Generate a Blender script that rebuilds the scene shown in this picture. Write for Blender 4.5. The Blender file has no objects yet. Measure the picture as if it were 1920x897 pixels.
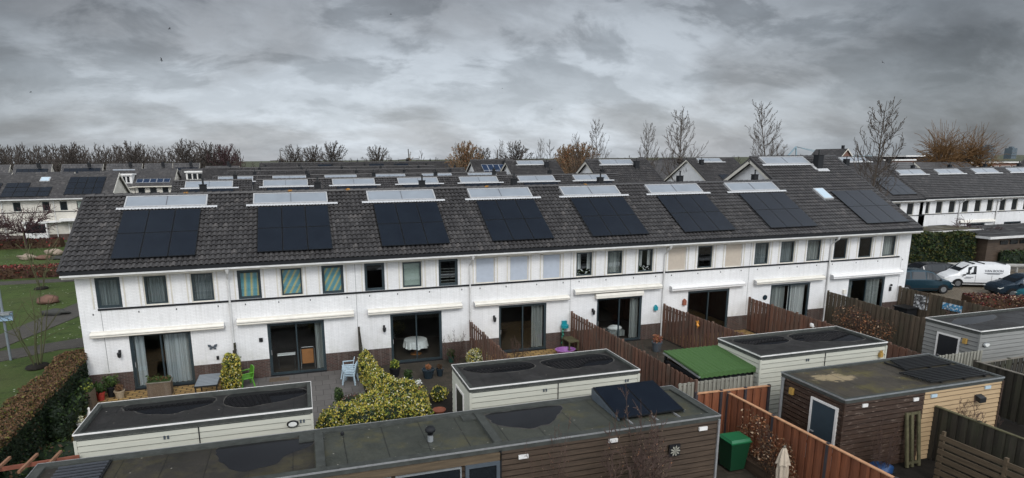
import bpy, math, random
import numpy as np
from mathutils import Vector, Matrix
PI=math.pi; R=math.radians
scene=bpy.context.scene
COL=scene.collection
rnd=random.Random(7)

# ------------------------------------------------------------------ materials
def new_mat(name):
    m=bpy.data.materials.new(name); m.use_nodes=True
    nt=m.node_tree; b=nt.nodes['Principled BSDF']
    return m,nt,b
def L(nt,a,b): nt.links.new(a,b)
def node(nt,t,**k):
    n=nt.nodes.new(t)
    for a,v in k.items(): setattr(n,a,v)
    return n
def rgba(c): return (c[0],c[1],c[2],1)
def pos_node(nt,scale=(1,1,1)):
    g=node(nt,'ShaderNodeNewGeometry'); m=node(nt,'ShaderNodeVectorMath',operation='MULTIPLY')
    L(nt,g.outputs['Position'],m.inputs[0]); m.inputs[1].default_value=scale
    return m.outputs[0]
def noise(nt,vec,scale,detail=4,rough=.6):
    n=node(nt,'ShaderNodeTexNoise'); n.inputs['Scale'].default_value=scale
    n.inputs['Detail'].default_value=detail; n.inputs['Roughness'].default_value=rough
    if vec: L(nt,vec,n.inputs['Vector'])
    return n.outputs['Fac']
def ramp(nt,fac,stops):
    r=node(nt,'ShaderNodeValToRGB'); cr=r.color_ramp
    while len(cr.elements)<len(stops): cr.elements.new(.5)
    for e,(p,c) in zip(cr.elements,stops):
        e.position=p; e.color=rgba(c) if hasattr(c,'__len__') else (c,c,c,1)
    L(nt,fac,r.inputs[0]); return r.outputs[0]
def mixc(nt,f,a,b,mode='MIX'):
    m=node(nt,'ShaderNodeMix',data_type='RGBA',blend_type=mode)
    for v,s in ((f,m.inputs[0]),(a,m.inputs[6]),(b,m.inputs[7])):
        if isinstance(v,(int,float)): s.default_value=v
        elif isinstance(v,(tuple,list)): s.default_value=rgba(v)
        else: L(nt,v,s)
    return m.outputs[2]
def bump(nt,b,h,strength=.4,dist=.02):
    n=node(nt,'ShaderNodeBump'); n.inputs['Strength'].default_value=strength; n.inputs['Distance'].default_value=dist
    L(nt,h,n.inputs['Height']); L(nt,n.outputs[0],b.inputs['Normal'])
def math_(nt,op,a,b=None):
    n=node(nt,'ShaderNodeMath',operation=op)
    for i,v in enumerate((a,b)):
        if v is None: continue
        if isinstance(v,(int,float)): n.inputs[i].default_value=v
        else: L(nt,v,n.inputs[i])
    return n.outputs[0]
def simple(name,c,rough=.6,metal=0,var=.25,vs=6,c2=None,bs=0,bscale=40,spec=None,pscale=(1,1,1)):
    m,nt,b=new_mat(name)
    b.inputs['Roughness'].default_value=rough; b.inputs['Metallic'].default_value=metal
    if spec is None and rough>=.6: spec=.22
    if spec is not None: b.inputs['Specular IOR Level'].default_value=spec
    p=pos_node(nt,pscale); f=noise(nt,p,vs)
    c2=c2 or tuple(x*(1-var) for x in c); c1=tuple(min(1,x*(1+var*.6)) for x in c) if c2 is None else c
    L(nt,ramp(nt,f,[(.3,c2),(.68,c)]),b.inputs['Base Color'])
    if bs: bump(nt,b,noise(nt,p,bscale,3),bs)
    return m
def brick_mat(name,c1,c2,mort,bw=.22,rh=.0625,ms=.01,bs=.5,dirt=.2,rough=.75,flat=False,dscale=.8,drips=False):
    m,nt,b=new_mat(name); b.inputs['Roughness'].default_value=rough
    b.inputs['Specular IOR Level'].default_value=.25
    g=node(nt,'ShaderNodeNewGeometry'); s=node(nt,'ShaderNodeSeparateXYZ'); L(nt,g.outputs['Position'],s.inputs[0])
    cb=node(nt,'ShaderNodeCombineXYZ')
    if flat: L(nt,s.outputs[0],cb.inputs[0]); L(nt,s.outputs[1],cb.inputs[1])
    else: L(nt,math_(nt,'ADD',s.outputs[0],s.outputs[1]),cb.inputs[0]); L(nt,s.outputs[2],cb.inputs[1])
    t=node(nt,'ShaderNodeTexBrick'); L(nt,cb.outputs[0],t.inputs['Vector'])
    for k,v in (('Scale',1),('Mortar Size',ms),('Mortar Smooth',.3),('Bias',0),('Brick Width',bw),('Row Height',rh)): t.inputs[k].default_value=v
    t.inputs['Color1'].default_value=rgba(c1); t.inputs['Color2'].default_value=rgba(c2); t.inputs['Mortar'].default_value=rgba(mort)
    n=noise(nt,pos_node(nt,(1,1,.45)),dscale,6,.65)
    col=mixc(nt,ramp(nt,n,[(.35,0),(.75,dirt)]),t.outputs['Color'],tuple(x*.45 for x in mort))
    ns=noise(nt,pos_node(nt,(3.2,3.2,.16)),2.0,5,.7); col=mixc(nt,ramp(nt,ns,[(.5,0),(.78,.30)]),col,(.33,.32,.28) if not flat else tuple(x*.6 for x in c1))
    if drips:
        st=noise(nt,pos_node(nt,(5,5,.10)),2.2,5,.75); z=s.outputs[2]
        def band(a,b_):   # rises from a to b_, then stops at b_
            mr_=node(nt,'ShaderNodeMapRange'); L(nt,z,mr_.inputs[0]); mr_.inputs[1].default_value=a; mr_.inputs[2].default_value=b_; return math_(nt,'MULTIPLY',mr_.outputs[0],math_(nt,'LESS_THAN',z,b_+.02))
        m1=math_(nt,'MULTIPLY',band(2.85,3.58),ramp(nt,st,[(.50,0),(.70,.38)])); col=mixc(nt,m1,col,(.36,.35,.31))
        m2=math_(nt,'MULTIPLY',band(4.3,5.07),ramp(nt,st,[(.54,0),(.72,.3)])); col=mixc(nt,m2,col,(.40,.39,.36))
        gm=node(nt,'ShaderNodeMapRange'); L(nt,z,gm.inputs[0]); gm.inputs[1].default_value=1.6; gm.inputs[2].default_value=.8
        m3=math_(nt,'MULTIPLY',gm.outputs[0],ramp(nt,noise(nt,pos_node(nt,(1,1,.8)),1.7,6,.75),[(.45,0),(.66,.55)])); col=mixc(nt,m3,col,(.40,.40,.32))
    n2=noise(nt,pos_node(nt),9,3)
    col=mixc(nt,ramp(nt,n2,[(.3,.0),(.8,.22)]),col,tuple(x*.6 for x in c1))
    L(nt,col,b.inputs['Base Color'])
    bump(nt,b,math_(nt,'MULTIPLY',t.outputs['Fac'],-1),bs,.012)
    return m
M={}
M['white_brick']=brick_mat('white_painted_brick',(.79,.78,.77),(.74,.73,.72),(.66,.65,.64),bs=.4,dirt=.2,drips=True)
M['cream_brick']=brick_mat('cream_brick',(.70,.66,.58),(.60,.56,.49),(.5,.47,.42),bs=.6,dirt=.2)
M['dark_brick']=brick_mat('dark_red_brick',(.085,.042,.034),(.045,.028,.025),(.13,.115,.1),bs=.9,dirt=.1)
M['red_brick']=brick_mat('red_brick',(.19,.075,.05),(.14,.06,.045),(.2,.15,.12),dirt=.1)
M['cobble_gold']=brick_mat('golden_clay_paver',(.42,.27,.10),(.30,.19,.08),(.05,.035,.02),bw=.42,rh=.21,ms=.03,flat=True,dirt=.35,dscale=2)
M['paver_grey']=brick_mat('grey_patio_tile',(.14,.128,.12),(.115,.107,.10),(.05,.045,.04),bw=.6,rh=.6,ms=.012,flat=True,dirt=.35,dscale=1.5)
M['paver_dark']=brick_mat('mossy_dark_paver',(.065,.052,.04),(.04,.034,.027),(.03,.03,.02),bw=.3,rh=.3,ms=.015,flat=True,dirt=.5,dscale=2.2)
M['street_brick']=brick_mat('grey_street_clinker',(.10,.09,.08),(.075,.068,.06),(.03,.03,.025),bw=.22,rh=.11,ms=.01,flat=True,dirt=.3)
M['carpark']=brick_mat('tan_car_park_clinker',(.20,.16,.11),(.14,.115,.085),(.05,.04,.03),bw=.22,rh=.11,ms=.012,flat=True,dirt=.35)

def tile_mat():
    m,nt,b=new_mat('concrete_roof_tile'); b.inputs['Roughness'].default_value=.36
    b.inputs['Specular IOR Level'].default_value=.5
    p=pos_node(nt)
    sn=node(nt,'ShaderNodeVectorMath',operation='DIVIDE'); L(nt,p,sn.inputs[0]); sn.inputs[1].default_value=(.215,.2737,50)
    fl=node(nt,'ShaderNodeVectorMath',operation='FLOOR'); L(nt,sn.outputs[0],fl.inputs[0])
    w=node(nt,'ShaderNodeTexWhiteNoise',noise_dimensions='3D'); L(nt,fl.outputs[0],w.inputs['Vector'])
    col=ramp(nt,w.outputs['Value'],[(0,(.040,.038,.0385)),(.5,(.056,.053,.053)),(.9,(.072,.068,.067)),(1,(.11,.10,.095))])
    n=noise(nt,p,.55,5); col=mixc(nt,ramp(nt,n,[(.35,0),(.7,.5)]),col,(.034,.031,.030))
    n2=noise(nt,p,14,4,.7); col=mixc(nt,ramp(nt,n2,[(.57,0),(.72,.45)]),col,(.17,.158,.145))
    n3=noise(nt,pos_node(nt,(1,1,1)),3.3,6,.8); col=mixc(nt,ramp(nt,n3,[(.66,0),(.76,.7)]),col,(.26,.17,.06))
    L(nt,col,b.inputs['Base Color'])
    bump(nt,b,noise(nt,p,90,2),.25,.004)
    return m
M['tile']=tile_mat()
M['tile_dark']=simple('black_ridge_tile',(.035,.032,.032),.5,var=.4,vs=5)
M['trim_black']=simple('black_painted_trim',(.009,.010,.012),.65,var=.3,spec=.3)
M['gutter']=simple('white_gutter_paint',(.62,.61,.59),.45,var=.22,vs=3)
M['white_trim']=simple('white_painted_wood',(.74,.72,.69),.45,var=.15,vs=4)
M['cream_trim']=simple('cream_painted_wood',(.62,.58,.50),.5,var=.18,vs=4)
M['frame_dark']=simple('slate_green_window_frame',(.030,.045,.052),.35,var=.25)
M['awning']=simple('ivory_awning_cassette',(.70,.66,.58),.4,var=.15,vs=3)
M['awning_white']=simple('white_awning_cassette',(.74,.72,.70),.4,var=.1)
M['bluewhite']=simple('pale_blue_shutter_slats',(.44,.48,.54),.5,var=.08)
M['beige_shutter']=simple('beige_shutter_slats',(.52,.45,.37),.5,var=.08)
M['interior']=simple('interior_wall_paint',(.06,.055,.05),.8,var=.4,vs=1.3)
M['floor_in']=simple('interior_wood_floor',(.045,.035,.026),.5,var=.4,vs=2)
M['zinc']=simple('grey_lead_flashing',(.5,.5,.5),.4,var=.3,vs=12)
M['bitumen']=None
def bitumen(name,c1,c2,moss=0,seam=1.0):
    m,nt,b=new_mat(name)
    b.inputs['Specular IOR Level'].default_value=.25
    p=pos_node(nt); n=noise(nt,p,1.1,7,.7); col=ramp(nt,n,[(.3,c2),(.7,c1)])
    n2=noise(nt,p,30,3); col=mixc(nt,ramp(nt,n2,[(.55,0),(.75,.35)]),col,tuple(x*2.2 for x in c1))
    if moss>.7:
        dn=node(nt,'ShaderNodeVectorMath',operation='SUBTRACT'); L(nt,p,dn.inputs[0]); dn.inputs[1].default_value=(25.2,-12.75,2.4)
        sc=node(nt,'ShaderNodeVectorMath',operation='MULTIPLY'); L(nt,dn.outputs[0],sc.inputs[0]); sc.inputs[1].default_value=(.75,1.35,0)
        ln_=node(nt,'ShaderNodeVectorMath',operation='LENGTH'); L(nt,sc.outputs[0],ln_.inputs[0])
        d2=math_(nt,'ADD',ln_.outputs['Value'],math_(nt,'MULTIPLY',noise(nt,pos_node(nt,(1,2.2,1)),1.6,8,.75),2.4))
        col=mixc(nt,ramp(nt,math_(nt,'MULTIPLY',d2,.4),[(.62,.85),(.70,0)]),col,(.30,.235,.14))
    if moss:
        n3=noise(nt,pos_node(nt,(1,1,1)),.9,6,.75); col=mixc(nt,ramp(nt,n3,[(.5,0),(.62,moss)]),col,(.10,.085,.03))
    vo=node(nt,'ShaderNodeTexVoronoi'); vo.inputs['Scale'].default_value=3.2; L(nt,p,vo.inputs['Vector'])
    col=mixc(nt,ramp(nt,vo.outputs['Distance'],[(.05,.8),(.075,0)]),col,(.30,.28,.24))
    s=node(nt,'ShaderNodeSeparateXYZ'); L(nt,p,s.inputs[0])
    fr=math_(nt,'FRACT',math_(nt,'DIVIDE',math_(nt,'ADD',s.outputs[0],math_(nt,'MULTIPLY',n,.03)),seam))
    ln=math_(nt,'LESS_THAN',fr,.022); col=mixc(nt,math_(nt,'MULTIPLY',ln,.75),col,(.008,.008,.008))
    L(nt,col,b.inputs['Base Color'])
    n4=noise(nt,p,.7,4); L(nt,ramp(nt,n4,[(.4,.35),(.6,.75)]),b.inputs['Roughness'])
    bump(nt,b,noise(nt,p,120,2),.3,.004)
    return m
M['bitumen']=bitumen('dark_bitumen_felt',(.030,.028,.027),(.016,.0155,.015),0)
M['bitumen_green']=bitumen('green_grey_bitumen_felt',(.060,.062,.050),(.033,.036,.031),.35,1.03)
M['bitumen_wet']=bitumen('wet_brown_felt',(.042,.037,.030),(.020,.019,.017),.25)
M['bitumen_brown']=bitumen('brown_weathered_felt',(.068,.057,.042),(.033,.029,.023),.8,1.1)
M['felt_edge']=simple('grey_felt_upstand',(.060,.064,.058),.7,var=.4,vs=5)
def water_mat(name,c,rough=.02):
    m,nt,b=new_mat(name); b.inputs['Base Color'].default_value=rgba(c); b.inputs['Roughness'].default_value=rough
    b.inputs['IOR'].default_value=1.65
    return m
M['silt']=simple('pale_dried_silt',(.085,.080,.072),.8,var=.5,vs=6)
M['puddle']=water_mat('standing_rain_water',(.012,.012,.013))
def cladding(name,c1,c2,c3=None,amt=.0,rough=.6,thr=.55):
    m,nt,b=new_mat(name); b.inputs['Roughness'].default_value=rough
    b.inputs['Specular IOR Level'].default_value=.25
    p=pos_node(nt,(.35,.35,5)); n=noise(nt,p,3.2,6,.7); col=ramp(nt,n,[(.3,c2),(.7,c1)])
    if c3:
        n2=noise(nt,pos_node(nt,(1.1,1.1,6)),2.4,8,.85); col=mixc(nt,ramp(nt,n2,[(thr,0),(thr+.05,amt)]),col,c3)
    L(nt,col,b.inputs['Base Color']); bump(nt,b,n,.35,.006); return m
M['clad_cream']=cladding('cream_weatherboard',(.52,.51,.43),(.43,.43,.37))
M['clad_grey']=cladding('pale_grey_weatherboard',(.25,.25,.235),(.19,.19,.18))
M['clad_dark']=cladding('dark_weathered_boards',(.088,.061,.042),(.030,.021,.015),(.17,.15,.12),.45,thr=.62)
M['clad_maroon']=cladding('peeling_maroon_boards',(.056,.032,.021),(.024,.015,.011),(.24,.19,.155),.7,thr=.565)
M['clad_yellow']=cladding('pale_yellow_boards',(.42,.30,.175),(.35,.245,.14))
def board_mat(name,c1,c2,c3=None,pitch=.14,amt=.5):
    m,nt,b=new_mat(name); b.inputs['Roughness'].default_value=.7
    b.inputs['Specular IOR Level'].default_value=.25
    g=node(nt,'ShaderNodeNewGeometry'); s=node(nt,'ShaderNodeSeparateXYZ'); L(nt,g.outputs['Position'],s.inputs[0])
    u=math_(nt,'FLOOR',math_(nt,'DIVIDE',math_(nt,'ADD',s.outputs[0],s.outputs[1]),pitch))
    w=node(nt,'ShaderNodeTexWhiteNoise',noise_dimensions='1D'); L(nt,u,w.inputs['W'])
    col=ramp(nt,w.outputs['Value'],[(0,c2),(1,c1)])
    n=noise(nt,pos_node(nt,(9,9,.8)),2.5,6,.7); col=mixc(nt,ramp(nt,n,[(.4,0),(.68,.6)]),col,tuple(x*.35 for x in c1))
    if c3:
        n2=noise(nt,pos_node(nt,(1,1,.5)),1.6,5,.7); col=mixc(nt,ramp(nt,n2,[(.45,0),(.65,amt)]),col,c3)
    L(nt,col,b.inputs['Base Color']); bump(nt,b,n,.3,.006); return m
M['fence_brown']=board_mat('weathered_red_brown_fence',(.20,.10,.068),(.105,.06,.045),(.12,.10,.08))
M['fence_grey']=board_mat('weathered_grey_brown_fence',(.135,.10,.07),(.075,.058,.042),(.07,.07,.045))
M['fence_orange']=board_mat('orange_stained_fence',(.27,.095,.045),(.17,.062,.032),(.12,.05,.032),amt=.4)
M['fence_cap']=simple('pale_orange_fence_cap',(.50,.27,.15),.6,var=.3)
M['fence_dark']=board_mat('dark_mossy_fence',(.055,.047,.036),(.03,.026,.02),(.05,.055,.03))
M['fence_post_d']=simple('dark_concrete_post',(.05,.045,.05),.7,var=.3)
M['louvre']=board_mat('grey_beige_gate_board',(.34,.33,.28),(.25,.24,.20),None,.12)
M['plank']=cladding('old_brown_planks',(.13,.095,.06),(.06,.045,.03))
def pv_mat(name,c,c2,fr,rough=.22,cell=.17):
    m,nt,b=new_mat(name); b.inputs['Roughness'].default_value=rough
    n=noise(nt,pos_node(nt),.9,4); col=ramp(nt,n,[(.3,c2),(.7,c)])
    L(nt,col,b.inputs['Base Color']); b.inputs['Specular IOR Level'].default_value=.32
    return m
M['pv']=pv_mat('black_solar_cells',(.010,.014,.021),(.007,.010,.016),None)
M['pv_blue']=pv_mat('blue_solar_cells',(.020,.035,.070),(.014,.025,.05),None)
M['pv_frame']=simple('black_anodised_frame',(.016,.018,.021),.4,.4,var=.1)
M['pv_frame_w']=simple('silver_solar_frame',(.6,.62,.65),.35,.5,var=.1)
M['coll_glass']=simple('milky_collector_glass',(.25,.275,.305),.28,var=.16,vs=1.1)
M['coll_frame']=simple('silver_collector_frame',(.50,.50,.50),.4,.3,var=.15)
M['coll_dark']=simple('collector_joint_rubber',(.12,.12,.13),.6)
def glass_mat(name,tint,base,rough=.03,trans=.75):
    m,nt,b=new_mat(name); b.inputs['Base Color'].default_value=rgba(base); b.inputs['Roughness'].default_value=rough
    b.inputs['IOR'].default_value=1.5
    t=node(nt,'ShaderNodeBsdfTransparent'); t.inputs[0].default_value=rgba(tint)
    g=node(nt,'ShaderNodeBsdfGlossy'); g.inputs['Roughness'].default_value=rough
    lw=node(nt,'ShaderNodeLayerWeight'); lw.inputs[0].default_value=.5; f=node(nt,'ShaderNodeMath',operation='MULTIPLY_ADD'); L(nt,math_(nt,'POWER',lw.outputs['Facing'],5.0),f.inputs[0]); f.inputs[1].default_value=.9; f.inputs[2].default_value=.045
    mx=node(nt,'ShaderNodeMixShader'); L(nt,f.outputs[0],mx.inputs[0]); L(nt,t.outputs[0],mx.inputs[1]); L(nt,g.outputs[0],mx.inputs[2])
    out=nt.nodes['Material Output']; L(nt,mx.outputs[0],out.inputs[0]); return m
M['glass']=glass_mat('clear_window_glass',(.93,.95,.95),(0,0,0))
M['glass_dark']=simple('dark_tinted_glass',(.012,.015,.018),.06,var=.2)
M['skyglass']=simple('roof_window_glass',(.45,.55,.62),.08,var=.1)
def curtain_mat(name,c1,c2):
    m,nt,b=new_mat(name); b.inputs['Roughness'].default_value=.9
    n=noise(nt,pos_node(nt,(7,7,.05)),2.2,3); L(nt,ramp(nt,n,[(.3,c2),(.7,c1)]),b.inputs['Base Color']); return m
M['curt_blue']=curtain_mat('pale_blue_grey_curtain',(.46,.49,.50),(.17,.19,.20))
M['curt_grey']=curtain_mat('grey_curtain',(.34,.35,.33),(.07,.08,.08))
M['curt_dim']=curtain_mat('dimmed_window_curtain',(.24,.265,.27),(.055,.065,.07))  # darker curtain copy; dimness behind the window glass is in its colour
M['curt_white']=curtain_mat('white_net_curtain',(.55,.55,.53),(.25,.25,.25))
M['blind_green']=simple('grey_green_blind',(.30,.35,.31),.8,var=.1)
def stripe_mat(name,diag):
    m,nt,b=new_mat(name); b.inputs['Roughness'].default_value=.85
    g=node(nt,'ShaderNodeNewGeometry'); s=node(nt,'ShaderNodeSeparateXYZ'); L(nt,g.outputs['Position'],s.inputs[0])
    u=math_(nt,'ADD',s.outputs[0],math_(nt,'MULTIPLY',s.outputs[2],-diag))
    f=math_(nt,'FRACT',math_(nt,'DIVIDE',u,.27)); col=ramp(nt,f,[(0,(.10,.28,.34)),(.3,(.13,.31,.36)),(.45,(.46,.40,.17)),(.58,(.50,.43,.20)),(.75,(.20,.33,.32)),(1,(.10,.28,.34))])
    L(nt,col,b.inputs['Base Color']); return m
M['stripe0']=stripe_mat('blue_yellow_striped_blind_straight',.05); M['stripe1']=stripe_mat('blue_yellow_striped_blind_slanting',.55)
def grass_mat(name,a,b_,c):
    m,nt,b=new_mat(name); b.inputs['Roughness'].default_value=.9
    b.inputs['Specular IOR Level'].default_value=.25
    p=pos_node(nt); n=noise(nt,p,.35,6,.7); col=ramp(nt,n,[(.3,a),(.7,b_)])
    n2=noise(nt,p,8,5,.8); col=mixc(nt,ramp(nt,n2,[(.45,0),(.72,.8)]),col,c)
    n3=noise(nt,p,1.3,6,.7); col=mixc(nt,ramp(nt,n3,[(.5,0),(.66,.6)]),col,tuple(x*.45 for x in a))
    n4=noise(nt,p,.16,4,.6); col=mixc(nt,ramp(nt,n4,[(.52,0),(.7,.45)]),col,(.085,.075,.035))
    vo=node(nt,'ShaderNodeTexVoronoi'); vo.inputs['Scale'].default_value=2.6; L(nt,p,vo.inputs['Vector']); n5=noise(nt,p,.3,2)
    col=mixc(nt,math_(nt,'MULTIPLY',ramp(nt,vo.outputs['Distance'],[(.10,.9),(.13,0)]),ramp(nt,n5,[(.5,0),(.56,1)])),col,(.5,.5,.42))
    L(nt,col,b.inputs['Base Color'])
    bump(nt,b,noise(nt,p,25,3),.8,.06); return m
M['lawn']=grass_mat('mown_winter_lawn',(.030,.056,.010),(.054,.088,.017),(.10,.115,.035))
M['field']=grass_mat('distant_flat_farmland',(.05,.06,.03),(.07,.075,.045),(.09,.085,.06))
M['soil']=simple('wet_dark_soil',(.018,.015,.012),.9,var=.5,vs=2,bs=.6,bscale=12)
M['bark']=simple('grey_brown_bark',(.085,.068,.055),.9,var=.4,vs=3)
M['bark_far']=simple('dark_winter_twigs',(.070,.058,.050),.9,var=.3,vs=.5)
M['bark_red']=simple('reddish_brown_twigs',(.10,.045,.036),.9,var=.3,vs=2)
M['bark_purple']=simple('dark_purple_brown_twigs',(.065,.035,.036),.9,var=.3,vs=2)
M['bark_orange']=simple('orange_willow_shoots',(.155,.085,.035),.85,var=.35,vs=1)
M['bark_tan']=simple('pale_tan_twigs',(.20,.14,.085),.85,var=.35,vs=1)
M['bark_green']=simple('mossy_green_bark',(.10,.10,.05),.9,var=.4,vs=2)
LF={}
def leafm(k,c): LF[k]=M[k]=simple(k,c,.6,var=.3,vs=5); return LF[k]
leafm('leaf_deep_green',(.030,.055,.014)); leafm('leaf_mid_green',(.065,.10,.022)); leafm('leaf_golden_yellow',(.50,.40,.075)); leafm('leaf_lime_yellow',(.28,.30,.05)); leafm('leaf_cream_white',(.62,.60,.42))
leafm('leaf_copper_brown',(.15,.082,.042)); leafm('leaf_dark_brown',(.07,.04,.022)); leafm('leaf_red_photinia',(.22,.035,.03)); leafm('leaf_pink_red',(.30,.11,.09)); leafm('leaf_hedge_olive',(.055,.06,.018)); leafm('leaf_hedge_tip',(.13,.115,.025)); leafm('leaf_dark_conifer',(.012,.022,.010)); leafm('flower_white',(.8,.8,.78)); leafm('leaf_dry_orange',(.30,.13,.06)); leafm('leaf_purple_brown',(.06,.025,.025)); leafm('bud_pale_buff',(.42,.30,.20))
M['plastic_green']=simple('dark_green_bin_plastic',(.008,.050,.022),.35,var=.15)
M['plastic_green_lid']=simple('bright_green_bin_lid',(.012,.13,.05),.35,var=.15)
M['plastic_lime']=simple('lime_green_plastic',(.10,.30,.03),.4,var=.1)
M['plastic_paleblue']=simple('pale_blue_plastic_chair',(.42,.53,.60),.4,var=.1)
M['plastic_purple']=simple('purple_plastic_tub',(.32,.13,.38),.35,var=.15)
M['plastic_blue']=simple('blue_plastic_shell',(.012,.045,.13),.3,var=.2)
M['plastic_teal']=simple('teal_hose_reel_plastic',(.01,.25,.30),.35,var=.2)
M['hose_green']=simple('green_garden_hose',(.01,.16,.11),.4,var=.2)
M['turf_roof']=None
def turf():
    m,nt,b=new_mat('artificial_turf'); b.inputs['Roughness'].default_value=.8
    p=pos_node(nt); n=noise(nt,p,60,3,.8); col=ramp(nt,n,[(.3,(.022,.066,.014)),(.7,(.070,.150,.038))])
    n1=noise(nt,p,1.3,4); col=mixc(nt,ramp(nt,n1,[(.35,0),(.7,.5)]),col,(.04,.10,.018))
    L(nt,col,b.inputs['Base Color']); bump(nt,b,n,.7,.03); return m
M['turf_roof']=turf()
M['wicker']=brick_mat('woven_wicker',(.23,.17,.12),(.17,.125,.09),(.06,.045,.03),bw=.05,rh=.025,ms=.006,dirt=.1)
M['basket']=simple('pale_basket',(.40,.32,.22),.8,var=.4,vs=25)
M['terracotta']=simple('red_plant_pot',(.33,.035,.025),.5,var=.2)
M['terracotta2']=simple('terracotta_clay',(.26,.09,.055),.8,var=.3)
M['pot_grey']=simple('slate_grey_pot',(.07,.085,.10),.5,var=.2)
M['pot_dark']=simple('dark_glazed_pot',(.018,.03,.04),.25,var=.2)
M['pot_green']=simple('dark_green_pot',(.02,.07,.05),.4,var=.2)
M['metal_grey']=simple('grey_powder_coated_metal',(.22,.25,.28),.4,.3,var=.15)
M['metal_dark']=simple('dark_wrought_metal',(.018,.019,.02),.45,.3,var=.2)
M['galv']=simple('galvanised_steel',(.42,.44,.45),.4,.6,var=.25)
M['alu']=simple('bare_aluminium_edge',(.36,.36,.36),.4,.4,var=.25,vs=8)
M['lamp_yellow']=simple('amber_bulkhead_shell',(.42,.26,.07),.4,var=.15)
M['lamp_glass']=simple('frosted_lamp_glass',(.7,.7,.66),.25,var=.1)
M['brass']=simple('orange_ceramic_ornament',(.75,.30,.03),.45,var=.2)
M['cloth_white']=simple('white_cloth',(.8,.8,.78),.8,var=.1)
M['parasol']=simple('beige_parasol_canvas',(.50,.42,.33),.85,var=.25,vs=5)
M['wood_orange']=simple('varnished_orange_wood',(.42,.17,.05),.4,var=.25)
M['wood_grey']=simple('weathered_grey_wood',(.20,.18,.15),.8,var=.4,vs=6)
M['wood_green']=simple('mossy_timber',(.11,.10,.055),.85,var=.45,vs=5)
M['wood_redbrown']=simple('red_brown_pergola_timber',(.24,.085,.055),.65,var=.35,vs=3)
M['stone']=simple('pale_sandstone_boulder',(.34,.27,.21),.85,var=.4,vs=1.6,bs=.8,bscale=5)
M['stone_red']=simple('reddish_boulder',(.17,.095,.07),.85,var=.45,vs=1.6,bs=.8,bscale=5)
M['stone_dark']=simple('dark_boulder',(.06,.06,.055),.85,var=.45,vs=1.6,bs=.8,bscale=5)
M['slate_stack']=simple('blue_grey_stone',(.19,.22,.24),.8,var=.4,vs=4)
M['paint_blue']=simple('teal_blue_car_paint',(.008,.032,.048),.2,.3,var=.1)
M['paint_black']=simple('black_car_paint',(.012,.013,.016),.2,.3,var=.1)
M['paint_white']=simple('white_van_paint',(.74,.74,.74),.3,var=.05)
M['paint_slate']=simple('slate_blue_car_paint',(.022,.036,.052),.2,.3,var=.1)
M['paint_teal']=simple('bright_teal_car_paint',(.03,.17,.21),.2,.3,var=.1)
M['door_blue']=simple('slate_blue_door',(.032,.052,.066),.45,var=.15)
M['door_black']=simple('near_black_door',(.012,.014,.017),.5,var=.15)
M['tyre']=simple('tyre_rubber',(.015,.015,.015),.8)
M['rim']=simple('alloy_wheel',(.35,.36,.37),.3,.7)
M['sign_blue']=simple('blue_white_sign_face',(.30,.42,.55),.4,var=.3,vs=9)
M['sign_back']=simple('blue_sign_panel',(.08,.18,.30),.4,var=.2)
M['ink']=simple('dark_lettering_ink',(.03,.035,.06),.5)
M['concrete']=simple('light_concrete',(.32,.31,.29),.85,var=.3,vs=3)
M['bird']=simple('dark_gull_plumage',(.035,.035,.04),.8)
M['far_steel']=simple('hazed_bridge_steel',(.22,.30,.34),.7,var=.05,vs=.01)  # distance haze is mixed into the steel colour
M['far_block']=simple('hazed_tower_cladding',(.10,.125,.145),.7,var=.2,vs=.02)  # haze over the far towers put into the cladding colour
def picture_mat(name,stops,sc):
    m,nt,b=new_mat(name); b.inputs['Roughness'].default_value=.4
    L(nt,ramp(nt,noise(nt,pos_node(nt,(1,1,1)),sc,5,.7),stops),b.inputs['Base Color']); return m
M['pic_bw']=picture_mat('black_white_photo_print',[(.40,(.03,.03,.03)),(.52,(.2,.2,.2)),(.56,(.7,.7,.7))],7)
M['pic_blue']=picture_mat('blue_white_printed_plate',[(.40,(.04,.22,.42)),(.52,(.10,.32,.5)),(.57,(.75,.75,.75))],8)

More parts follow.
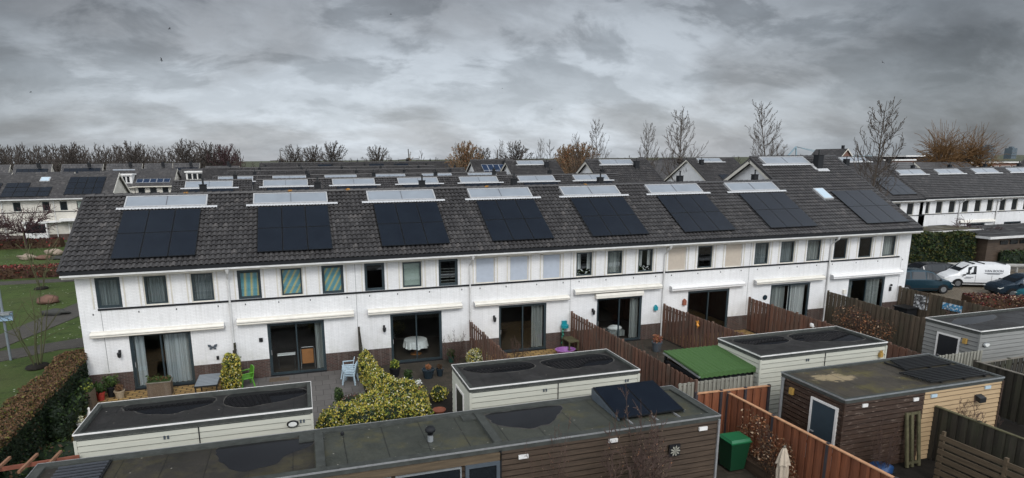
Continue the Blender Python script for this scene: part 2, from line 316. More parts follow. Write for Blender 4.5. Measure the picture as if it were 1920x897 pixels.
# ------------------------------------------------------------------ mesh builder
ORG={}
def root_of(o):
    while o.parent: o=o.parent
    return o
def tag(o,label,cat=None,group=None,kind=None):
    if label: o['label']=label
    if cat: o['category']=cat
    if group: o['group']=group
    if kind: o['kind']=kind
    return o
def thing(name,label,cat,loc=(0,0,0),group=None):
    o=bpy.data.objects.new(name,None); COL.objects.link(o); o.location=loc; o.empty_display_size=.3
    ORG[o.name]=Vector(loc); return tag(o,label,cat,group)
class MB:
    def __init__(s): s.v=[]; s.f=[]; s.m=[]; s.cur=0; s.prims=[]
    def add(s,vs,fs):
        n=len(s.v); f0=len(s.f); s.v+= [tuple(v) for v in vs]
        for f in fs: s.f.append(tuple(i+n for i in f)); s.m.append(s.cur)
        s.prims.append((n,len(s.v),f0,len(s.f)))
        return s
    def box(s,x0,x1,y0,y1,z0,z1):
        return s.add([(x0,y0,z0),(x1,y0,z0),(x1,y1,z0),(x0,y1,z0),(x0,y0,z1),(x1,y0,z1),(x1,y1,z1),(x0,y1,z1)],
          [(0,3,2,1),(4,5,6,7),(0,1,5,4),(1,2,6,5),(2,3,7,6),(3,0,4,7)])
    def rbox(s,c,size,rz=0,rx=0,ry=0):
        m=Matrix.Translation(c)@Matrix.Rotation(rz,4,'Z')@Matrix.Rotation(ry,4,'Y')@Matrix.Rotation(rx,4,'X')
        a,b,c_=size[0]/2,size[1]/2,size[2]/2
        vs=[m@Vector(p) for p in ((-a,-b,-c_),(a,-b,-c_),(a,b,-c_),(-a,b,-c_),(-a,-b,c_),(a,-b,c_),(a,b,c_),(-a,b,c_))]
        return s.add(vs,[(0,3,2,1),(4,5,6,7),(0,1,5,4),(1,2,6,5),(2,3,7,6),(3,0,4,7)])
    def quad(s,*p): return s.add(p,[tuple(range(len(p)))])
    def prism(s,pts,d):   # polygon pts (3d), extruded by vector d
        n=len(pts); d=Vector(d); vs=[Vector(p) for p in pts]+[Vector(p)+d for p in pts]
        fs=[tuple(reversed(range(n))),tuple(range(n,2*n))]+[(i,(i+1)%n,(i+1)%n+n,i+n) for i in range(n)]
        return s.add(vs,fs)
    def bar(s,p0,p1,w,h=None,up=(0,0,1)):
        h=h or w; p0=Vector(p0);p1=Vector(p1); d=(p1-p0).normalized(); u=Vector(up)
        if abs(d.dot(u))>.98: u=Vector((1,0,0))
        a=d.cross(u).normalized()*w/2; b=a.cross(d).normalized()*h/2
        vs=[p0-a-b,p0+a-b,p0+a+b,p0-a+b,p1-a-b,p1+a-b,p1+a+b,p1-a+b]
        return s.add(vs,[(0,3,2,1),(4,5,6,7),(0,1,5,4),(1,2,6,5),(2,3,7,6),(3,0,4,7)])
    def tube(s,path,r,n=8,caps=True):
        path=[Vector(p) for p in path]; rs=r if hasattr(r,'__len__') else [r]*len(path)
        vs=[];fs=[]
        for i,p in enumerate(path):
            d=(path[min(i+1,len(path)-1)]-path[max(i-1,0)]).normalized()
            u=Vector((0,0,1)) if abs(d.z)<.9 else Vector((1,0,0))
            a=d.cross(u).normalized(); b=d.cross(a).normalized()
            for k in range(n):
                t=2*PI*k/n; vs.append(p+(a*math.cos(t)+b*math.sin(t))*rs[i])
        for i in range(len(path)-1):
            for k in range(n): fs.append((i*n+k,i*n+(k+1)%n,(i+1)*n+(k+1)%n,(i+1)*n+k))
        if caps: fs.append(tuple(range(n))); fs.append(tuple(reversed(range((len(path)-1)*n,len(path)*n))))
        return s.add(vs,fs)
    def lathe(s,prof,c=(0,0,0),n=16,sx=1,sy=1):
        vs=[];fs=[]
        for r,z in prof:
            for k in range(n):
                t=2*PI*k/n; vs.append((c[0]+r*sx*math.cos(t),c[1]+r*sy*math.sin(t),c[2]+z))
        for i in range(len(prof)-1):
            for k in range(n): fs.append((i*n+k,i*n+(k+1)%n,(i+1)*n+(k+1)%n,(i+1)*n+k))
        fs.append(tuple(reversed(range(n)))); fs.append(tuple(range((len(prof)-1)*n,len(prof)*n)))
        return s.add(vs,fs)
    def blob(s,c,r,seed=0,amp=.15,nu=14,nv=9,flat=None):
        rr=random.Random(seed); ph=[(rr.uniform(0,6.3),rr.uniform(.8,2.6),rr.uniform(.8,2.6),rr.uniform(.8,2.6)) for _ in range(5)]
        vs=[];fs=[]
        def P(u,v):
            d=Vector((math.cos(u)*math.sin(v),math.sin(u)*math.sin(v),math.cos(v)))
            k=1+amp*sum(math.sin(a+d.x*b*2+d.y*e*2+d.z*g*2) for a,b,e,g in ph)/2.2
            q=Vector((c[0]+d.x*r[0]*k,c[1]+d.y*r[1]*k,c[2]+d.z*r[2]*k))
            if flat is not None: q.z=max(q.z,flat)
            return q
        for j in range(nv+1):
            for i in range(nu): vs.append(P(2*PI*i/nu,PI*j/nv))
        for j in range(nv):
            for i in range(nu): fs.append((j*nu+i,(j+1)*nu+i,(j+1)*nu+(i+1)%nu,j*nu+(i+1)%nu))
        return s.add(vs,fs)
    def build(s,name,mats,parent=None,org=None,smooth=False,off=None):
        me=bpy.data.meshes.new(name)
        o=Vector((0,0,0))
        if parent is not None: o=ORG.get(root_of(parent).name,o)
        elif org is not None: o=Vector(org)
        if len(s.v)>20000 or (o.length>0):
            a=np.array([tuple(v) for v in s.v],dtype=float)-np.array(o); verts=a.tolist()
        else: verts=s.v
        me.from_pydata(verts,[],s.f)
        if not isinstance(mats,(list,tuple)): mats=[mats]
        for m in mats: me.materials.append(m)
        if len(mats)>1: me.polygons.foreach_set('material_index',s.m)
        if smooth: me.polygons.foreach_set('use_smooth',[True]*len(me.polygons))
        me.update()
        ob=bpy.data.objects.new(name,me); COL.objects.link(ob)
        if parent is not None: ob.parent=parent
        else: ob.location=o
        return ob
def build_each(mb,name,mat_,parent):
    for st,en,fs,fe in mb.prims:
        q=MB(); q.v=mb.v[st:en]; q.f=[tuple(i-st for i in f) for f in mb.f[fs:fe]]; q.m=mb.m[fs:fe]; q.build(name,mat_,parent)
def copy_tree(o,parent=None):
    c=o.copy(); COL.objects.link(c)
    if parent is not None: c.parent=parent
    for ch in list(o.children): copy_tree(ch,c)
    return c
def place(o,loc,rz=0,s=None):
    o.location=loc; o.rotation_euler=(0,0,rz)
    if s: o.scale=(s,s,s) if not hasattr(s,'__len__') else s
    return o
# ------------------------------------------------------------------ terraced houses
KS=.606; CS=1/math.sqrt(1+KS*KS); SN=KS*CS; ZE=5.33; YE=-.5
def RP(x,s,h,y0=0): return (x, y0+YE+s*CS-h*SN, ZE+s*SN+h*CS)
def rbx(mb,x0,x1,s0,s1,h0,h1,y0=0):
    return mb.add([RP(x0,s0,h0,y0),RP(x1,s0,h0,y0),RP(x1,s1,h0,y0),RP(x0,s1,h0,y0),RP(x0,s0,h1,y0),RP(x1,s0,h1,y0),RP(x1,s1,h1,y0),RP(x0,s1,h1,y0)],
       [(0,3,2,1),(4,5,6,7),(0,1,5,4),(1,2,6,5),(2,3,7,6),(3,0,4,7)])
TW=.215; TP=.32
def tiles(mb,x0,x1,s0,s1,seed=0,y0=0):
    rr=np.random.default_rng(seed); n=max(2,int(round((x1-x0)/TW))*6)
    xs=np.linspace(x0,x1,n+1); ph=(np.arange(n+1)%6)/6.; wave=np.array([-.012,.030,.050,.054,.044,.0])[np.arange(n+1)%6]
    tid=np.minimum(np.arange(n+1)//6,n//6-1)
    rows=int(math.ceil((s1-s0)/TP-1e-6))
    for j in range(rows):
        a=s0+j*TP; b=min(s1,a+TP); nt=n//6+1
        jit=rr.uniform(-.004,.005,nt)[tid]; js=rr.uniform(-.008,.008,nt)[tid]
        lo=wave+.050+jit; hi=wave+.004
        A=[RP(x,a+d,h,y0) for x,d,h in zip(xs,js,lo)]; B=[RP(x,b,h,y0) for x,h in zip(xs,hi)]; C=[RP(x,a+d+.055,-.035,y0) for x,d in zip(xs,js)]
        k=n+1
        mb.add(A+B+C,[(i,i+1,k+i+1,k+i) for i in range(n)]+[(2*k+i,2*k+i+1,i+1,i) for i in range(n)])
def roof_part(house,x0,x1,yr,yb,seed,verge_l=False,verge_r=False,name='roof'):
    """front tiled slope up to the ridge at depth yr, plain rear slope down to yb"""
    sr=(yr-YE)/CS; zr=ZE+sr*SN
    mb=MB(); tiles(mb,x0,x1,0,sr,seed)
    mb.add([RP(x0,0.02,-.03),RP(x1,.02,-.03),RP(x1,sr,-.03),RP(x0,sr,-.03)],[(0,1,2,3)])
    mb.add([RP(x0,0.02,-.14),RP(x1,.02,-.14),RP(x1,sr,-.14),RP(x0,sr,-.14)],[(3,2,1,0)])
    zb=zr-(yb-yr)*KS
    mb.prism([(x0,yr,zr+.02),(x1,yr,zr+.02),(x1,yb+.4,zb+.02),(x0,yb+.4,zb+.02)],(0,0,-.12))
    rf=mb.build(name,[M['tile']],house)
    rg=MB(); xx=x0
    while xx<x1-.05:
        e=min(x1,xx+.38); rg.tube([(xx,yr,zr+.015),(e+.02,yr,zr+.035)],[.095,.115],8); xx+=.38
    rg.build('ridge_tiles',M['tile_dark'],rf)
    m=MB(); m.cur=0
    for on,x,sg in ((verge_l,x0,-1),(verge_r,x1,1)):
        if not on: continue
        v=MB(); j=0
        while j*TP<sr:
            rbx(v,min(x-.03*sg,x+.07*sg),max(x-.03*sg,x+.07*sg),j*TP,min(sr,j*TP+TP*.97),-.09,.07); j+=1
        v.build('verge_tiles',M['tile_dark'],rf)
        w=MB(); xa,xb=(x-.01,x+.03) if sg<0 else (x-.03,x+.01)
        rbx(w,xa,xb,.05,sr,-.30,-.10); w.prism([(xa,yr,zr-.12),(xa,yb+.35,zb-.10),(xa,yb+.35,zb-.32),(xa,yr,zr-.34)],(xb-xa,0,0))
        w.build('barge_board',M['cream_trim'],rf)
    return rf,sr,zr,zb
def collector(house,x0,s0,s1,w=3.45):
    f=MB(); t=.06
    for a in ((x0,x0+w,s0,s0+t),(x0,x0+w,s1-t,s1),(x0,x0+t,s0+t,s1-t),(x0+w-t,x0+w,s0+t,s1-t)): rbx(f,*a,0,.185)
    fr=f.build('solar_collector',M['coll_frame'],house)
    g=MB(); rbx(g,x0+t,x0+w-t,s0+t,s1-t,.02,.16); g.build('collector_glass',M['coll_glass'],fr)
    d=MB(); rbx(d,x0+w/2-.014,x0+w/2+.014,s0+t,s1-t,.15,.175); d.build('joint_strip',M['coll_dark'],fr)
    fl=MB(); n=60; xs=[x0-.3+(w+.75)*i/n for i in range(n+1)]; lo=[s0-.13+.02*(1 if i%2 else -1) for i in range(n+1)]
    fl.add([RP(x,a,.135) for x,a in zip(xs,lo)]+[RP(x,s0-.0,.15) for x in xs],[(i,i+1,n+2+i,n+1+i) for i in range(n)])
    fl.build('lead_flashing',M['zinc'],fr)
def pv_array(house,x0,s0,cols,rows,pw,ph,cell='pv',frame='pv_frame',h=.16,gap=.02,skip=()):
    for r in range(rows):
        for c in range(cols):
            if (r,c) in skip: continue
            mb=MB(); a=x0+c*(pw+gap); b=s0+r*(ph+gap)
            rbx(mb,a,a+pw,b,b+ph,h-.035,h); mb.cur=1
            t=.022 if frame=='pv_frame' else .04
            mb.add([RP(a+t,b+t,h+.003),RP(a+pw-t,b+t,h+.003),RP(a+pw-t,b+ph-t,h+.003),RP(a+t,b+ph-t,h+.003)],[(0,1,2,3)])
            mb.build('solar_panel',[M[frame],M[cell]],house)
def wall_grid(mb,x0,x1,z0,z1,holes,y=0,depth=.12):
    xs=sorted({x0,x1,*[h[0] for h in holes],*[h[1] for h in holes]}); zs=sorted({z0,z1,*[h[2] for h in holes],*[h[3] for h in holes]})
    for i in range(len(xs)-1):
        for j in range(len(zs)-1):
            cx=(xs[i]+xs[i+1])/2; cz=(zs[j]+zs[j+1])/2
            if any(h[0]<cx<h[1] and h[2]<cz<h[3] for h in holes): continue
            mb.quad((xs[i],y,zs[j]),(xs[i+1],y,zs[j]),(xs[i+1],y,zs[j+1]),(xs[i],y,zs[j+1]))
    for a,b,c,d in holes:
        mb.quad((a,y,c),(a,y,d),(a,y+depth,d),(a,y+depth,c)); mb.quad((b,y,d),(b,y,c),(b,y+depth,c),(b,y+depth,d))
        mb.quad((a,y,d),(b,y,d),(b,y+depth,d),(a,y+depth,d)); mb.quad((b,y,c),(a,y,c),(a,y+depth,c),(b,y+depth,c))
def frame_mb(x0,x1,z0,z1,t,y0,y1):
    mb=MB(); mb.box(x0,x0+t,y0,y1,z0,z1); mb.box(x1-t,x1,y0,y1,z0,z1); mb.box(x0+t,x1-t,y0,y1,z0,z0+t); mb.box(x0+t,x1-t,y0,y1,z1-t,z1); return mb
def curtain_mb(x0,x1,z0,z1,y,amp=.03,seed=0,pitch=.16):
    mb=MB(); n=max(6,int((x1-x0)/.035)); rr=random.Random(seed); ph=rr.uniform(0,6)
    xs=[x0+(x1-x0)*i/n for i in range(n+1)]; ys=[y+amp*math.sin((x-x0)/pitch*2*PI+ph+math.sin(x*9)) for x in xs]
    mb.add([(x,yy,z0) for x,yy in zip(xs,ys)]+[(x,yy*1.0,z1) for x,yy in zip(xs,ys)],[(i,i+1,n+2+i,n+1+i) for i in range(n)]); return mb
def window(house,x0,x1,z0,z1,kind='dark',outer='cream_trim',seed=0,glass=True):
    w=frame_mb(x0,x1,z0,z1,.05,.05,.12).build('window',M[outer],house)
    if kind in('shutter_blue','shutter_beige'):
        mt=M['bluewhite'] if kind=='shutter_blue' else M['beige_shutter']
        mb=MB(); n=int((z1-z0-.2)/.045)
        for i in range(n): mb.box(x0+.05,x1-.05,.045,.058,z0+.06+i*.045,z0+.06+i*.045+.038)
        mb.box(x0+.05,x1-.05,.058,.064,z0+.05,z1-.05)
        mb.build('roller_shutter',mt,w)
        MB().box(x0-.06,x1+.06,-.10,.05,z1-.04,z1+.10).build('shutter_box',M['cream_trim'],w)
        return w
    frame_mb(x0+.052,x1-.052,z0+.052,z1-.052,.065,.065,.11).build('sash',M['frame_dark'],w)
    MB().box(x0+.117,x1-.117,.085,.095,z0+.117,z1-.117).build('glass_pane',M['glass'] if glass else M['glass_dark'],w)
    a,b,c,d=x0+.08,x1-.08,z0+.06,z1-.06
    if kind=='curtain': curtain_mb(a,b,c,d,.19,seed=seed,pitch=.12).build('curtain',M['curt_dim'],w)
    elif kind=='curtain2': curtain_mb(a,b,c,d,.19,.03,seed).build('curtain',M['curt_grey'],w)
    elif kind=='swag':
        m=curtain_mb(a,a+.26,c+.3,d,.19,seed=seed); c2=curtain_mb(b-.2,b,c+.3,d,.19,seed=seed+1); m.add(c2.v,c2.f); m.build('curtain',M['curt_white'],w)
        f=MB(); rr=random.Random(seed)
        for i in range(26):
            p=(rr.uniform(a,b),.2+rr.uniform(-.04,.05),c+rr.uniform(.02,.30)); f.cur=rr.choice((0,1,1)); f.rbox(p,(.05,.02,.05),rr.uniform(0,3),rr.uniform(0,3))
        f.build('window_flowers',[M['leaf_x'],M['flower_white']],w)
    elif kind=='stripe0': MB().box(a,b,.15,.155,c+.04,d-.1).build('blind',M['stripe0'],w)
    elif kind=='stripe1': MB().box(a,b,.15,.155,c+.04,d-.04).build('blind',M['stripe1'],w)
    elif kind=='green': MB().box(a,b,.15,.155,c+.06,d).build('blind',M['blind_green'],w)
    elif kind=='slats':
        m=MB(); z=c+.04
        while z<d-.3: m.box(a,b,.15,.18,z,z+.012); z+=.14
        m.build('blind',M['curt_grey'],w)
    return w
M['leaf_x']=LF['leaf_mid_green']
def patio_door(house,x0,x1,z1,mid=None,left=None,right=None,glass=True,seed=3):
    mid=mid or (x0+x1)/2
    d=frame_mb(x0,x1,0.02,z1,.065,.03,.12).build('patio_door',M['frame_dark'],house)
    for a,b,yy in ((x0+.067,mid+.03,.085),(mid-.03,x1-.067,.045)):
        s=frame_mb(a,b,.09,z1-.067,.055,yy-.02,yy+.02).build('door_sash',M['frame_dark'],d)
        MB().box(a+.055,b-.055,yy-.004,yy+.004,.145,z1-.122).build('glass_pane',M['glass'] if glass else M['glass_dark'],s)
    MB().box(x0+.10,x0+.125,.035,.062,1.0,1.22).build('handle',M['alu'],d)
    for spec in (left or [])+(right or []):
        a,b,mt=spec; curtain_mb(a,b,.1,z1-.1,.26,.04,seed+int(a*10),.2).build('curtain',M[mt],d)
    MB().box(x0,x1,-.06,.03,-.02,.05).build('threshold',M['trim_black'],d)
    return d
def awning(house,x0,x1,z0,z1,mt='awning'):
    mb=MB(); h=z1-z0
    mb.prism([(x0,0.0,z1),(x0,-.20,z1-.03),(x0,-.25,z1-.10),(x0,-.25,z0+.03),(x0,-.22,z0),(x0,-.02,z0)],(x1-x0,0,0))
    a=mb.build('awning',M[mt],house)
    MB().box(x0+.02,x1-.02,-.254,-.252,z0+h*.36,z0+h*.42).build('awning_slot',M['trim_black'],a)
    for x in (x0-.012,x1): c=MB(); c.prism([(x,0,z1+.01),(x,-.21,z1-.02),(x,-.26,z1-.10),(x,-.26,z0+.02),(x,-.22,z0-.01),(x,0,z0-.01)],(.012,0,0)); c.build('end_cap',M['coll_frame'],a)
def downpipe(house,x):
    mb=MB(); mb.tube([(x+.05,-.44,5.06),(x+.05,-.42,4.93),(x,-.10,4.66),(x,-.07,4.55),(x,-.07,.05)],.042,8)
    mb.lathe([(.05,0),(.095,.12),(.10,.2)],(x+.05,-.44,4.93),8)
    for z in (1.0,2.3,3.5): mb.lathe([(.055,0),(.055,.04)],(x,-.07,z),8)
    return mb.build('downpipe',M['gutter'],house)
def chimney(house,x,yc,zb,h=.62,front=False):
    w=.15 if h<.8 else .22
    mb=MB(); mb.box(x-w,x+w,yc-w,yc+w,zb,zb+h+.06); mb.box(x-w-.025,x+w+.025,yc-w-.025,yc+w+.025,zb+h+.06,zb+h+.09)
    c=mb.build('chimney',M['trim_black'],house)
    p=MB(); p.tube([(x+.01,yc,zb+h+.09),(x+.01,yc,zb+h+.38)],.045,8); p.lathe([(.06,0),(.06,.05)],(x+.01,yc,zb+h+.32),8); p.build('flue_pipe',M['metal_dark'],c)
    return c
WN=[(.45,1.33),(2.2,3.08),(3.95,4.83)]
def house_shell(h,x0,x1,holes,yr,yb,gl=False,gr=False,wall='white_brick',z1=5.07,rx0=None,rx1=None,seed=0,plinth='dark_brick',bandx=None,interior=True):
    mb=MB(); wall_grid(mb,x0,x1,0,z1,holes)
    zr=ZE+(yr-YE)*KS; zb=zr-(yb-yr)*KS
    mb.cur=1
    for i in range(4):
        xv=x0+.5+(x1-x0-1)*i/3.+.1*math.sin(seed+i*2); mb.box(xv-.02,xv+.02,-.012,0.0,3.40,3.47)
    mb.cur=0
    def gab(x): return [(x,0,0),(x,yb,0),(x,yb,zb-.14),(x,yr,zr-.18),(x,0,z1)]
    mb.quad(*gab(x0 if gl else x0+.03)); mb.quad(*reversed(gab(x1 if gr else x1-.03)))
    mb.quad((x1,yb,0),(x0,yb,0),(x0,yb,zb-.1),(x1,yb,zb-.1))
    mb.box(x0,x1,-.015,.1,z1-.07,z1)
    w=mb.build('wall',[M[wall],M['trim_black']],h)
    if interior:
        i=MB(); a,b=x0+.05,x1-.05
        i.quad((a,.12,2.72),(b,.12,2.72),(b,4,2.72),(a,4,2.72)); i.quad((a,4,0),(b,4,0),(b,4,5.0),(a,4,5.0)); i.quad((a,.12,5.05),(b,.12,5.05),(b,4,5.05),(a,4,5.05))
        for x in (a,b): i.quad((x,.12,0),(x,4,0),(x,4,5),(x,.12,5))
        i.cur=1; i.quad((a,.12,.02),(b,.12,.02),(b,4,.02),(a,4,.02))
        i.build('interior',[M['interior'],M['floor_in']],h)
    if plinth:
        segs=[]; xs=x0
        for d in sorted(q for q in holes if q[2]<.3): segs.append((xs,d[0])); xs=d[1]
        segs.append((xs,x1))
        for a,b in segs:
            if b-a<.05: continue
            p=MB(); p.box(a-(.02 if (gl and a==x0) else 0),b+(.02 if (gr and b==x1) else 0),-.025,0.02,0,.85)
            if gl and a==x0: p.box(x0-.022,x0+.02,.021,yb,0,.85)
            if gr and b==x1: p.box(x1-.02,x1+.022,.021,yb,0,.85)
            p.build('brick_plinth',M[plinth],h)
    bx=bandx or (x0,x1)
    MB().box(bx[0],bx[1],-.035,.0,3.585,3.665).build('sill_band',M['trim_black'],h)
    rx0=x0 if rx0 is None else rx0; rx1=x1 if rx1 is None else rx1
    g=MB(); g.box(rx0,rx1,-.57,-.44,5.13,5.20); g.box(rx0,rx1,-.44,.02,5.12,5.15)
    g.build('gutter',M['gutter'],h)
    MB().box(rx0+.003,rx1-.003,-.535,-.46,5.203,5.35).build('eave_strip',M['trim_black'],h)
    MB().box(rx0,rx1,-.41,-.38,5.03,5.14).build('fascia',M['cream_trim'],h)
    return w

def std_house(name,label,group,x0,width=5.4,high=False,gl=False,gr=False,lod=True,wall='white_brick',door=True,seed=0,panels=None,coll=True,mirror=False,strip=False,rw=False,yb=None,chim=True):
    """a complete house of the rows behind; local origin at its left front foot"""
    h=thing(name,label,'house',(x0,0,0),group); x1=x0+width
    yr=6.4 if high else 4.0; yb=yb or (12.8 if high else 8.6)
    hl=[(x0+a,x0+b,3.665,4.96) for a,b in WN]; hd=[(x0+1.5,x0+4.05,0.02,2.47)] if door else []
    house_shell(h,x0,x1,hl+hd,yr,yb,gl,gr,wall,rx0=x0-(.33 if gl else 0),rx1=x1+(.33 if gr else 0),seed=seed,interior=False)
    for k,a in enumerate(hl): window(h,*a,kind='none',glass=False)
    if door: patio_door(h,*[hd[0][0],hd[0][1],2.47],glass=False)
    roof_part(h,x0-(.33 if gl else 0),x1+(.33 if gr else 0),yr,yb,seed,gl,gr)
    c0=7.0 if high else 4.12
    if coll: collector(h,x0+(.95 if high else .55),c0,c0+.86)
    if strip: pv_array(h,x0+.85,3.35,2,1,1.6,.52,h=.16)
    if panels: pv_array(h,*panels)
    if rw:
        m=MB(); rbx(m,x0+.75,x0+1.45,3.1,4.2,0,.17); r=m.build('roof_window',M['coll_frame'],h); m=MB(); rbx(m,x0+.82,x0+1.38,3.17,4.13,.15,.185); m.build('glass_pane',M['skyglass'],r)
    if chim:
        if high: chimney(h,x0+(1.0 if mirror else width-1.4),5.1,8.35,.95)
        else: chimney(h,x0+4.1,4.65,7.65,.76)
    if not gl or True: downpipe(h,x0+.0 if mirror else x1-.02)
    return h

M['moss_orange']=simple('orange_lichen_clump',(.40,.20,.05),.9,var=.5,vs=20)
# ---- the near row of eight
houses=[]
F=['white left end house of the near row, pale blue curtains in its windows and door',
 'white house of the near row with blue and yellow striped upstairs blinds',
 'white house of the near row, round table with white cloth behind its door',
 'white house of the near row with three shut blue-grey roller shutters upstairs',
 'white house of the near row, draped curtains upstairs, shutter box over its door',
 'white house of the near row, two beige shutters beside one dark upper window',
 'white house of the near row with grey curtains upstairs and in its patio door',
 'white right end house of the near row with the taller roof and roof window']
BX=[-.43,5.4,10.8,16.2,21.55,26.95,32.35,37.45,43.75]
WX=[[(.27,1.2),(2.03,2.98),(3.85,4.8)],[(5.74,6.70),(7.5,8.48),(9.3,10.26)],[(11.2,12.12),(12.92,13.9),(14.68,15.62)],[(16.5,17.48),(18.24,19.22),(19.98,20.95)],
    [(21.78,22.74),(23.53,24.46),(25.3,26.25)],[(27.1,28.2),(28.9,29.9),(30.66,31.74)],[(32.56,33.56),(34.3,35.3),(36.12,37.16)],[(38.02,39.04),(39.84,40.88),(41.64,42.68)]]
WK=[['curtain','curtain','curtain'],['stripe0','stripe1','stripe1'],['dark','green','slats'],['shutter_blue']*3,['swag','curtain2','swag'],['shutter_beige','dark','shutter_beige'],['curtain','curtain','curtain2'],['dark','dark','curtain2']]
WO=[['frame_dark','cream_trim','cream_trim'],['frame_dark','cream_trim','frame_dark'],['frame_dark','cream_trim','frame_dark'],['cream_trim']*3,['cream_trim']*3,['cream_trim']*3,['cream_trim']*3,['cream_trim']*3]
DX=[(1.26,3.66),(6.80,9.27),(12.30,14.78),(17.68,20.21),(23.03,25.66),(28.46,31.1),(33.87,36.6),(39.4,42.15)]
AW=[(-.1,5.05,2.47,2.71),(5.58,10.62,2.55,2.82),(11.26,15.76,2.56,2.81),(16.39,21.38,2.58,2.79),(21.68,26.69,2.80,3.05),(27.29,31.92,2.60,2.86),(32.66,37.4,2.60,2.85),(37.98,43.23,2.58,2.84)]
CX=[.97,6.44,11.82,17.1,22.36,27.69,33.05,37.5]
PX=[1.0,6.66,12.05,17.33,22.62,27.93,33.4,40.1]
DC=[dict(left=[(1.33,1.75,'curt_blue'),(2.52,3.6,'curt_blue')]),dict(right=[(8.85,9.2,'curt_grey')]),{},dict(right=[(19.5,20.1,'curt_grey')]),dict(right=[(25.1,25.6,'curt_grey')]),dict(),dict(left=[(34.0,35.1,'curt_grey')],right=[(35.3,36.5,'curt_white')]),dict(right=[(41.0,42.05,'curt_grey')],left=[(39.5,39.9,'curt_grey')])]
for i in range(8):
    x0,x1=BX[i],BX[i+1]
    h=thing('terraced_house',F[i],'house',(x0,0,0),'houses of the near white terrace'); houses.append(h)
    hi=i==7; yr=6.4 if hi else 4.0; yb=12.8 if hi else 8.6
    wz=(3.665,4.96); holes=[(a,b,wz[0],wz[1]) for a,b in WX[i]]+[(DX[i][0],DX[i][1],.02,2.47)]
    if i==7: holes=[(a+0,b,c,d) for a,b,c,d in holes]
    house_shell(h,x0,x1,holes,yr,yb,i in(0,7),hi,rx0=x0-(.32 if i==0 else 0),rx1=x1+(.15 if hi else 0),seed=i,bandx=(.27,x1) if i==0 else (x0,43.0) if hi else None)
    for k,(a,b) in enumerate(WX[i]):
        wd=window(h,a,b,*wz,kind=WK[i][k],outer=WO[i][k],seed=i*7+k)
        q=MB(); q.box(a-.15,a-.10,-.022,0,3.67,4.985); q.box(b+.10,b+.15,-.022,0,3.67,4.985); q.box(a-.15,b+.15,-.045,0,4.985,5.05); q.build('window_surround',M['cream_trim'],wd)
    patio_door(h,*DX[i],2.47,**DC[i],seed=i)
    awning(h,*AW[i],'awning_white' if i in(7,5) else 'awning')
    if i==4: MB().prism([(22.88,0,2.75),(22.88,-.15,2.75),(22.88,-.2,2.65),(22.88,-.2,2.5),(22.88,0,2.5)],(2.76,0,0)).build('shutter_box',M['awning'],h)
    if i in(0,4): # vertical control joint in the brickwork
        pass
    roof_part(h,x0-(.34 if i==0 else 0)-(.4 if hi else 0),x1+(.12 if hi else 0),yr,yb,i,i in(0,7),hi)
    if not hi:
        collector(h,CX[i],4.12,4.98); pv_array(h,PX[i],.53,3,2,1.05,1.65,h=.165)
        chimney(h,[4.1,9.5,14.9,20.1,25.4,30.7,36.1][i],4.7,7.62,.85 if False else .79)
    else:
        collector(h,37.5,7.02,7.87,3.5); pv_array(h,PX[i],.53,3,2,1.05,1.65,h=.165)
        m=MB(); rbx(m,39.03,39.76,3.08,4.2,0,.17); r=m.build('roof_window',M['coll_frame'],h); m=MB(); rbx(m,39.1,39.69,3.15,4.13,.15,.185); m.build('glass_pane',M['skyglass'],r)
        m=MB(); m.box(41.2,41.62,5.0,5.42,8.5,9.62); m.box(41.17,41.65,4.97,5.45,9.62,9.66); c=m.build('chimney',M['trim_black'],h)
        MB().tube([(41.4,5.2,9.66),(41.4,5.2,10.0)],.06,8).build('flue_pipe',M['metal_dark'],c)
        f=MB(); rbx(f,41.1,42.0,6.2,6.5,.06,.1); rbx(f,41.0,41.2,6.4,7.0,.06,.1); f.build('lead_flashing',M['zinc'],c)
    if i in(0,2,4,6): downpipe(h,{0:5.36,2:16.2,4:26.86,6:37.3}[i]) if i!=6 else None
    if i==7: downpipe(h,37.75)
for k,x in ((0,.36),(1,10.78),(3,21.5),(5,32.28),(6,37.7),(7,43.2)):
    MB().box(x-.006,x+.006,-.004,.004,.9,3.58).build('expansion_joint',M['trim_black'],houses[k])
    if k not in(0,7): MB().box(x-.006,x+.006,-.004,.004,3.67,5.0).build('expansion_joint',M['trim_black'],houses[k])
# wall fittings: lamps and boxes are parts of the houses
def wall_lamp(h,x,z,mt='metal_dark'):
    m=MB(); m.box(x-.05,x+.05,-.04,0,z-.02,z+.16); m.bar((x,-.03,z+.12),(x,-.16,z+.16),.025); m.lathe([(.03,-.14),(.07,-.10),(.085,.06),(.02,.12)],(x,-.16,z),6)
    m.build('wall_lamp',M[mt],h)
for i,x,z in ((0,.86,1.68),(2,11.99,1.82),(3,17.42,1.86),(4,22.78,1.80)): wall_lamp(houses[i],x,z)
m=MB(); m.box(6.42,6.58,-.05,0,1.68,1.86); m.build('vent_box',M['metal_dark'],houses[1])
m=MB(); m.box(4.6,4.7,-.05,0,1.04,1.2); m.build('socket_box',M['metal_dark'],houses[0])
m=MB(); m.prism([(28.12,-.12,1.75),(28.32,-.12,1.75),(28.32,-.12,2.0),(28.22,-.12,2.1),(28.12,-.12,2.0)],(0,.12,0)); tag(m.build('nest_box',M['terracotta2'],org=(28.22,0,1.9)),'reddish nest box on the white wall left of a dark patio door','nest box')
m=MB(); m.lathe([(.15,0),(.15,.02)],(0,0,0),20); m.lathe([(.10,.02),(.1,.03)],(0,0,0),16)
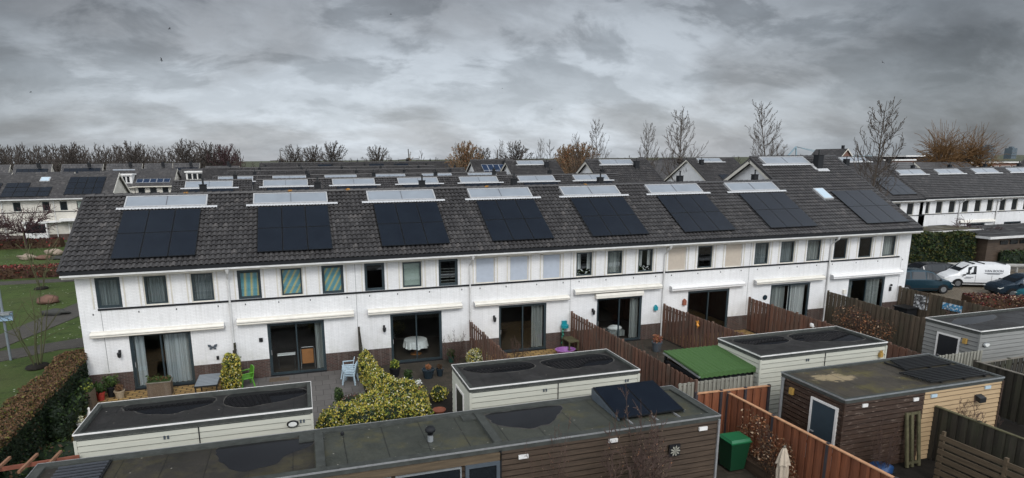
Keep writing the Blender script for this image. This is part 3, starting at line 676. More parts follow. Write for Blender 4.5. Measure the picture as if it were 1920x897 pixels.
pl=m.build('wall_plate',M['pot_dark'],org=(0,0,0)); pl.location=(33.5,-.005,1.78); pl.rotation_euler=(PI/2,0,0); tag(pl,'round dark decorative plate on the white wall left of a curtained patio door','wall plate')
m=MB(); m.prism([(26.36,-.14,1.6),(26.56,-.14,1.6),(26.56,-.14,1.78),(26.46,-.14,1.9),(26.36,-.14,1.78)],(0,.13,0)); bh=m.build('bird_house',M['plastic_teal'],org=(26.46,0,1.7)); tag(bh,'small teal bird house hanging on the white wall right of a patio door','bird house')
m=MB(); m.lathe([(.03,0),(.03,.012)],(26.46,-.155,1.7),8); 
def butterfly():
    m=MB()
    for sg in (-1,1):
        m.prism([(4.49,-.03,1.62),(4.49+sg*.08,-.05,1.74),(4.49+sg*.2,-.06,1.76),(4.49+sg*.17,-.06,1.65),(4.49+sg*.11,-.05,1.62)],(0,.012,0)); m.prism([(4.49,-.03,1.62),(4.49+sg*.13,-.05,1.60),(4.49+sg*.14,-.05,1.53),(4.49+sg*.06,-.04,1.52)],(0,.012,0))
    m.bar((4.49,-.035,1.52),(4.49,-.035,1.68),.02); o=m.build('butterfly_ornament',M['pot_grey'],org=(4.49,0,1.6)); tag(o,'grey metal butterfly ornament on the white wall beside the first downpipe','ornament')
butterfly()
m=MB(); m.lathe([(.02,0),(.06,.02),(.06,.1),(.03,.13)],(42.6,-.08,1.85),8); m.box(42.53,42.67,-.06,0,1.55,1.8); m.build('wall_lamp',M['metal_dark'],houses[7])
m=MB(); m.box(39.0,39.2,-.1,0,1.62,1.86); m.build('meter_box',M['awning'],houses[7])

# ---- rows behind: one of each kind built, then copied
FAR='houses of the white terraces behind'
def ordn(n): return ['first','second','third','fourth','fifth','sixth','seventh','eighth','ninth','tenth'][n]
pa=std_house('terraced_house','x',FAR,0,seed=21,strip=True); pb=std_house('terraced_house','x',FAR,0,seed=22,strip=True)
pg=std_house('terraced_house','x',FAR,0,seed=23,gl=True,strip=True); ph=std_house('terraced_house','x',FAR,0,5.9,high=True,gl=True,gr=True,seed=24,coll=True,rw=True)
used=set()
def put(proto,x,y,label,group=FAR,scz=1):
    if proto.name not in used: o=proto; used.add(proto.name)
    else: o=copy_tree(proto)
    o.location=(x,y,0); o['label']=label
    if scz!=1: o.scale=(1,1,scz)
    o['group']=group; return o
for i in range(7):
    put(pg if i==0 else (pa if i%2 else pb),-.4 if i==0 else 5.4*i-.1,21.0,'%s house from the left in the second terrace, pale collector under its ridge'%ordn(i),'houses of the second terrace')
put(ph,35.9,21.2,'tall gabled end house of the second terrace, black chimney on its front roof slope','houses of the second terrace',.985)
for i in range(6):
    put(pa if i%2 else pb,5.4*i+.0,38.3,'%s house from the left in the third terrace back, only roof showing'%ordn(i),'houses of the third terrace',.99)
put(ph,33.3,37.8,'tall gabled end house of the third terrace with collector on its roof','houses of the third terrace',.975)

for k,x in ((1,8.15),(2,10.95),(3,18.3),(4,24.1),(0,3.4)):
    m=MB(); m.blob((x,3.97,8.13),(.16,.08,.05),k,.3,10,6); m.build('moss_clump',M['moss_orange'],houses[k])
# fourth row: roofs without collectors, then the tall house with silver framed panels
pn=std_house('terraced_house','x',FAR,0,seed=31,coll=False); pn2=std_house('terraced_house','x',FAR,0,seed=32,coll=False,panels=(1.0,1.2,3,2,1.05,1.6))
pvw=std_house('terraced_house','x',FAR,0,5.9,high=True,gl=True,gr=True,seed=33,coll=False,panels=(.9,3.4,5,2,.85,1.6,'pv_blue','pv_frame_w'))
for i in range(6): put(pn,5.4*i-.4,56.0,'%s house from the left in the fourth terrace back, plain dark roof and flue'%ordn(i),'houses of the fourth terrace',1.02)
put(pvw,33.2,53.5,'tall gabled house with two rows of blue solar panels in silver frames','houses of the fourth terrace',.985)
for i in range(7): put(pn,5.4*i-6,76.0,'%s house from the left in the fifth terrace back, thin dark roof strip'%ordn(i),'houses of the fifth terrace',1.045)
kinds=[0,0,1,0,1,1,0,0,1]
for i in range(9):
    put(pn2 if kinds[i] else pn,5.4*i+1,106.0,'%s house from the left in the farthest terrace, %s'%(ordn(i),'solar panels on its roof' if kinds[i] else 'plain dark roof'),'houses of the farthest terrace',1.12)
# gabled houses standing between the rows at the right
pc=std_house('terraced_house','x',FAR,0,6.4,high=True,gl=True,gr=True,seed=35,mirror=True,panels=(1.9,.7,3,2,1.05,1.6),rw=False)
put(pc,57.3,35.8,'white gabled house just behind the tall bare tree with a nest','gabled houses at the right',.985)
put(pc,63.4,19.6,'tall end house of the right hand terrace, solar panels low on its roof','houses of the right hand terrace')
# right hand terrace
pr1=std_house('terraced_house','x',FAR,0,seed=41); pr2=std_house('terraced_house','x',FAR,0,seed=42)
awn_i={1}
for i in range(5):
    x=69.0+5.35*i
    o=put(pr1 if i%2 else pr2,x,19.6,'%s standard house from the left in the right hand terrace, white wall and pale collector'%ordn(i),'houses of the right hand terrace')
    if i in (1,3):
        m=MB(); m.prism([(.3,0,2.85),(.3,-.2,2.8),(.3,-.25,2.6),(.3,0,2.6)],(4.9,0,0)); a=m.build('awning',M['awning']); a.parent=o
# small row of brown-roofed houses and a dormer house further back
def plain_house(name,label,group,x0,x1,y0,yb,z1,zr,roofm='tile',wall='cream_brick',axis='x',panels=None,wins=(),over=.3,wm='glass_dark',chim=None,roof2=None):
    h=thing(name,label,'house',((x0+x1)/2,y0,0),group)
    w=MB(); ym=(y0+yb)/2; xm=(x0+x1)/2
    wall_grid(w,x0,x1,0,z1,[],y0)
    if axis=='x':
        for x in (x0,x1): w.quad((x,y0,0),(x,yb,0),(x,yb,z1),(x,ym,zr-.15),(x,y0,z1))
    else:
        w.quad((x0,y0,z1),(x1,y0,z1),(xm,y0,zr-.15))
        for x in (x0,x1): w.quad((x,y0,0),(x,yb,0),(x,yb,z1),(x,y0,z1))
    w.quad((x0,yb,0),(x1,yb,0),(x1,yb,z1),(x0,yb,z1))
    w.build('wall',M[wall],h)
    r=MB()
    if axis=='x':
        k=(zr-z1)/(ym-y0); a,b=x0-over,x1+over; ye=y0-.4; ze=z1-.4*k
        n=max(4,int((ym-ye)/.28)); 
        for j in range(n):
            f0=j/n; f1=(j+1)/n; ya=ye+(ym-ye)*f0; yb_=ye+(ym-ye)*f1; za=ze+(zr-ze)*f0; zb_=ze+(zr-ze)*f1
            r.quad((a,ya,za+.05),(b,ya,za+.05),(b,yb_,zb_),(a,yb_,zb_)); r.quad((a,ya,za-.01),(b,ya,za-.01),(b,ya,za+.05),(a,ya,za+.05))
        r.prism([(a,ym,zr),(b,ym,zr),(b,yb+.4,z1-.4*k),(a,yb+.4,z1-.4*k)],(0,0,-.12)); r.prism([(a,ye,ze-.02),(b,ye,ze-.02),(b,ym,zr-.04),(a,ym,zr-.04)],(0,0,-.12))
    else:
        for sx,xe in ((-1,x0-over),(1,x1+over)):
            k=(zr-z1)/(xm-x0); r.prism([(xm,y0-.35,zr),(xm,yb+.3,zr),(xe,yb+.3,z1-over*k),(xe,y0-.35,z1-over*k)],(0,0,-.14))
    rf=r.build('roof',M[roofm],h)
    bb=MB()
    if axis=='x':
        for x in (x0-over-.02,x1+over-.02):
            bb.prism([(x,ye,ze-.02),(x,ym,zr-.02),(x,ym,zr-.28),(x,ye,ze-.28)],(.05,0,0))
        bb.box(x0-over,x1+over,ye-.12,ye,ze-.14,ze)
    else:
        for xe in (x0-over,x1+over): k=(zr-z1)/(xm-x0); bb.prism([(xm,y0-.38,zr+.0),(xe,y0-.38,z1-over*k),(xe,y0-.38,z1-over*k-.26),(xm,y0-.38,zr-.28)],(0,.05,0))
    bb.build('barge_board',M['cream_trim'],h)
    for (a,b,c,d) in wins:
        f=frame_mb(a,b,c,d,.07,y0-.03,y0+.02).build('window',M['frame_dark'],h); MB().box(a+.07,b-.07,y0-.015,y0,c+.07,d-.07).build('glass_pane',M[wm],f)
    if panels:
        k=(zr-z1)/(ym-y0); c=1/math.sqrt(1+k*k)
        for (xa,s0,cols,rows,pw,pph,cell,fr) in panels:
            for rr_ in range(rows):
                for cc in range(cols):
                    mb=MB(); X=xa+cc*(pw+.03); S=s0+rr_*(pph+.03)
                    def q(x,s,hh): return (x,y0-.4+s*c-hh*k*c,z1-.4*k+s*k*c+hh*c)
                    P=[q(X,S,.06),q(X+pw,S,.06),q(X+pw,S+pph,.06),q(X,S+pph,.06),q(X,S,.12),q(X+pw,S,.12),q(X+pw,S+pph,.12),q(X,S+pph,.12)]
                    mb.add(P,[(0,3,2,1),(4,5,6,7),(0,1,5,4),(1,2,6,5),(2,3,7,6),(3,0,4,7)]); mb.cur=1
                    t=.04; mb.add([q(X+t,S+t,.125),q(X+pw-t,S+t,.125),q(X+pw-t,S+pph-t,.125),q(X+t,S+pph-t,.125)],[(0,1,2,3)])
                    mb.build('solar_panel',[M[fr],M[cell]],h)
    if chim:
        x,y,z=chim; MB().box(x-.25,x+.25,y-.25,y+.25,z-.9,z).build('chimney',M['trim_black'],h)
    return h
G1='brown roofed houses behind the second terrace'
plain_house('detached_house','brown tiled house with cream end wall between the tall bare trees','',59.5,67.2,56,64,6.2,9.1,axis='x',wins=[(61,62.6,4.2,5.6)],chim=(61,60,9.6))
plain_house('detached_house','gabled house with blue panels on its roof behind the tree with a nest','',66.2,73,60,68,6.0,9.4,axis='y',panels=None)
# left hand front facade row, facing the lawn
GL='houses of the left hand terrace by the lawn'
def front_house(x0,w,label,panels,rw=None,door=None,bay=None,wins=(),gr=False,gl=False,seed=0):
    y0=60
    h=thing('terraced_house',label,'house',(x0,y0,0),GL); x1=x0+w; z1=5.5; zr=8.15
    holes=[(x0+a,x0+b,c,d) for a,b,c,d in wins]; 
    mb=MB(); wall_grid(mb,x0,x1,0,z1,[(a,b,c,d) for a,b,c,d in holes],y0)
    for x in (x0,x1): mb.quad((x,y0,0),(x,y0+9,0),(x,y0+9,z1),(x,y0+4.5,zr-.1),(x,y0,z1))
    mb.quad((x0,y0+9,0),(x1,y0+9,0),(x1,y0+9,z1),(x0,y0+9,z1)); mb.build('wall',M['cream_brick'],h)
    MB().box(x0,x1,y0-.04,y0,3.55,3.64).build('sill_band',M['trim_black'],h)
    MB().box(x0,x1,y0-.03,y0,0,.8).build('brick_plinth',M['dark_brick'],h)
    a,b=x0-(.35 if gl else 0),x1+(.35 if gr else 0); r=MB(); k=(zr-z1)/4.5
    n=17
    for j in range(n):
        ya=y0-.5+5.0*j/n; yb_=y0-.5+5.0*(j+1)/n; za=z1-.5*k+(zr-z1+.5*k)*j/n; zb_=z1-.5*k+(zr-z1+.5*k)*(j+1)/n
        r.quad((a,ya,za+.06),(b,ya,za+.06),(b,yb_,zb_),(a,yb_,zb_)); r.quad((a,ya,za-.01),(b,ya,za-.01),(b,ya,za+.06),(a,ya,za+.06))
    r.prism([(a,y0+4.5,zr),(b,y0+4.5,zr),(b,y0+9.4,z1-.4*k),(a,y0+9.4,z1-.4*k)],(0,0,-.12)); r.prism([(a,y0-.48,z1-.5*k-.02),(b,y0-.48,z1-.5*k-.02),(b,y0+4.5,zr-.03),(a,y0+4.5,zr-.03)],(0,0,-.12))
    rf=r.build('roof',M['tile'],h)
    MB().box(a,b,y0-.62,y0-.5,z1-.5*k-.12,z1-.5*k+.02).build('gutter',M['gutter'],h)
    if gr:
        m=MB(); x=b-.03; m.prism([(x,y0-.5,z1-.5*k),(x,y0+4.5,zr+.02),(x,y0+4.5,zr-.28),(x,y0-.5,z1-.5*k-.28)],(.06,0,0)); m.prism([(x,y0+9.4,z1-.4*k),(x,y0+4.5,zr+.02),(x,y0+4.5,zr-.28),(x,y0+9.4,z1-.4*k-.28)],(.06,0,0)); m.build('barge_board',M['awning'],h)
    c=1/math.sqrt(1+k*k)
    def q(x,s,hh): return (x,y0-.5+s*c-hh*k*c,z1-.5*k+s*k*c+hh*c)
    def sb(m,xa,xb,s0,s1,h0,h1): m.add([q(xa,s0,h0),q(xb,s0,h0),q(xb,s1,h0),q(xa,s1,h0),q(xa,s0,h1),q(xb,s0,h1),q(xb,s1,h1),q(xa,s1,h1)],[(0,3,2,1),(4,5,6,7),(0,1,5,4),(1,2,6,5),(2,3,7,6),(3,0,4,7)])
    for (xa,s0,cols,rows,pw,pph) in panels:
        for j in range(rows):
            for i in range(cols):
                m=MB(); X=x0+xa+i*(pw+.04); S=s0+j*(pph+.04); sb(m,X,X+pw,S,S+pph,.05,.11); m.cur=1; m.add([q(X+.04,S+.04,.115),q(X+pw-.04,S+.04,.115),q(X+pw-.04,S+pph-.04,.115),q(X+.04,S+pph-.04,.115)],[(0,1,2,3)])
                m.build('solar_panel',[M['pv_frame'],M['pv']],h)
    if rw: m=MB(); sb(m,x0+rw,x0+rw+1.1,3.9,4.9,.0,.12); f=m.build('roof_window',M['coll_frame'],h); m=MB(); sb(m,x0+rw+.1,x0+rw+1.0,4.0,4.8,.1,.14); m.build('glass_pane',M['skyglass'],f)
    for a_,b_,c_,d_ in holes:
        f=frame_mb(a_,b_,c_,d_,.07,y0+.03,y0+.1).build('window',M['frame_dark'],h); MB().box(a_+.07,b_-.07,y0+.06,y0+.08,c_+.07,d_-.07).build('glass_pane',M['blind_green' if a_>-18.5 and a_<-17.5 else 'glass_dark'],f)
    if door is not None:
        X=x0+door; d=frame_mb(X-.5,X+1.35,0,2.25,.1,y0-.12,y0-.02).build('front_door',M['white_trim'],h); MB().box(X-.05,X+.9,y0-.1,y0-.05,.02,2.1).build('door_leaf',M['door_black'],d); MB().box(X-.05,X+.0,y0-.12,y0-.06,.0,2.15).build('door_post',M['white_trim'],d); MB().box(X-1.1,X+2.0,y0-1.1,y0-.0,2.45,2.75).build('porch_canopy',M['white_trim'],h)
        MB().box(X+1.7,X+1.78,y0-1.05,y0-.95,0,2.45).build('porch_post',M['white_trim'],h)
    if bay is not None:
        X=x0+bay; b_=frame_mb(X,X+2.4,.9,2.3,.14,y0-.5,y0-.02).build('bay_window',M['white_trim'],h); MB().box(X+.14,X+2.26,y0-.46,y0-.1,1.04,2.16).build('glass_pane',M['glass_dark'],b_); MB().box(X-.15,X+4.2,y0-.6,y0,2.3,2.5).build('canopy',M['white_trim'],h); MB().box(X,X+2.4,y0-.5,y0,0,.9).build('bay_wall',M['white_brick'],h)
    m=MB(); m.tube([(x0+.05,y0-.1,0),(x0+.05,y0-.1,5.1)],.05,6); m.build('downpipe',M['gutter'],h); return h
front_house(-20.8,6.3,'end house of the left hand terrace with cream gable and twelve solar panels',[(1.2,.75,4,3,1.0,1.32)],door=1.85,wins=[(.7,1.5,3.75,4.85),(2.55,3.35,3.75,4.85),(4.5,5.3,3.75,4.85)],gr=True,seed=1)
front_house(-26.3,5.5,'left hand terrace house with a wide solar array and a roof window',[(.0,.5,4,2,1.25,1.0),(.0,2.6,2,1,1.25,1.0)],rw=3.4,bay=2.2,wins=[(1.2,2.0,3.75,4.85),(4.3,5.1,3.75,4.85)],seed=2)
front_house(-31.8,5.5,'leftmost house of the left hand terrace, panels cut by the picture edge',[(1.2,.5,3,3,1.25,1.0)],bay=1.6,wins=[(.9,1.8,3.75,4.85),(3.6,4.5,3.75,4.85)],gl=False,seed=3)
# dormer houses behind it
def dormer(h,x0,x1,y,z0,z1):
    m=MB(); m.box(x0-.15,x1+.15,y-.25,y+3,z1,z1+.22); d=m.build('dormer_roof',M['white_trim'],h)
    m=MB(); m.box(x0,x1,y,y+2.8,z0,z1); m.build('dormer',M['white_trim'],h)
    n=3
    for i in range(n):
        a=x0+.2+(x1-x0-.4)*i/n; f=frame_mb(a,a+(x1-x0-.4)/n-.06,z0+.3,z1-.1,.06,y-.04,y).build('dormer_window',M['white_trim'],h); MB().box(a+.06,a+(x1-x0-.4)/n-.12,y-.02,y+.0,z0+.36,z1-.16).build('glass_pane',M['glass_dark'],f)
h=plain_house('terraced_house','cream house with a row of five blue panels low on its roof','',-14.9,-9.9,75,84,6.2,8.5,wall='cream_brick',panels=[(-14.8,.9,5,1,.9,1.15,'pv_blue','pv_frame_w')],wins=[(-14.5,-13.6,4.3,5.8),(-12.9,-12.0,4.3,5.8),(-11.2,-10.4,4.3,5.8)])
h=plain_house('terraced_house','cream house with a white dormer beside the house with five blue panels','',-20,-15.0,75,84,6.1,8.3,wall='cream_brick',wins=[(-17,-16,4.2,5.6)]); dormer(h,-17.3,-15.3,75.6,6.2,7.6)
h=plain_house('terraced_house','grey roofed house with a white dormer behind the left end of the near row','',-9.4,-4.9,80,88,5.6,8.4,wall='cream_brick'); dormer(h,-8.7,-6.0,80.9,6.4,7.8)
# far gabled houses below the wood at the left
labs=['pale gabled house at the picture\'s left edge below the wood','gabled house with wide dark panels below the wood, second from the left','gabled house with a long solar array beside a reddish bush','gabled house with a roof collector in front of the wood, fourth from the left','brown roofed gabled house at the foot of the large round tree','gabled house with blue panels behind the dormer house','low gabled house at the right end of the far left group']
xs_=[-50.5,-42,-34.2,-26.6,-20,-14.8,-9]
for k,(x,lb) in enumerate(zip(xs_,labs)):
    pp={0:[(x+1.6,2.9,4,2,1.1,1.15,'pv','pv_frame')],1:[(x+.4,3.0,5,2,1.0,1.1,'pv','pv_frame')],2:[(x+.3,3.0,6,2,1.0,1.1,'pv','pv_frame')],3:[(x+1.0,3.9,2,1,1.9,.9,'coll_glass','coll_frame')],5:[(x+.2,2.9,4,2,1.0,1.1,'pv','pv_frame')]}.get(k)
    w={0:7.5,1:5.8,2:6.6,3:5.8,4:4.6,5:4.4,6:6}[k]
    plain_house('gabled_house',lb,'far gabled houses at the left',x,x+w,104,112,5.0,9.25 if k<6 else 8.6,wall='cream_brick',panels=pp,over=.2,chim=(x+w*.7,107,9.5))
for k in range(4): # low dark roofs between
    x=-46+k*9.2; plain_house('terraced_house',['dark low roof at the far left in front of the gabled houses','dark roof with a white strip in front of the gabled houses, left of centre','dark roof strip directly behind the left hand terrace','dark roof strip behind the house with five blue panels'][k],'low roofs behind the left hand terrace',x,x+8.6,90,98,5.5,8.0,over=.0,panels=[(x+2.0,3.2,2,1,2.3,.8,'coll_glass','coll_frame')] if k in(1,2) else None)
# far right buildings
def flat_block(name,label,x0,x1,y0,y1,z1,wall='red_brick',trim='white_trim',cat='building',over=.3,zt=.28,roofm='bitumen',windows=0):
    h=thing(name,label,cat,((x0+x1)/2,y0,0)); MB().box(x0,x1,y0,y1,0,z1).build('wall',M[wall],h)
    MB().box(x0-over,x1+over,y0-over,y1+over,z1,z1+zt).build('roof_edge',M[trim],h)
    MB().box(x0-over+.1,x1+over-.1,y0-over+.1,y1+over-.1,z1+zt,z1+zt+.03).build('roof',M[roofm],h)
    for i in range(windows):
        a=x0+.6+(x1-x0-1.2)*i/windows; f=frame_mb(a,a+(x1-x0-1.2)/windows-.5,z1-1.8,z1-.6,.08,y0-.04,y0).build('window',M['white_trim'],h); MB().box(a+.08,a+(x1-x0-1.2)/windows-.58,y0-.02,y0,z1-1.72,z1-.68).build('glass_pane',M['glass_dark'],f)
    return h
flat_block('flat_roof_building','long red brick building with a white roof edge behind the tallest bare tree',124,136,75,83,8.4,windows=4)
flat_block('flat_roof_building','dark flat building with white roof edges behind the orange willow',136,162,70,80,7.7,windows=7)
flat_block('flat_roof_building','upper dark storey with a white edge behind the orange willow',142,160.5,82,90,9.2,wall='trim_black')
plain_house('detached_house','small dark roofed house with a white gable on the skyline at the right','',132.5,138.5,92,101,8.0,11.2,axis='y',wall='red_brick',chim=(136.4,94,12.0))
plain_house('detached_house','red brick gabled house cut by the right picture edge','',157.5,164,62,69,6.2,9.3,axis='y',wall='red_brick')
plain_house('detached_house','grey hipped roof house behind the first collector of the right hand terrace','',84,92,36,44,5.5,8.6,axis='x',wall='cream_brick',chim=(88,40,9.2))
plain_house('detached_house','dark roofed house with a pale wall behind the right hand terrace near the edge','',98,108,40,48,5.6,8.5,axis='x',wall='white_brick')
# bits far away: towers, bridge, windmills
def tower(x,y,w,z,label):
    h=thing('tower_block',label,'tower block',(x,y,0)); MB().box(x-w/2,x+w/2,y,y+w,0,z).build('wall',M['far_block'],h); MB().box(x-w/4,x+w/4,y+w/4,y+w*.7,z,z+3).build('roof_housing',M['far_block'],h)
    m=MB()
    for k in range(int(z/6)-1): m.box(x-w/2-.1,x+w/2+.1,y-.15,y,6*k+5,6*k+6.5)
    m.build('window_band',M['glass_dark'],h)
tower(1330,880,17,25,'left one of two distant blue grey tower blocks on the right skyline'); tower(1392,880,14,21,'right one of two distant blue grey tower blocks near the picture edge')
def bridge():
    h=thing('cable_bridge','distant pale cable bridge on the skyline right of the second tall tree','bridge',(1430,1500,0))
    m=MB(); m.bar((1400,1500,0),(1436,1500,36),4,3); m.bar((1440,1500,0),(1436,1500,36),3,3); m.build('pylon',M['far_steel'],h)
    m=MB()
    for x,z in ((1560,9),(1600,9)): m.bar((1436,1500,36),(x,1500,z),1.6,1.4)
    m.build('stay_cables',M['far_steel'],h)
    MB().box(1300,1800,1498,1504,6.5,8.5).build('deck',M['far_steel'],h)
bridge()
def windmill(x,y,s,label,rot):
    h=thing('windmill',label,'windmill',(x,y,0)); m=MB(); m.lathe([(3.4*s,0),(2.3*s,9*s),(1.9*s,9.2*s)],(x,y,0),10); m.build('body',M['trim_black'],h)
    m=MB(); m.blob((x,y,10*s),(2*s,2.4*s,1.5*s),3,.05); m.build('cap',M['bark_far'],h)
    for k in range(4):
        a=rot+k*PI/2; m=MB(); m.bar((x,y-2.6*s,10*s),(x+9*s*math.cos(a),y-2.6*s,10*s+9*s*math.sin(a)),1.1*s,.6*s); m.build('sail',M['bark_far'],h)
windmill(-3.6,500,.95,'small distant windmill left of the three round trees, sails like a plus sign',.04); windmill(100,500,.95,'small distant windmill left of the single round tree on the skyline',.05); windmill(179,500,.9,'small distant windmill right of the thin pale tree on the skyline',.02)

# ------------------------------------------------------------------ bare trees
def segs_tree(seed,style,H):
    rr=random.Random(seed); T=[];Cw=[]
    def path(p,d,L_,r,n,up,wob,out,rend):
        pts=[(Vector(p),r)]; d=Vector(d).normalized(); q=Vector(p)
        for i in range(n):
            d=(d+Vector((rr.uniform(-wob,wob),rr.uniform(-wob,wob),rr.uniform(-wob,wob)+up))).normalized()
            q=q+d*(L_/n); pts.append((q.copy(),r+(rend-r)*(i+1)/n))
        for a,b in zip(pts,pts[1:]): out.append((a[0],b[0],a[1],b[1]))
        return pts
    def rdir(d,ang):
        d=Vector(d).normalized(); a=d.orthogonal().normalized(); b=d.cross(a); t=rr.uniform(0,2*PI)
        return d*math.cos(ang)+(a*math.cos(t)+b*math.sin(t))*math.sin(ang)
    if style=='tall':      # tall upright crown, open
        tr=path((0,0,0),(0,0,1),H,H*.0095,14,.05,.06,T,H*.0012)
        nb=int(36)
        for k in range(nb):
            f=.32+.63*k/nb+rr.uniform(-.02,.02); i=min(13,int(f*14)); p,r=tr[i]; p=p.lerp(tr[i+1][0],f*14-i)
            a=k*2.4+rr.uniform(-.5,.5); el=rr.uniform(.35,.7); d=(math.cos(a)*math.cos(el),math.sin(a)*math.cos(el),math.sin(el))
            L1=H*(.31*(1-f)**.75+.05)*rr.uniform(.8,1.2)
            b=path(p,d,L1,r*.45+.004,7,.17,.13,Cw,.006)
            for m in range(1,8):
                if rr.random()<.92:
                    q,r2=b[m]; L2=L1*rr.uniform(.25,.5)*(1-m/12); b2=path(q,rdir(b[m][0]-b[m-1][0],rr.uniform(.4,.8)),L2,r2*.6+.002,4,.2,.16,Cw,.004)
                    for n_ in range(1,5):
                        if rr.random()<.6: path(b2[n_][0],rdir(b2[n_][0]-b2[n_-1][0],rr.uniform(.5,.9)),L2*rr.uniform(.3,.6),.006,2,.1,.2,Cw,.003)
    elif style=='round':   # short trunk, fan of twigs filling a ball
        tr=path((0,0,0),(0,0,1),H*.8,H*.018,8,.05,.04,T,H*.003)
        for k in range(46):
            f=.24+.72*k/46; i=min(7,int(f*8)); p,r=tr[i]; p=p.lerp(tr[i+1][0],f*8-i); a=k*2.4
            el=.30+.95*f*f; d=(math.cos(a)*math.cos(el),math.sin(a)*math.cos(el),math.sin(el)); c0=Vector((0,0,H*.60)); 
            # length to the surface of the crown ball
            dv=Vector(d); rel=p-c0; bq=rel.dot(dv); L1=max(.5,-bq+math.sqrt(max(.01,bq*bq-rel.length_squared+(H*.40)**2)))*rr.uniform(.86,1.05)
            b=path(p,d,L1,r*.4+.012,6,.0,.07,Cw,.014)
            for m in range(1,7):
                for _ in range(3):
                    q,r2=b[m]; L2=L1*rr.uniform(.14,.30); b2=path(q,rdir(b[m][0]-b[m-1][0],rr.uniform(.35,.75)),L2,r2*.6,2,.0,.12,Cw,.01)
                    path(b2[1][0],rdir(b2[1][0]-b2[0][0],rr.uniform(.4,.8)),L2*.6,.012,1,.0,.1,Cw,.008)
    elif style=='row':     # narrow roadside crown seen as a mass
        tr=path((0,0,0),(0,0,1),H,H*.012,6,.05,.05,T,H*.003)
        for k in range(15):
            f=.15+.8*k/15; i=min(5,int(f*6)); p,r=tr[i]; p=p.lerp(tr[i+1][0],f*6-i); a=k*2.4; el=rr.uniform(.6,1.0)
            d=(math.cos(a)*math.cos(el),math.sin(a)*math.cos(el),math.sin(el)); L1=H*.3*(1.15-f); b=path(p,d,L1,.05,4,.1,.14,Cw,.02)
            for m in range(1,5):
                path(b[m][0],rdir(b[m][0]-b[m-1][0],rr.uniform(.4,.8)),L1*.4,.03,2,.1,.2,Cw,.015)
                path(b[m][0],rdir(b[m][0]-b[m-1][0],rr.uniform(.4,.8)),L1*.3,.025,2,.1,.2,Cw,.015)
    elif style=='shrub':   # many stems from the ground
        for k in range(9):
            a=k*2.4+rr.uniform(-.4,.4); el=rr.uniform(.75,1.4); d=(math.cos(a)*math.cos(el),math.sin(a)*math.cos(el),math.sin(el))
            L1=H*rr.uniform(.75,1.08); b=path((math.cos(a)*.03*H,math.sin(a)*.03*H,0),d,L1,H*.009,8,.06,.12,T if k<2 else Cw,.004)
            for m in range(2,8):
                for _ in range(2):
                    q,r2=b[m]; L2=L1*rr.uniform(.15,.4)*(1.1-m/10); b2=path(q,rdir(b[m][0]-b[m-1][0],rr.uniform(.4,.9)),L2,r2*.6,4,.08,.2,Cw,.004)
                    for n_ in (1,2,3): path(b2[n_][0],rdir(b2[n_][0]-b2[n_-1][0],rr.uniform(.4,.9)),L2*.4,.005,2,.05,.2,Cw,.003)
    elif style=='young':   # few thin stems
        for k in range(6):
            a=k*1.1+rr.uniform(-.3,.3); el=rr.uniform(1.15,1.45); b=path((math.cos(a)*.12,math.sin(a)*.12,0),(math.cos(a)*math.cos(el),math.sin(a)*math.cos(el),math.sin(el)),H*rr.uniform(.7,1),.035,7,.0,.1,T if k<2 else Cw,.012)
            for m in range(3,7): path(b[m][0],rdir(b[m][0]-b[m-1][0],rr.uniform(.6,1.1)),H*.3,.016,4,.04,.2,Cw,.006)
    elif style=='willow':  # pollard heads and arching shoots
        for s in range(3):
            t=path((s*.9*H*.25-.2*H,rr.uniform(-.4,.4),0),(rr.uniform(-.2,.2),0,1),H*.5,H*.028,5,.03,.12,T,H*.02)
            heads=[t[-1][0]]
            for q in range(4): b=path(t[-1-q%2][0],rdir((0,0,1),.9),H*.16,H*.016,3,.1,.15,T,H*.012); heads.append(b[-1][0])
            for hd in heads:
                for _ in range(34):
                    a=rr.uniform(0,2*PI); el=rr.uniform(.1,1.35); path(hd,(math.cos(a)*math.cos(el),math.sin(a)*math.cos(el),math.sin(el)),H*rr.uniform(.16,.36),.026,6,-.09,.16,Cw,.008)
    elif style=='spread':  # flat spreading ornamental tree
        T_=path((0,0,0),(0,0,1),H*.35,H*.03,4,.05,.05,T,H*.02)
        for k in range(22):
            a=k*2.4; el=rr.uniform(.2,1.1); L1=H*rr.uniform(.5,.75); b=path(T_[-1][0],(math.cos(a)*math.cos(el)*1.3,math.sin(a)*math.cos(el)*1.3,math.sin(el)),L1,H*.010,7,-.02,.2,Cw,.012)
            for m in range(2,8):
                for _ in range(2):
                    L2=L1*rr.uniform(.2,.4); b2=path(b[m][0],rdir(b[m][0]-b[m-1][0],rr.uniform(.4,.9)),L2,.02,3,-.02,.25,Cw,.01); path(b2[1][0],rdir(b2[1][0]-b2[0][0],.7),L2*.6,.014,2,-.02,.2,Cw,.008)
    return T,Cw
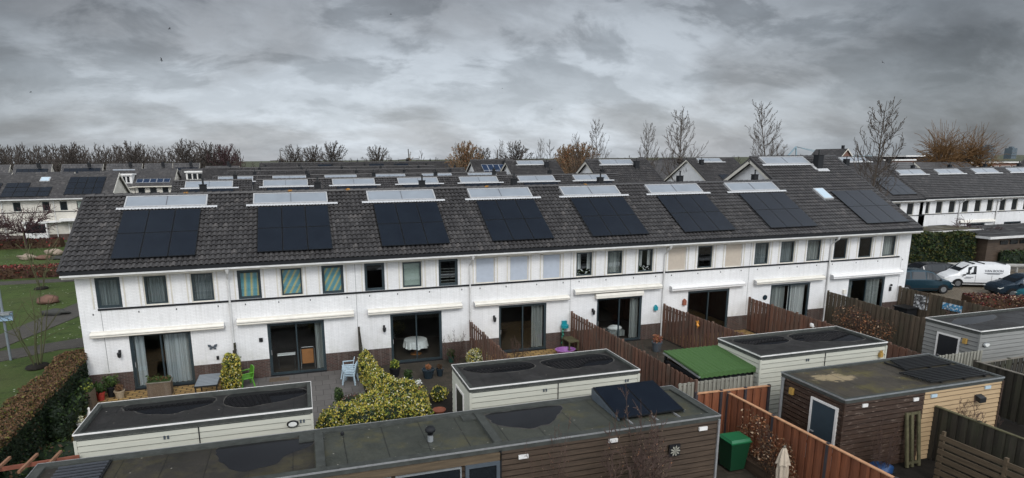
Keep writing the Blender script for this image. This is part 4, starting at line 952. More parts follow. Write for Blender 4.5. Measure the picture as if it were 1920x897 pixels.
def tubes_mesh(segs,name,mat_,nside=4,rmin=.0,leaves=None,leafm_=None,seed=0):
    n=len(segs)
    A=np.array([tuple(s[0]) for s in segs]);B=np.array([tuple(s[1]) for s in segs]); ra=np.maximum([s[2] for s in segs],rmin); rb=np.maximum([s[3] for s in segs],rmin)
    d=B-A; d/=np.linalg.norm(d,axis=1,keepdims=True)+1e-9
    ref=np.where(np.abs(d[:,2:3])<.9,np.array([[0,0,1.]]),np.array([[1.,0,0]])); u=np.cross(d,ref); u/=np.linalg.norm(u,axis=1,keepdims=True); w=np.cross(d,u)
    V=[]
    for P,r in ((A,ra),(B,rb)):
        for k in range(nside):
            t=2*PI*k/nside; V.append(P+(u*math.cos(t)+w*math.sin(t))*r[:,None])
    V=np.stack(V,1).reshape(-1,3); base=np.arange(n)[:,None]*2*nside; F=[]
    for k in range(nside):
        k2=(k+1)%nside; F.append(np.concatenate([base+k,base+k2,base+nside+k2,base+nside+k],1))
    F=np.concatenate(F,0); mi=np.zeros(len(F),int)
    mats=[mat_]
    if leaves:
        rr=np.random.default_rng(seed); idx=rr.choice(n,size=min(leaves[0],n*4)); t=rr.random(len(idx))[:,None]
        c=A[idx]*(1-t)+B[idx]*t+rr.normal(0,leaves[1]*.8,(len(idx),3)); a=rr.normal(size=(len(idx),3)); a/=np.linalg.norm(a,axis=1,keepdims=True); b=rr.normal(size=(len(idx),3)); b-=a*(a*b).sum(1,keepdims=True); b/=np.linalg.norm(b,axis=1,keepdims=True)
        s=leaves[1]; q=np.stack([c-a*s,c-b*s*.6,c+a*s,c+b*s*.6],1).reshape(-1,3); f=np.arange(len(idx)*4).reshape(-1,4)+len(V)
        V=np.concatenate([V,q]);F=np.concatenate([F,f]); ml=rr.integers(1,1+len(leafm_),len(idx)); mi=np.concatenate([mi,ml]); mats+= [LF[x] for x in leafm_]
    me=bpy.data.meshes.new(name); me.from_pydata(V.tolist(),[],F.tolist())
    for m in mats: me.materials.append(m)
    if len(mats)>1: me.polygons.foreach_set('material_index',mi)
    me.update(); return me
TREES={}
def tree_proto(key,style,H,seed,mat_,rmin=.01,leaves=None,leafm_=None,nside=4,tm=None):
    T,Cw=segs_tree(seed,style,H)
    TREES[key]=(H,tubes_mesh(T,'trunk',M[tm or mat_],6,rmin),tubes_mesh(Cw,'crown',M[mat_],nside,rmin,leaves,leafm_,seed))
def tree(key,loc,h,label,cat='tree',group=None,rz=0,w=1,name='bare_tree'):
    if key[:5]=='round': h-=.7
    H,a,b=TREES[key]; t=thing(name,label,cat,loc,group); s=h/H; t.scale=(s*w,s*w,s); t.rotation_euler=(0,0,rz)
    for nm,me in (('trunk',a),('crown',b)):
        o=bpy.data.objects.new(nm,me); COL.objects.link(o); o.parent=t
    return t
tree_proto('tallA','tall',17,3,'bark',.021); tree_proto('tallB','tall',17,5,'bark',.021); tree_proto('tallC','tall',17,9,'bark',.021); tree_proto('tallD','tall',17,12,'bark',.021)
tree_proto('roundA','round',13,4,'bark_far',.05,nside=3); tree_proto('roundB','round',13,8,'bark_far',.05,nside=3); tree_proto('roundR','round',12,11,'bark_purple',.05,nside=3)
tree_proto('orange','round',10,14,'bark_tan',.05,leaves=(2600,.13),leafm_=['leaf_dry_orange','leaf_copper_brown'],nside=3)
tree_proto('rowA','row',12,15,'bark_far',.035,nside=3); tree_proto('rowB','row',12,16,'bark_far',.035,nside=3); tree_proto('rowC','row',11,18,'bark_tan',.035,nside=3)
tree_proto('willow','willow',13,17,'bark_orange',.022,tm='bark_far')
tree_proto('spreadA','spread',4.5,19,'bark_purple',.018); tree_proto('spreadB','spread',4.5,20,'bark_purple',.022,leaves=(500,.07),leafm_=['leaf_purple_brown'])
tree('tallD',(60.9,75,0),16.3,'tall bare tree behind the orange shrubs, left of the gabled house of the second terrace',rz=1,w=.8)
tree('tallA',(59.0,80,0),14.0,'thin bare tree immediately left of the taller one by the orange shrubs',rz=2,w=.7)
tree('tallB',(55.1,48,0),14.2,'narrow bare tree left of the tree with a nest',rz=.5,w=.75)
tn=tree('tallC',(57.4,44,0),15.9,'tall bare tree with a dark bird nest low in its crown',rz=2.2,w=1.0)
tree('tallA',(77.3,50,0),17.6,'tall dense bare tree rising behind the tall end house of the near row',rz=0,w=1.05)
tree('tallB',(59.9,17.5,0),14.4,'tallest bare tree, right of the near row in front of the right hand terrace',rz=3.4,w=1.05)
m=MB(); m.blob((57.2,44,9.1),(.42,.42,.34),5,.25); tag(m.build('bird_nest',M['bark_far'],org=(57.2,44,8.9)),'dark round bird nest in the fork of a tall bare tree','nest')
tree('willow',(104.7,45,0),16.2,'orange pollard willow with arching shoots, left half of the pair',name='willow_tree',w=.68,rz=0.2)
tree('willow',(111.0,45,0),15.6,'orange pollard willow with arching shoots, right half of the pair',name='willow_tree',w=.66,rz=2.4)
for x,h,k,lb in ((7.6,13.6,'roundA','leftmost of the three round bare trees on the skyline'),(12.5,13.7,'roundB','middle one of the three round bare trees on the skyline'),(17.8,14.4,'roundA','rightmost of the three round bare trees on the skyline'),(29.2,13.6,'roundB','single round bare tree on the skyline right of the three')): tree(k,(x,140,0),h,lb,rz=x,w=.70)
for x,y,h,k,lb in ((-27.4,130,14.2,'roundA','large round bare tree above the far left gabled houses'),(-39.5,130,14.0,'roundB','dark bare tree in the wood at the far left'),(-16.2,130,14.6,'roundA','bare tree in the wood behind the left end of the near row'),(-11.3,130,14.3,'roundB','bare tree right of the one behind the near row\'s left end'),(-7.8,130,13.8,'roundR','reddish round tree in the wood, darkest of its group'),
    (36.0,130,11.6,'rowC','small pale bare tree, left of a thin pair on the skyline'),(39.3,130,12.0,'rowB','thin pale skyline tree between the single round tree and the windmill'),(49.0,130,13.6,'tallB','thin bare tree beside the third windmill'),(42.8,100,12.8,'orange','orange brown leafy tree left of the gabled houses on the skyline'),(49.0,110,12.6,'roundB','round bare tree right of the orange brown one'),(53.5,112,13.8,'tallC','thin bare tree between two round ones on the skyline'),(57.9,110,13.7,'roundA','round dark bare tree above the tall gabled house of the third terrace'),(62.0,105,14.0,'tallA','thin bare tree with a nest like clump above the third terrace'),(64.6,105,13.9,'rowA','upright bare tree right of the thin clumped one'),
    (62.6,92,12.0,'orange','orange leafed shrub tree, left one of the clump behind the second terrace'),(66.0,92,12.4,'orange','orange leafed shrub tree, right one of the clump behind the second terrace'),(68.5,104,12.4,'roundR','dark bare tree between the orange clump and the narrow trees'),(61.0,85,9.5,'orange','low orange leafed shrub beneath the two orange trees'),
    (40.5,98,10.6,'rowC','pale low bare tree behind the farthest terrace'),(102,45,7.0,'roundR','low brown bush under the orange willows')):
    tree(k,(x,y,0),h,lb,rz=x*1.3,w=.72)
# the far wood at the left reads as one mass
def wood(name,label,items,mat_='bark_far'):
    Vs=[];Fs=[];off=0
    protos=[]
    for sd in (61,62,63,64,65):
        T,Cw=segs_tree(sd,'row',12); me=tubes_mesh(T+Cw,'w',M[mat_],3,.06); v=np.empty(len(me.vertices)*3); me.vertices.foreach_get('co',v); f=np.array([list(p.vertices) for p in me.polygons]); protos.append((v.reshape(-1,3),f)); bpy.data.meshes.remove(me)
    for i,(x,y,h,w) in enumerate(items):
        v,f=protos[i%5]; a=i*1.7; c,s=math.cos(a),math.sin(a); k=h/12
        q=np.stack([x+(v[:,0]*c-v[:,1]*s)*k*w,y+(v[:,0]*s+v[:,1]*c)*k*w,v[:,2]*k],1); Vs.append(q);Fs.append(f+off);off+=len(v)
    me=bpy.data.meshes.new(name); me.from_pydata(np.concatenate(Vs).tolist(),[],np.concatenate(Fs).tolist()); me.materials.append(M[mat_]); me.update()
    o=bpy.data.objects.new(name,me); COL.objects.link(o); tag(o,label,'woodland',kind='stuff'); return o
r_=random.Random(5); it=[]
for i in range(300):
    x=-72+i*.27+r_.uniform(-.3,.3); y=r_.uniform(148,190); (x<-7) and it.append((x*y/160.,y,(14.6-.012*(x+72)*1.2+r_.uniform(-1.2,1.0))*(9.6+ (y/160.)*4.6)/14.2 if False else 9.6+(4.5-.03*(x+72)+r_.choice((-2.2,-.8,-.3,.3,.9))+r_.uniform(-.7,.7))*y/160.,r_.uniform(.5,.9)))
wood('far_woodland','brown bare wood along the horizon at the left',it)
it=[(x*1.0,240+r_.uniform(0,60),9.6+r_.uniform(-.8,1.2),1.1) for x in np.linspace(-12,330,90)]
wood('far_treeline','low brown treeline along the horizon in the centre and right',it,'bark_far')
# ------------------------------------------------------------------ ground
def sheet(name,pts,z,mt,kind='structure',label=None):
    m=MB(); m.quad(*[(x,y,z) for x,y in pts]); o=m.build(name,M[mt] if isinstance(mt,str) else mt); o['kind']=kind
    if label: o['label']=label
    return o
rect=lambda a,b,c,d:[(a,c),(b,c),(b,d),(a,d)]
def thick(name,pts,z0,z1,mt):
    m=MB(); m.prism([(x,y,z0) for x,y in pts],(0,0,z1-z0)); o=m.build(name,M[mt]); o['kind']='structure'; return o
sheet('ground',rect(-6000,6000,-300,9000),-.03,'field')
sheet('garden_soil',rect(-.6,43.9,-20,0),-.012,'soil')
sheet('street',rect(-60,140,8.6,21),-.010,'street_brick'); 
sheet('street',rect(43.9,140,-60,8.6),-.006,'carpark')
sheet('street',rect(-60,120,29.8,38),-.018,'street_brick')
sheet('lawn',[(-60,-20),(-.9,-20),(-.9,8.58),(-60,8.58)],-.008,'lawn')
sheet('lawn',[(-60,8.4),(-2.6,8.4),(-2.6,60),(-60,60)],-.001,'lawn')
# paths over the lawn at the left
def path(pts,z): return thick('path',pts,-.02,z,'street_brick')
path([(-30,6.4),(-7.4,8.0),(-2.4,10.2),(-.8,9.6),(-.8,8.0),(-4.0,7.6),(-7.2,5.6),(-30,1.5)],.03)
path([(-8.9,9.5),(-7.2,8.4),(-5.6,14.5),(-3.2,25.2),(-3.2,30.5),(-5.2,27.2),(-7.7,15.0)],.034)
path([(-60,29.5),(-3,28.6),(-3,30.2),(-60,31.0)],.038)
path([(-60,56.6),(-3,55.6),(-3,57.2),(-60,58.2)],.042)
# garden floors of the near row
thick('patio',rect(-.35,5.3,-7.6,-.03),-.02,.0,'cobble_gold')
thick('patio',rect(5.45,10.7,-7.6,-.03),-.02,.004,'paver_grey')
thick('patio',rect(10.9,16.1,-4.2,-.03),-.02,.002,'paver_dark')
thick('patio',rect(16.35,21.5,-5.5,-.03),-.02,.004,'cobble_gold')
thick('patio',rect(21.7,26.9,-7,-.03),-.02,.003,'paver_dark')
thick('patio',rect(27.1,32.3,-7,-.03),-.02,.004,'cobble_gold')
thick('patio',rect(32.5,43.2,-7,-.03),-.02,.003,'paver_dark')
thick('alley_path',rect(-.5,43,-11.9,-10.5),-.02,.006,'paver_dark')
thick('patio',rect(19.6,23.0,-20,-12.0),-.02,.005,'paver_dark')

# ------------------------------------------------------------------ sheds
def cladding_wall(mb,x0,x1,y,z0,z1,nrm,pitch=.18,axis='x',t=.022):
    """horizontal boards, each leaning out at its foot"""
    n=int(math.ceil((z1-z0)/pitch)); g=pitch*(.13 if pitch>.16 else .2); o=nrm*t
    for i in range(n):
        a=z0+i*pitch+g; b=min(z1,z0+(i+1)*pitch)
        if axis=='x':
            mb.quad((x0,y+o,a),(x1,y+o,a),(x1,y+o*.35,b),(x0,y+o*.35,b)); mb.quad((x0,y-o,a),(x1,y-o,a),(x1,y+o,a),(x0,y+o,a)); mb.quad((x0,y+o*.35,b),(x1,y+o*.35,b),(x1,y-o,b),(x0,y-o,b))
        else:
            mb.quad((y+o,x0,a),(y+o,x1,a),(y+o*.35,x1,b),(y+o*.35,x0,b)); mb.quad((y-o,x0,a),(y-o,x1,a),(y+o,x1,a),(y+o,x0,a)); mb.quad((y+o*.35,x0,b),(y+o*.35,x1,b),(y-o,x1,b),(y-o,x0,b))
def wobble_poly(cx,cy,rx,ry,seed,z,n=26,amp=.22):
    rr=random.Random(seed); ph=[rr.uniform(0,6.3) for _ in range(4)]; out=[]
    for k in range(n):
        t=2*PI*k/n; r=1+amp*(math.sin(2*t+ph[0])*.7+math.sin(3*t+ph[1])*.6+math.sin(5*t+ph[2])*.35); out.append((cx+rx*r*math.cos(t),cy+ry*r*math.sin(t),z))
    return out
PUD={'BL': [(6.06, -12.39), (6.1, -12.19), (6.29, -12.16), (8.5, -12.16), (8.46, -12.78), (7.82, -13.04), (7.6, -13.56), (6.94, -13.7), (6.51, -13.37), (6.18, -12.81)], 'A1': [(3.0, -8.4), (4.0, -8.37), (5.6, -8.37), (5.7, -8.77), (5.53, -9.07), (4.92, -9.3), (4.53, -9.5), (4.01, -9.32), (3.63, -9.01), (3.1, -8.75)], 'A2': [(5.85, -8.37), (6.92, -8.37), (8.38, -8.37), (8.38, -9.15), (7.14, -9.52), (6.7, -9.65), (6.0, -9.33)], 'BR': [(13.28, -12.16), (13.85, -12.16), (14.5, -12.16), (15.63, -12.16), (15.47, -12.64), (14.82, -13.33), (14.36, -13.4), (13.93, -13.41), (13.43, -13.12), (13.26, -12.71)], 'C1': [(13.6, -8.07), (14.6, -8.07), (15.99, -8.07), (16.27, -8.7), (15.81, -9.11), (14.38, -8.88), (13.71, -8.6)], 'C2': [(16.4, -8.35), (17.75, -8.07), (19.2, -8.07), (19.1, -9.08), (18.46, -9.37), (17.6, -9.33), (16.95, -9.36), (16.57, -8.96)], 'E1': [(24.54, -8.14), (25.97, -8.14), (27.08, -8.14), (26.91, -9.0), (26.14, -9.26), (25.05, -8.91)], 'E2': [(27.29, -8.3), (28.59, -8.14), (30.0, -8.14), (30.0, -9.28), (29.9, -9.67), (29.36, -9.8), (28.15, -9.34), (27.1, -9.23)], 'G1': [(35.3, -9.0), (35.94, -8.6), (37.04, -8.3), (38.9, -8.25), (38.4, -8.9), (36.7, -9.2), (35.6, -9.3)]}
def smooth_poly(pts,z,seed=0,it=3):
    rr=random.Random(seed); p=[Vector((a,b,z)) for a,b in pts]
    for k in range(it):
        q=[]
        for i in range(len(p)):
            a,b=p[i],p[(i+1)%len(p)]; q+= [a.lerp(b,.25),a.lerp(b,.75)]
        p=[v+Vector((rr.uniform(-1,1),rr.uniform(-1,1),0))*(.06/(k+1)) for v in q] if k<2 else q
    return p
def shed(name,label,cat,x0,x1,y0,y1,zt,clad,roof='bitumen',edge='felt_edge',group=None,puddles=(),door=None,trim='white_trim',pitch=.18,front=True,left=True,right=True,rim=.09,cut=None,corner=True,rimw=.10):
    h=thing(name,label,cat,((x0+x1)/2,(y0+y1)/2,0),group)
    m=MB(); m.cur=1; m.box(x0+.03,x1-.03,y0+.03,y1-.03,0,zt-.1); m.cur=0  # black core behind the boards; its colour deepens their shadow gaps
    if cut:   # front in two claddings
        xa,cl2=cut
        cladding_wall(m,x0,xa,y0,0,zt-.08,-1,pitch); m2=MB(); cladding_wall(m2,xa,x1,y0,0,zt-.08,-1,pitch); m2.build('side_cladding',M[cl2],h)
    elif front: cladding_wall(m,x0,x1,y0,0,zt-.08,-1,pitch)
    if left: cladding_wall(m,y0,y1,x0,0,zt-.08,-1,pitch,'y')
    if right: cladding_wall(m,y0,y1,x1,0,zt-.08,1,pitch,'y')
    cladding_wall(m,x0,x1,y1,0,zt-.08,1,pitch)
    m.build('wall',[M[clad],M['trim_black']],h)
    r=MB(); r.box(x0+rimw,x1-rimw,y0+rimw,y1-rimw,zt-.14,zt-.03); rf=r.build('roof',M[roof],h)
    e=MB(); w=rimw
    for a in ((x0-.02,x1+.02,y0-.02,y0+w),(x0-.02,x1+.02,y1-w,y1+.02),(x0-.02,x0+w,y0+w,y1-w),(x1-w,x1+.02,y0+w,y1-w)): e.box(*a,zt-.12,zt+rim-.03)
    e.build('roof_rim',M[edge],h)
    t=MB(); o=.035
    for a in ((x0-o,x1+o,y0-o,y0-.021),(x0-o,x1+o,y1+.021,y1+o),(x0-o,x0-.021,y0-.021,y1+.021),(x1+.021,x1+o,y0-.021,y1+.021)): t.box(*a,zt+rim-.065,zt+rim-.02)
    t.build('edge_trim',M[trim],h)
    if corner:
        c=MB()
        for x in (x0,x1): c.box(x-.035,x+.035,y0-.035,y0+.03,0,zt-.1)
        build_each(c,'corner_post',M[clad],h)
    for k,p in enumerate(puddles):
        pm=MB(); z=zt-.03+.004+.002*k
        poly=smooth_poly(PUD[p],z,len(p)+k); poly=[(min(max(a,x0+rimw+.01),x1-rimw-.01),min(max(b,y0+rimw+.01),y1-rimw-.01),c_) for a,b,c_ in poly]
        pm.quad(*poly); pm.build('puddle',M['puddle'],h)
        cx_=sum(v[0] for v in poly)/len(poly); cy_=sum(v[1] for v in poly)/len(poly); rg=MB(); rr_=random.Random(len(p)+k)
        out=[(min(max(cx_+(v[0]-cx_)*1.03+.02*math.sin(i*.7),x0+rimw+.005),x1-rimw-.005),min(max(cy_+(v[1]-cy_)*1.07+.02*math.cos(i*.9),y0+rimw+.005),y1-rimw-.005),z-.002) for i,v in enumerate(poly)]
        rg.quad(*out); rg.build('silt_edge',M['silt'],h)
    if door:
        side,a,b,zz,dm=door
        if side=='left':
            f=MB(); f.box(x0-.05,x0-.0,a-.07,a,0,zz+.07); f.box(x0-.05,x0-.0,b,b+.07,0,zz+.07); f.box(x0-.05,x0,a,b,zz,zz+.07); d=f.build('door_frame',M['white_trim'],h); MB().box(x0-.035,x0-.005,a,b,0.02,zz).build('door',M[dm],d)
            MB().box(x0-.08,x0-.035,b-.16,b-.06,1.0,1.04).build('handle',M['alu'],d)
    return h
GS='pale flat roofed double sheds at the garden ends'
def lamp_round(h,x,y,z,mt='metal_dark'):
    m=MB(); vs=[]; n=16
    m.prism([(x+.17*math.cos(2*PI*k/n),y,z+.10*math.sin(2*PI*k/n)) for k in range(n)],(0,-.05,0)); o=m.build('bulkhead_lamp',M[mt],h)
    m=MB(); m.prism([(x+.12*math.cos(2*PI*k/n),y-.052,z+.065*math.sin(2*PI*k/n)) for k in range(n)],(0,-.03,0)); m.build('lamp_lens',M['lamp_glass'],o)
def amber(h,x,y,z,axis='x'):
    m=MB()
    if axis=='x': m.box(x-.07,x+.07,y-.10,y,z-.12,z+.06); m.lathe([(.045,0),(.05,.1)],(x,y-.06,z+.04),8)
    else: m.box(x-.10,x,y-.07,y+.07,z-.12,z+.10)
    m.build('wall_lantern',M['lamp_yellow'],h)
def vents(h,xs,y,z):
    m=MB()
    for x in xs: m.box(x-.07,x-.02,y-.035,y-.02,z-.05,z+.05); m.box(x+.02,x+.07,y-.035,y-.02,z-.05,z+.05)
    build_each(m,'vent_slot',M['pot_grey'],h)
A_=shed('garden_shed','pale shed with an oval lamp, nearest to the left corner of the picture','shed',2.40,8.50,-10.45,-8.25,2.45,'clad_cream',group=GS,puddles=['A1','A2'],rim=.11)
lamp_round(A_,7.95,-10.49,2.12); vents(A_,[4.6,8.22],-10.45,2.15); MB().box(5.42,5.45,-10.48,-10.46,0,2.35).build('joint_strip',M['trim_black'],A_)
C_=shed('garden_shed','pale shed with two long puddles on its roof, right of the golden hedge','shed',13.36,19.36,-10.3,-7.95,2.45,'clad_cream',group=GS,puddles=['C1','C2'],door=('left',-9.5,-8.6,1.95,'door_black'),rim=.08)
vents(C_,[15.9,18.9],-10.3,2.15); MB().box(16.35,16.38,-10.33,-10.31,0,2.35).build('joint_strip',M['trim_black'],C_)
E_=shed('garden_shed','pale shed with an amber lantern, standing right of the green turf roof','shed',24.3,30.15,-10.38,-8.02,2.45,'clad_cream',group=GS,puddles=['E1','E2'],rim=.08)
amber(E_,29.85,-10.41,2.05); vents(E_,[26.4],-10.38,2.15); MB().box(27.2,27.23,-10.41,-10.39,0,2.35).build('joint_strip',M['trim_black'],E_)
G_=shed('garden_shed','grey boarded shed with an open dark doorway at the right picture edge','shed',35.1,41.3,-10.4,-8.1,2.45,'clad_grey',group=GS,puddles=['G1'],door=('left',-9.6,-8.75,1.95,'door_black'),rim=.08)
lamp_round(G_,35.45,-10.43,1.9,'galv'); amber(G_,35.06,-9.9,1.95,'y'); MB().box(38.0,38.03,-10.43,-10.41,0,2.35).build('joint_strip',M['trim_black'],G_)
# brown shed with the yellow part, right foreground
F_=shed('garden_shed','dark peeling maroon shed with a pale yellow right part and a blue door','shed',23.85,30.32,-14.45,-11.93,2.45,'clad_maroon','bitumen_brown','felt_edge',trim='galv',cut=(26.99,'clad_yellow'),rim=.05,pitch=.159)
f=MB(); X=23.85
f.box(X-.06,X-.0,-13.32,-13.25,0,2.12); f.box(X-.06,X,-14.28,-14.2,0,2.12); f.box(X-.06,X,-14.2,-13.32,2.05,2.12); df=f.build('door_frame',M['white_trim'],F_); MB().box(X-.04,X-.01,-14.2,-13.32,.02,2.05).build('door',M['door_blue'],df); MB().box(X-.09,X-.04,-13.48,-13.36,1.0,1.04).build('handle',M['alu'],df)
amber(F_,X,-12.45,2.0,'y'); m=MB(); m.tube([(X-.06,-12.05,2.3),(X-.06,-12.05,.05)],.05,8); m.lathe([(.07,0),(.07,.06)],(X-.06,-12.05,2.26),8); m.build('downpipe',M['galv'],F_)
g=MB()
for k in range(9):   # dark slats lying along the roof
    y=-14.15+k*.115; g.bar((27.55-.02*k,y,2.50),(30.12,y,2.50),.045,.05)
for k in range(8):
    y=-12.98+k*.115; g.bar((27.9+.05*k,y,2.50),(30.0,y,2.50),.045,.05)
for x in (28.0,29.0,29.9): g.bar((x,-14.2,2.455),(x,-12.15,2.455),.05,.05)
tag(g.build('slatted_rack',M['metal_dark'],org=(28.7,-13.2,2.46)),'dark slatted rack lying on the felt roof of the maroon shed','rack')
m=MB()
for x,z in ((24.6,2.2),(26.62,2.15)): m.box(x-.1,x+.1,-14.5,-14.46,z-.05,z+.05)
build_each(m,'number_plate',M['white_trim'],F_)
m=MB()
for x,z in ((27.35,2.18),(29.65,2.2)): m.box(x-.12,x+.12,-14.5,-14.46,z-.05,z+.05)
build_each(m,'vent_plate',M['plastic_paleblue'],F_)
m=MB(); m.prism([(29.15,-14.47,2.0),(29.42,-14.47,2.0),(29.42,-14.65,1.93),(29.15,-14.65,1.93)],(0,0,-.16)); m.build('floodlight',M['metal_dark'],F_)
# the long shed across the foreground, three roofs with upstands
B_=shed('long_shed','long dark boarded shed across the foreground with green felt roof','shed',2.1,19.55,-14.3,-11.95,2.45,'clad_dark','bitumen_green','felt_edge',trim='alu',rim=.06,pitch=.159,corner=False,rimw=.2,
    puddles=['BL','BR'])
m=MB()
for x in (8.64,13.05): m.box(x-.11,x+.11,-14.1,-12.15,2.40,2.52); m.box(x-.5,x+.16,-12.5,-12.12,2.42,2.47)
build_each(m,'roof_upstand',M['felt_edge'],B_)
MB().box(2.32,8.52,-14.08,-12.17,2.425,2.4235+.0).build('dummy',M['bitumen'],B_) if False else None
m=MB(); m.box(2.32,8.5,-14.08,-12.17,2.41,2.4225); m.build('felt_sheet',M['bitumen_wet'],B_)
# glazed front of its left part
m=MB(); m.box(8.3,13.05,-14.37,-14.33,2.12,2.32); m.build('timber_fascia',M['plank'],B_)
fr=frame_mb(12.1,13.0,0,2.12,.09,-14.42,-14.34).build('glazed_door',M['pot_grey'],B_); MB().box(12.19,12.91,-14.39,-14.37,.09,2.03).build('glass_pane',M['glass_dark'],fr)
for a,b in ((10.35,12.0),(8.4,10.25)):
    fr=frame_mb(a,b,0.9,2.1,.035,-14.4,-14.34).build('window',M['galv'],B_); MB().box(a+.05,b-.05,-14.38,-14.36,.95,2.05).build('glass_pane',M['glass_dark'],fr)
m=MB()
for x,z in ((13.65,2.12),(16.2,2.2),(19.0,2.16)): m.box(x-.13,x+.13,-14.38,-14.33,z-.05,z+.05)
build_each(m,'number_plate',M['white_trim'],B_)
MB().box(13.02,13.06,-14.37,-14.32,0,2.36).build('corner_strip',M['trim_black'],B_)
MB().box(19.5,19.56,-14.36,-14.3,0,2.36).build('corner_post',M['alu'],B_)
# roof vent
t=thing('roof_vent','black capped vent pipe standing on the green felt roof of the long shed','vent',(11.41,-13.5,2.42)); m=MB(); m.lathe([(.30,0),(.28,.012),(.08,.03),(.075,.05)],(11.41,-13.5,2.425),24); m.build('collar',M['bitumen_green'],t); m=MB(); m.lathe([(.075,.02),(.075,.24)],(11.41,-13.5,2.42),14); m.build('pipe',M['galv'],t); m=MB(); m.lathe([(.075,.22),(.075,.30),(.13,.33),(.14,.38),(.10,.44),(.03,.47)],(11.41,-13.5,2.42),16); m.build('cap',M['trim_black'],t,smooth=True)
m=MB(); m.lathe([(.05,0),(.05,.06),(.03,.08)],(9.25,-12.35,2.43),10); tag(m.build('roof_outlet',M['trim_black'],org=(9.25,-12.35,2.43)),'small black outlet near the left upstand of the green felt roof','roof outlet')
# two tilted panels on the roof
t=thing('solar_panel_stand','two tilted black solar panels on a metal wedge on the long shed','solar panels',(17.6,-12.9,2.42))
def pvq(x,s,h): # s 0..1 front to back
    return (x,-13.78+1.66*s-h*.17,2.50+.29*s+h)
for a,b in ((16.70,17.70),(17.72,18.75)):
    m=MB(); m.add([pvq(a,0,0),pvq(b,0,0),pvq(b,1,0),pvq(a,1,0),pvq(a,0,.035),pvq(b,0,.035),pvq(b,1,.035),pvq(a,1,.035)],[(0,3,2,1),(4,5,6,7),(0,1,5,4),(1,2,6,5),(2,3,7,6),(3,0,4,7)]); m.cur=1; m.add([pvq(a+.02,.015,.038),pvq(b-.02,.015,.038),pvq(b-.02,.985,.038),pvq(a+.02,.985,.038)],[(0,1,2,3)]); m.build('solar_panel',[M['pv_frame'],M['pv']],t)
m=MB()
for x in (16.68,18.75): m.prism([(x,-13.78,2.44),(x,-12.12,2.44),(x,-12.12,2.78),(x,-13.78,2.49)],(.02,0,0))
m.prism([(16.68,-12.1,2.44),(18.77,-12.1,2.44),(18.77,-12.1,2.78),(16.68,-12.1,2.78)],(0,.02,0)); m.build('side_plate',M['pot_grey'],t)
m=MB()
for x in (16.95,17.75,18.45): m.bar((x,-14.1,2.44),(x,-12.0,2.44),.05,.04)
build_each(m,'rail',M['alu'],t)
# slatted frame lying at the left end of the long shed
M['slat_dark']=simple('dark_grey_slat',(.055,.06,.07),.45,var=.2)
t=thing('garden_lattice','grey slatted panel lying flat on the left end of the long shed roof','panel',(3.0,-12.8,2.43)); m=MB()
for k in range(7): m.bar((2.62+.0*k,-13.25+k*.16,2.47),(3.72,-13.22+k*.16,2.47),.07,.03)
m.build('slat',M['slat_dark'],t); m=MB(); m.bar((3.1,-13.3,2.445),(3.1,-12.2,2.445),.05,.03); m.bar((3.72,-13.3,2.46),(3.72,-12.2,2.46),.05,.05); build_each(m,'bearer',M['metal_dark'],t)
# lean-to with the turf roof beside shed E
t=thing('aviary','low dark mesh aviary with a bright green artificial turf roof','aviary',(23.1,-9,0)); m=MB(); zf=2.02; zb_=2.2
n=40; xs=[21.85+(24.28-21.85)*i/n for i in range(n+1)]
m.add([(x,-10.2,zf+.018*math.sin(i*1.9)) for i,x in enumerate(xs)]+[(x,-7.95,zb_+.018*math.sin(i*1.9)) for i,x in enumerate(xs)],[(i,i+1,n+2+i,n+1+i) for i in range(n)])
m.add([(x,-10.22,zf+.018*math.sin(i*1.9)-.17) for i,x in enumerate(xs)]+[(x,-10.2,zf+.018*math.sin(i*1.9)) for i,x in enumerate(xs)],[(i,i+1,n+2+i,n+1+i) for i in range(n)])
m.add([(21.85,-10.2,zf-.05),(21.85,-7.95,zb_-.05),(21.85,-7.95,zb_+.02),(21.85,-10.2,zf+.02)],[(0,1,2,3)])
m.build('roof',M['turf_roof'],t)
m=MB(); 
for x in (21.9,23.0,24.2):
    for y in (-10.1,-8.05): MB().box(x-.04,x+.04,y-.04,y+.04,0,2.0).build('post',M['trim_black'],t)
m.box(21.86,24.25,-10.14,-10.06,1.72,1.84); m.box(21.86,21.94,-10.1,-8.0,1.74,1.86); m.build('frame',M['trim_black'],t)
m=MB()
for k in range(44): x=21.9+k*.054; m.bar((x,-10.1,.1),(x,-10.1,1.75),.008)
m.build('wire_mesh',M['galv'],t)
m=MB(); m.bar((21.86,-10.24,1.9),(21.86,-7.95,2.1),.07,.05); m.build('gutter',M['galv'],t)
m=MB(); m.box(22.0,24.2,-8.1,-8.0,0,1.9); m.build('back_wall',M['clad_dark'],t)

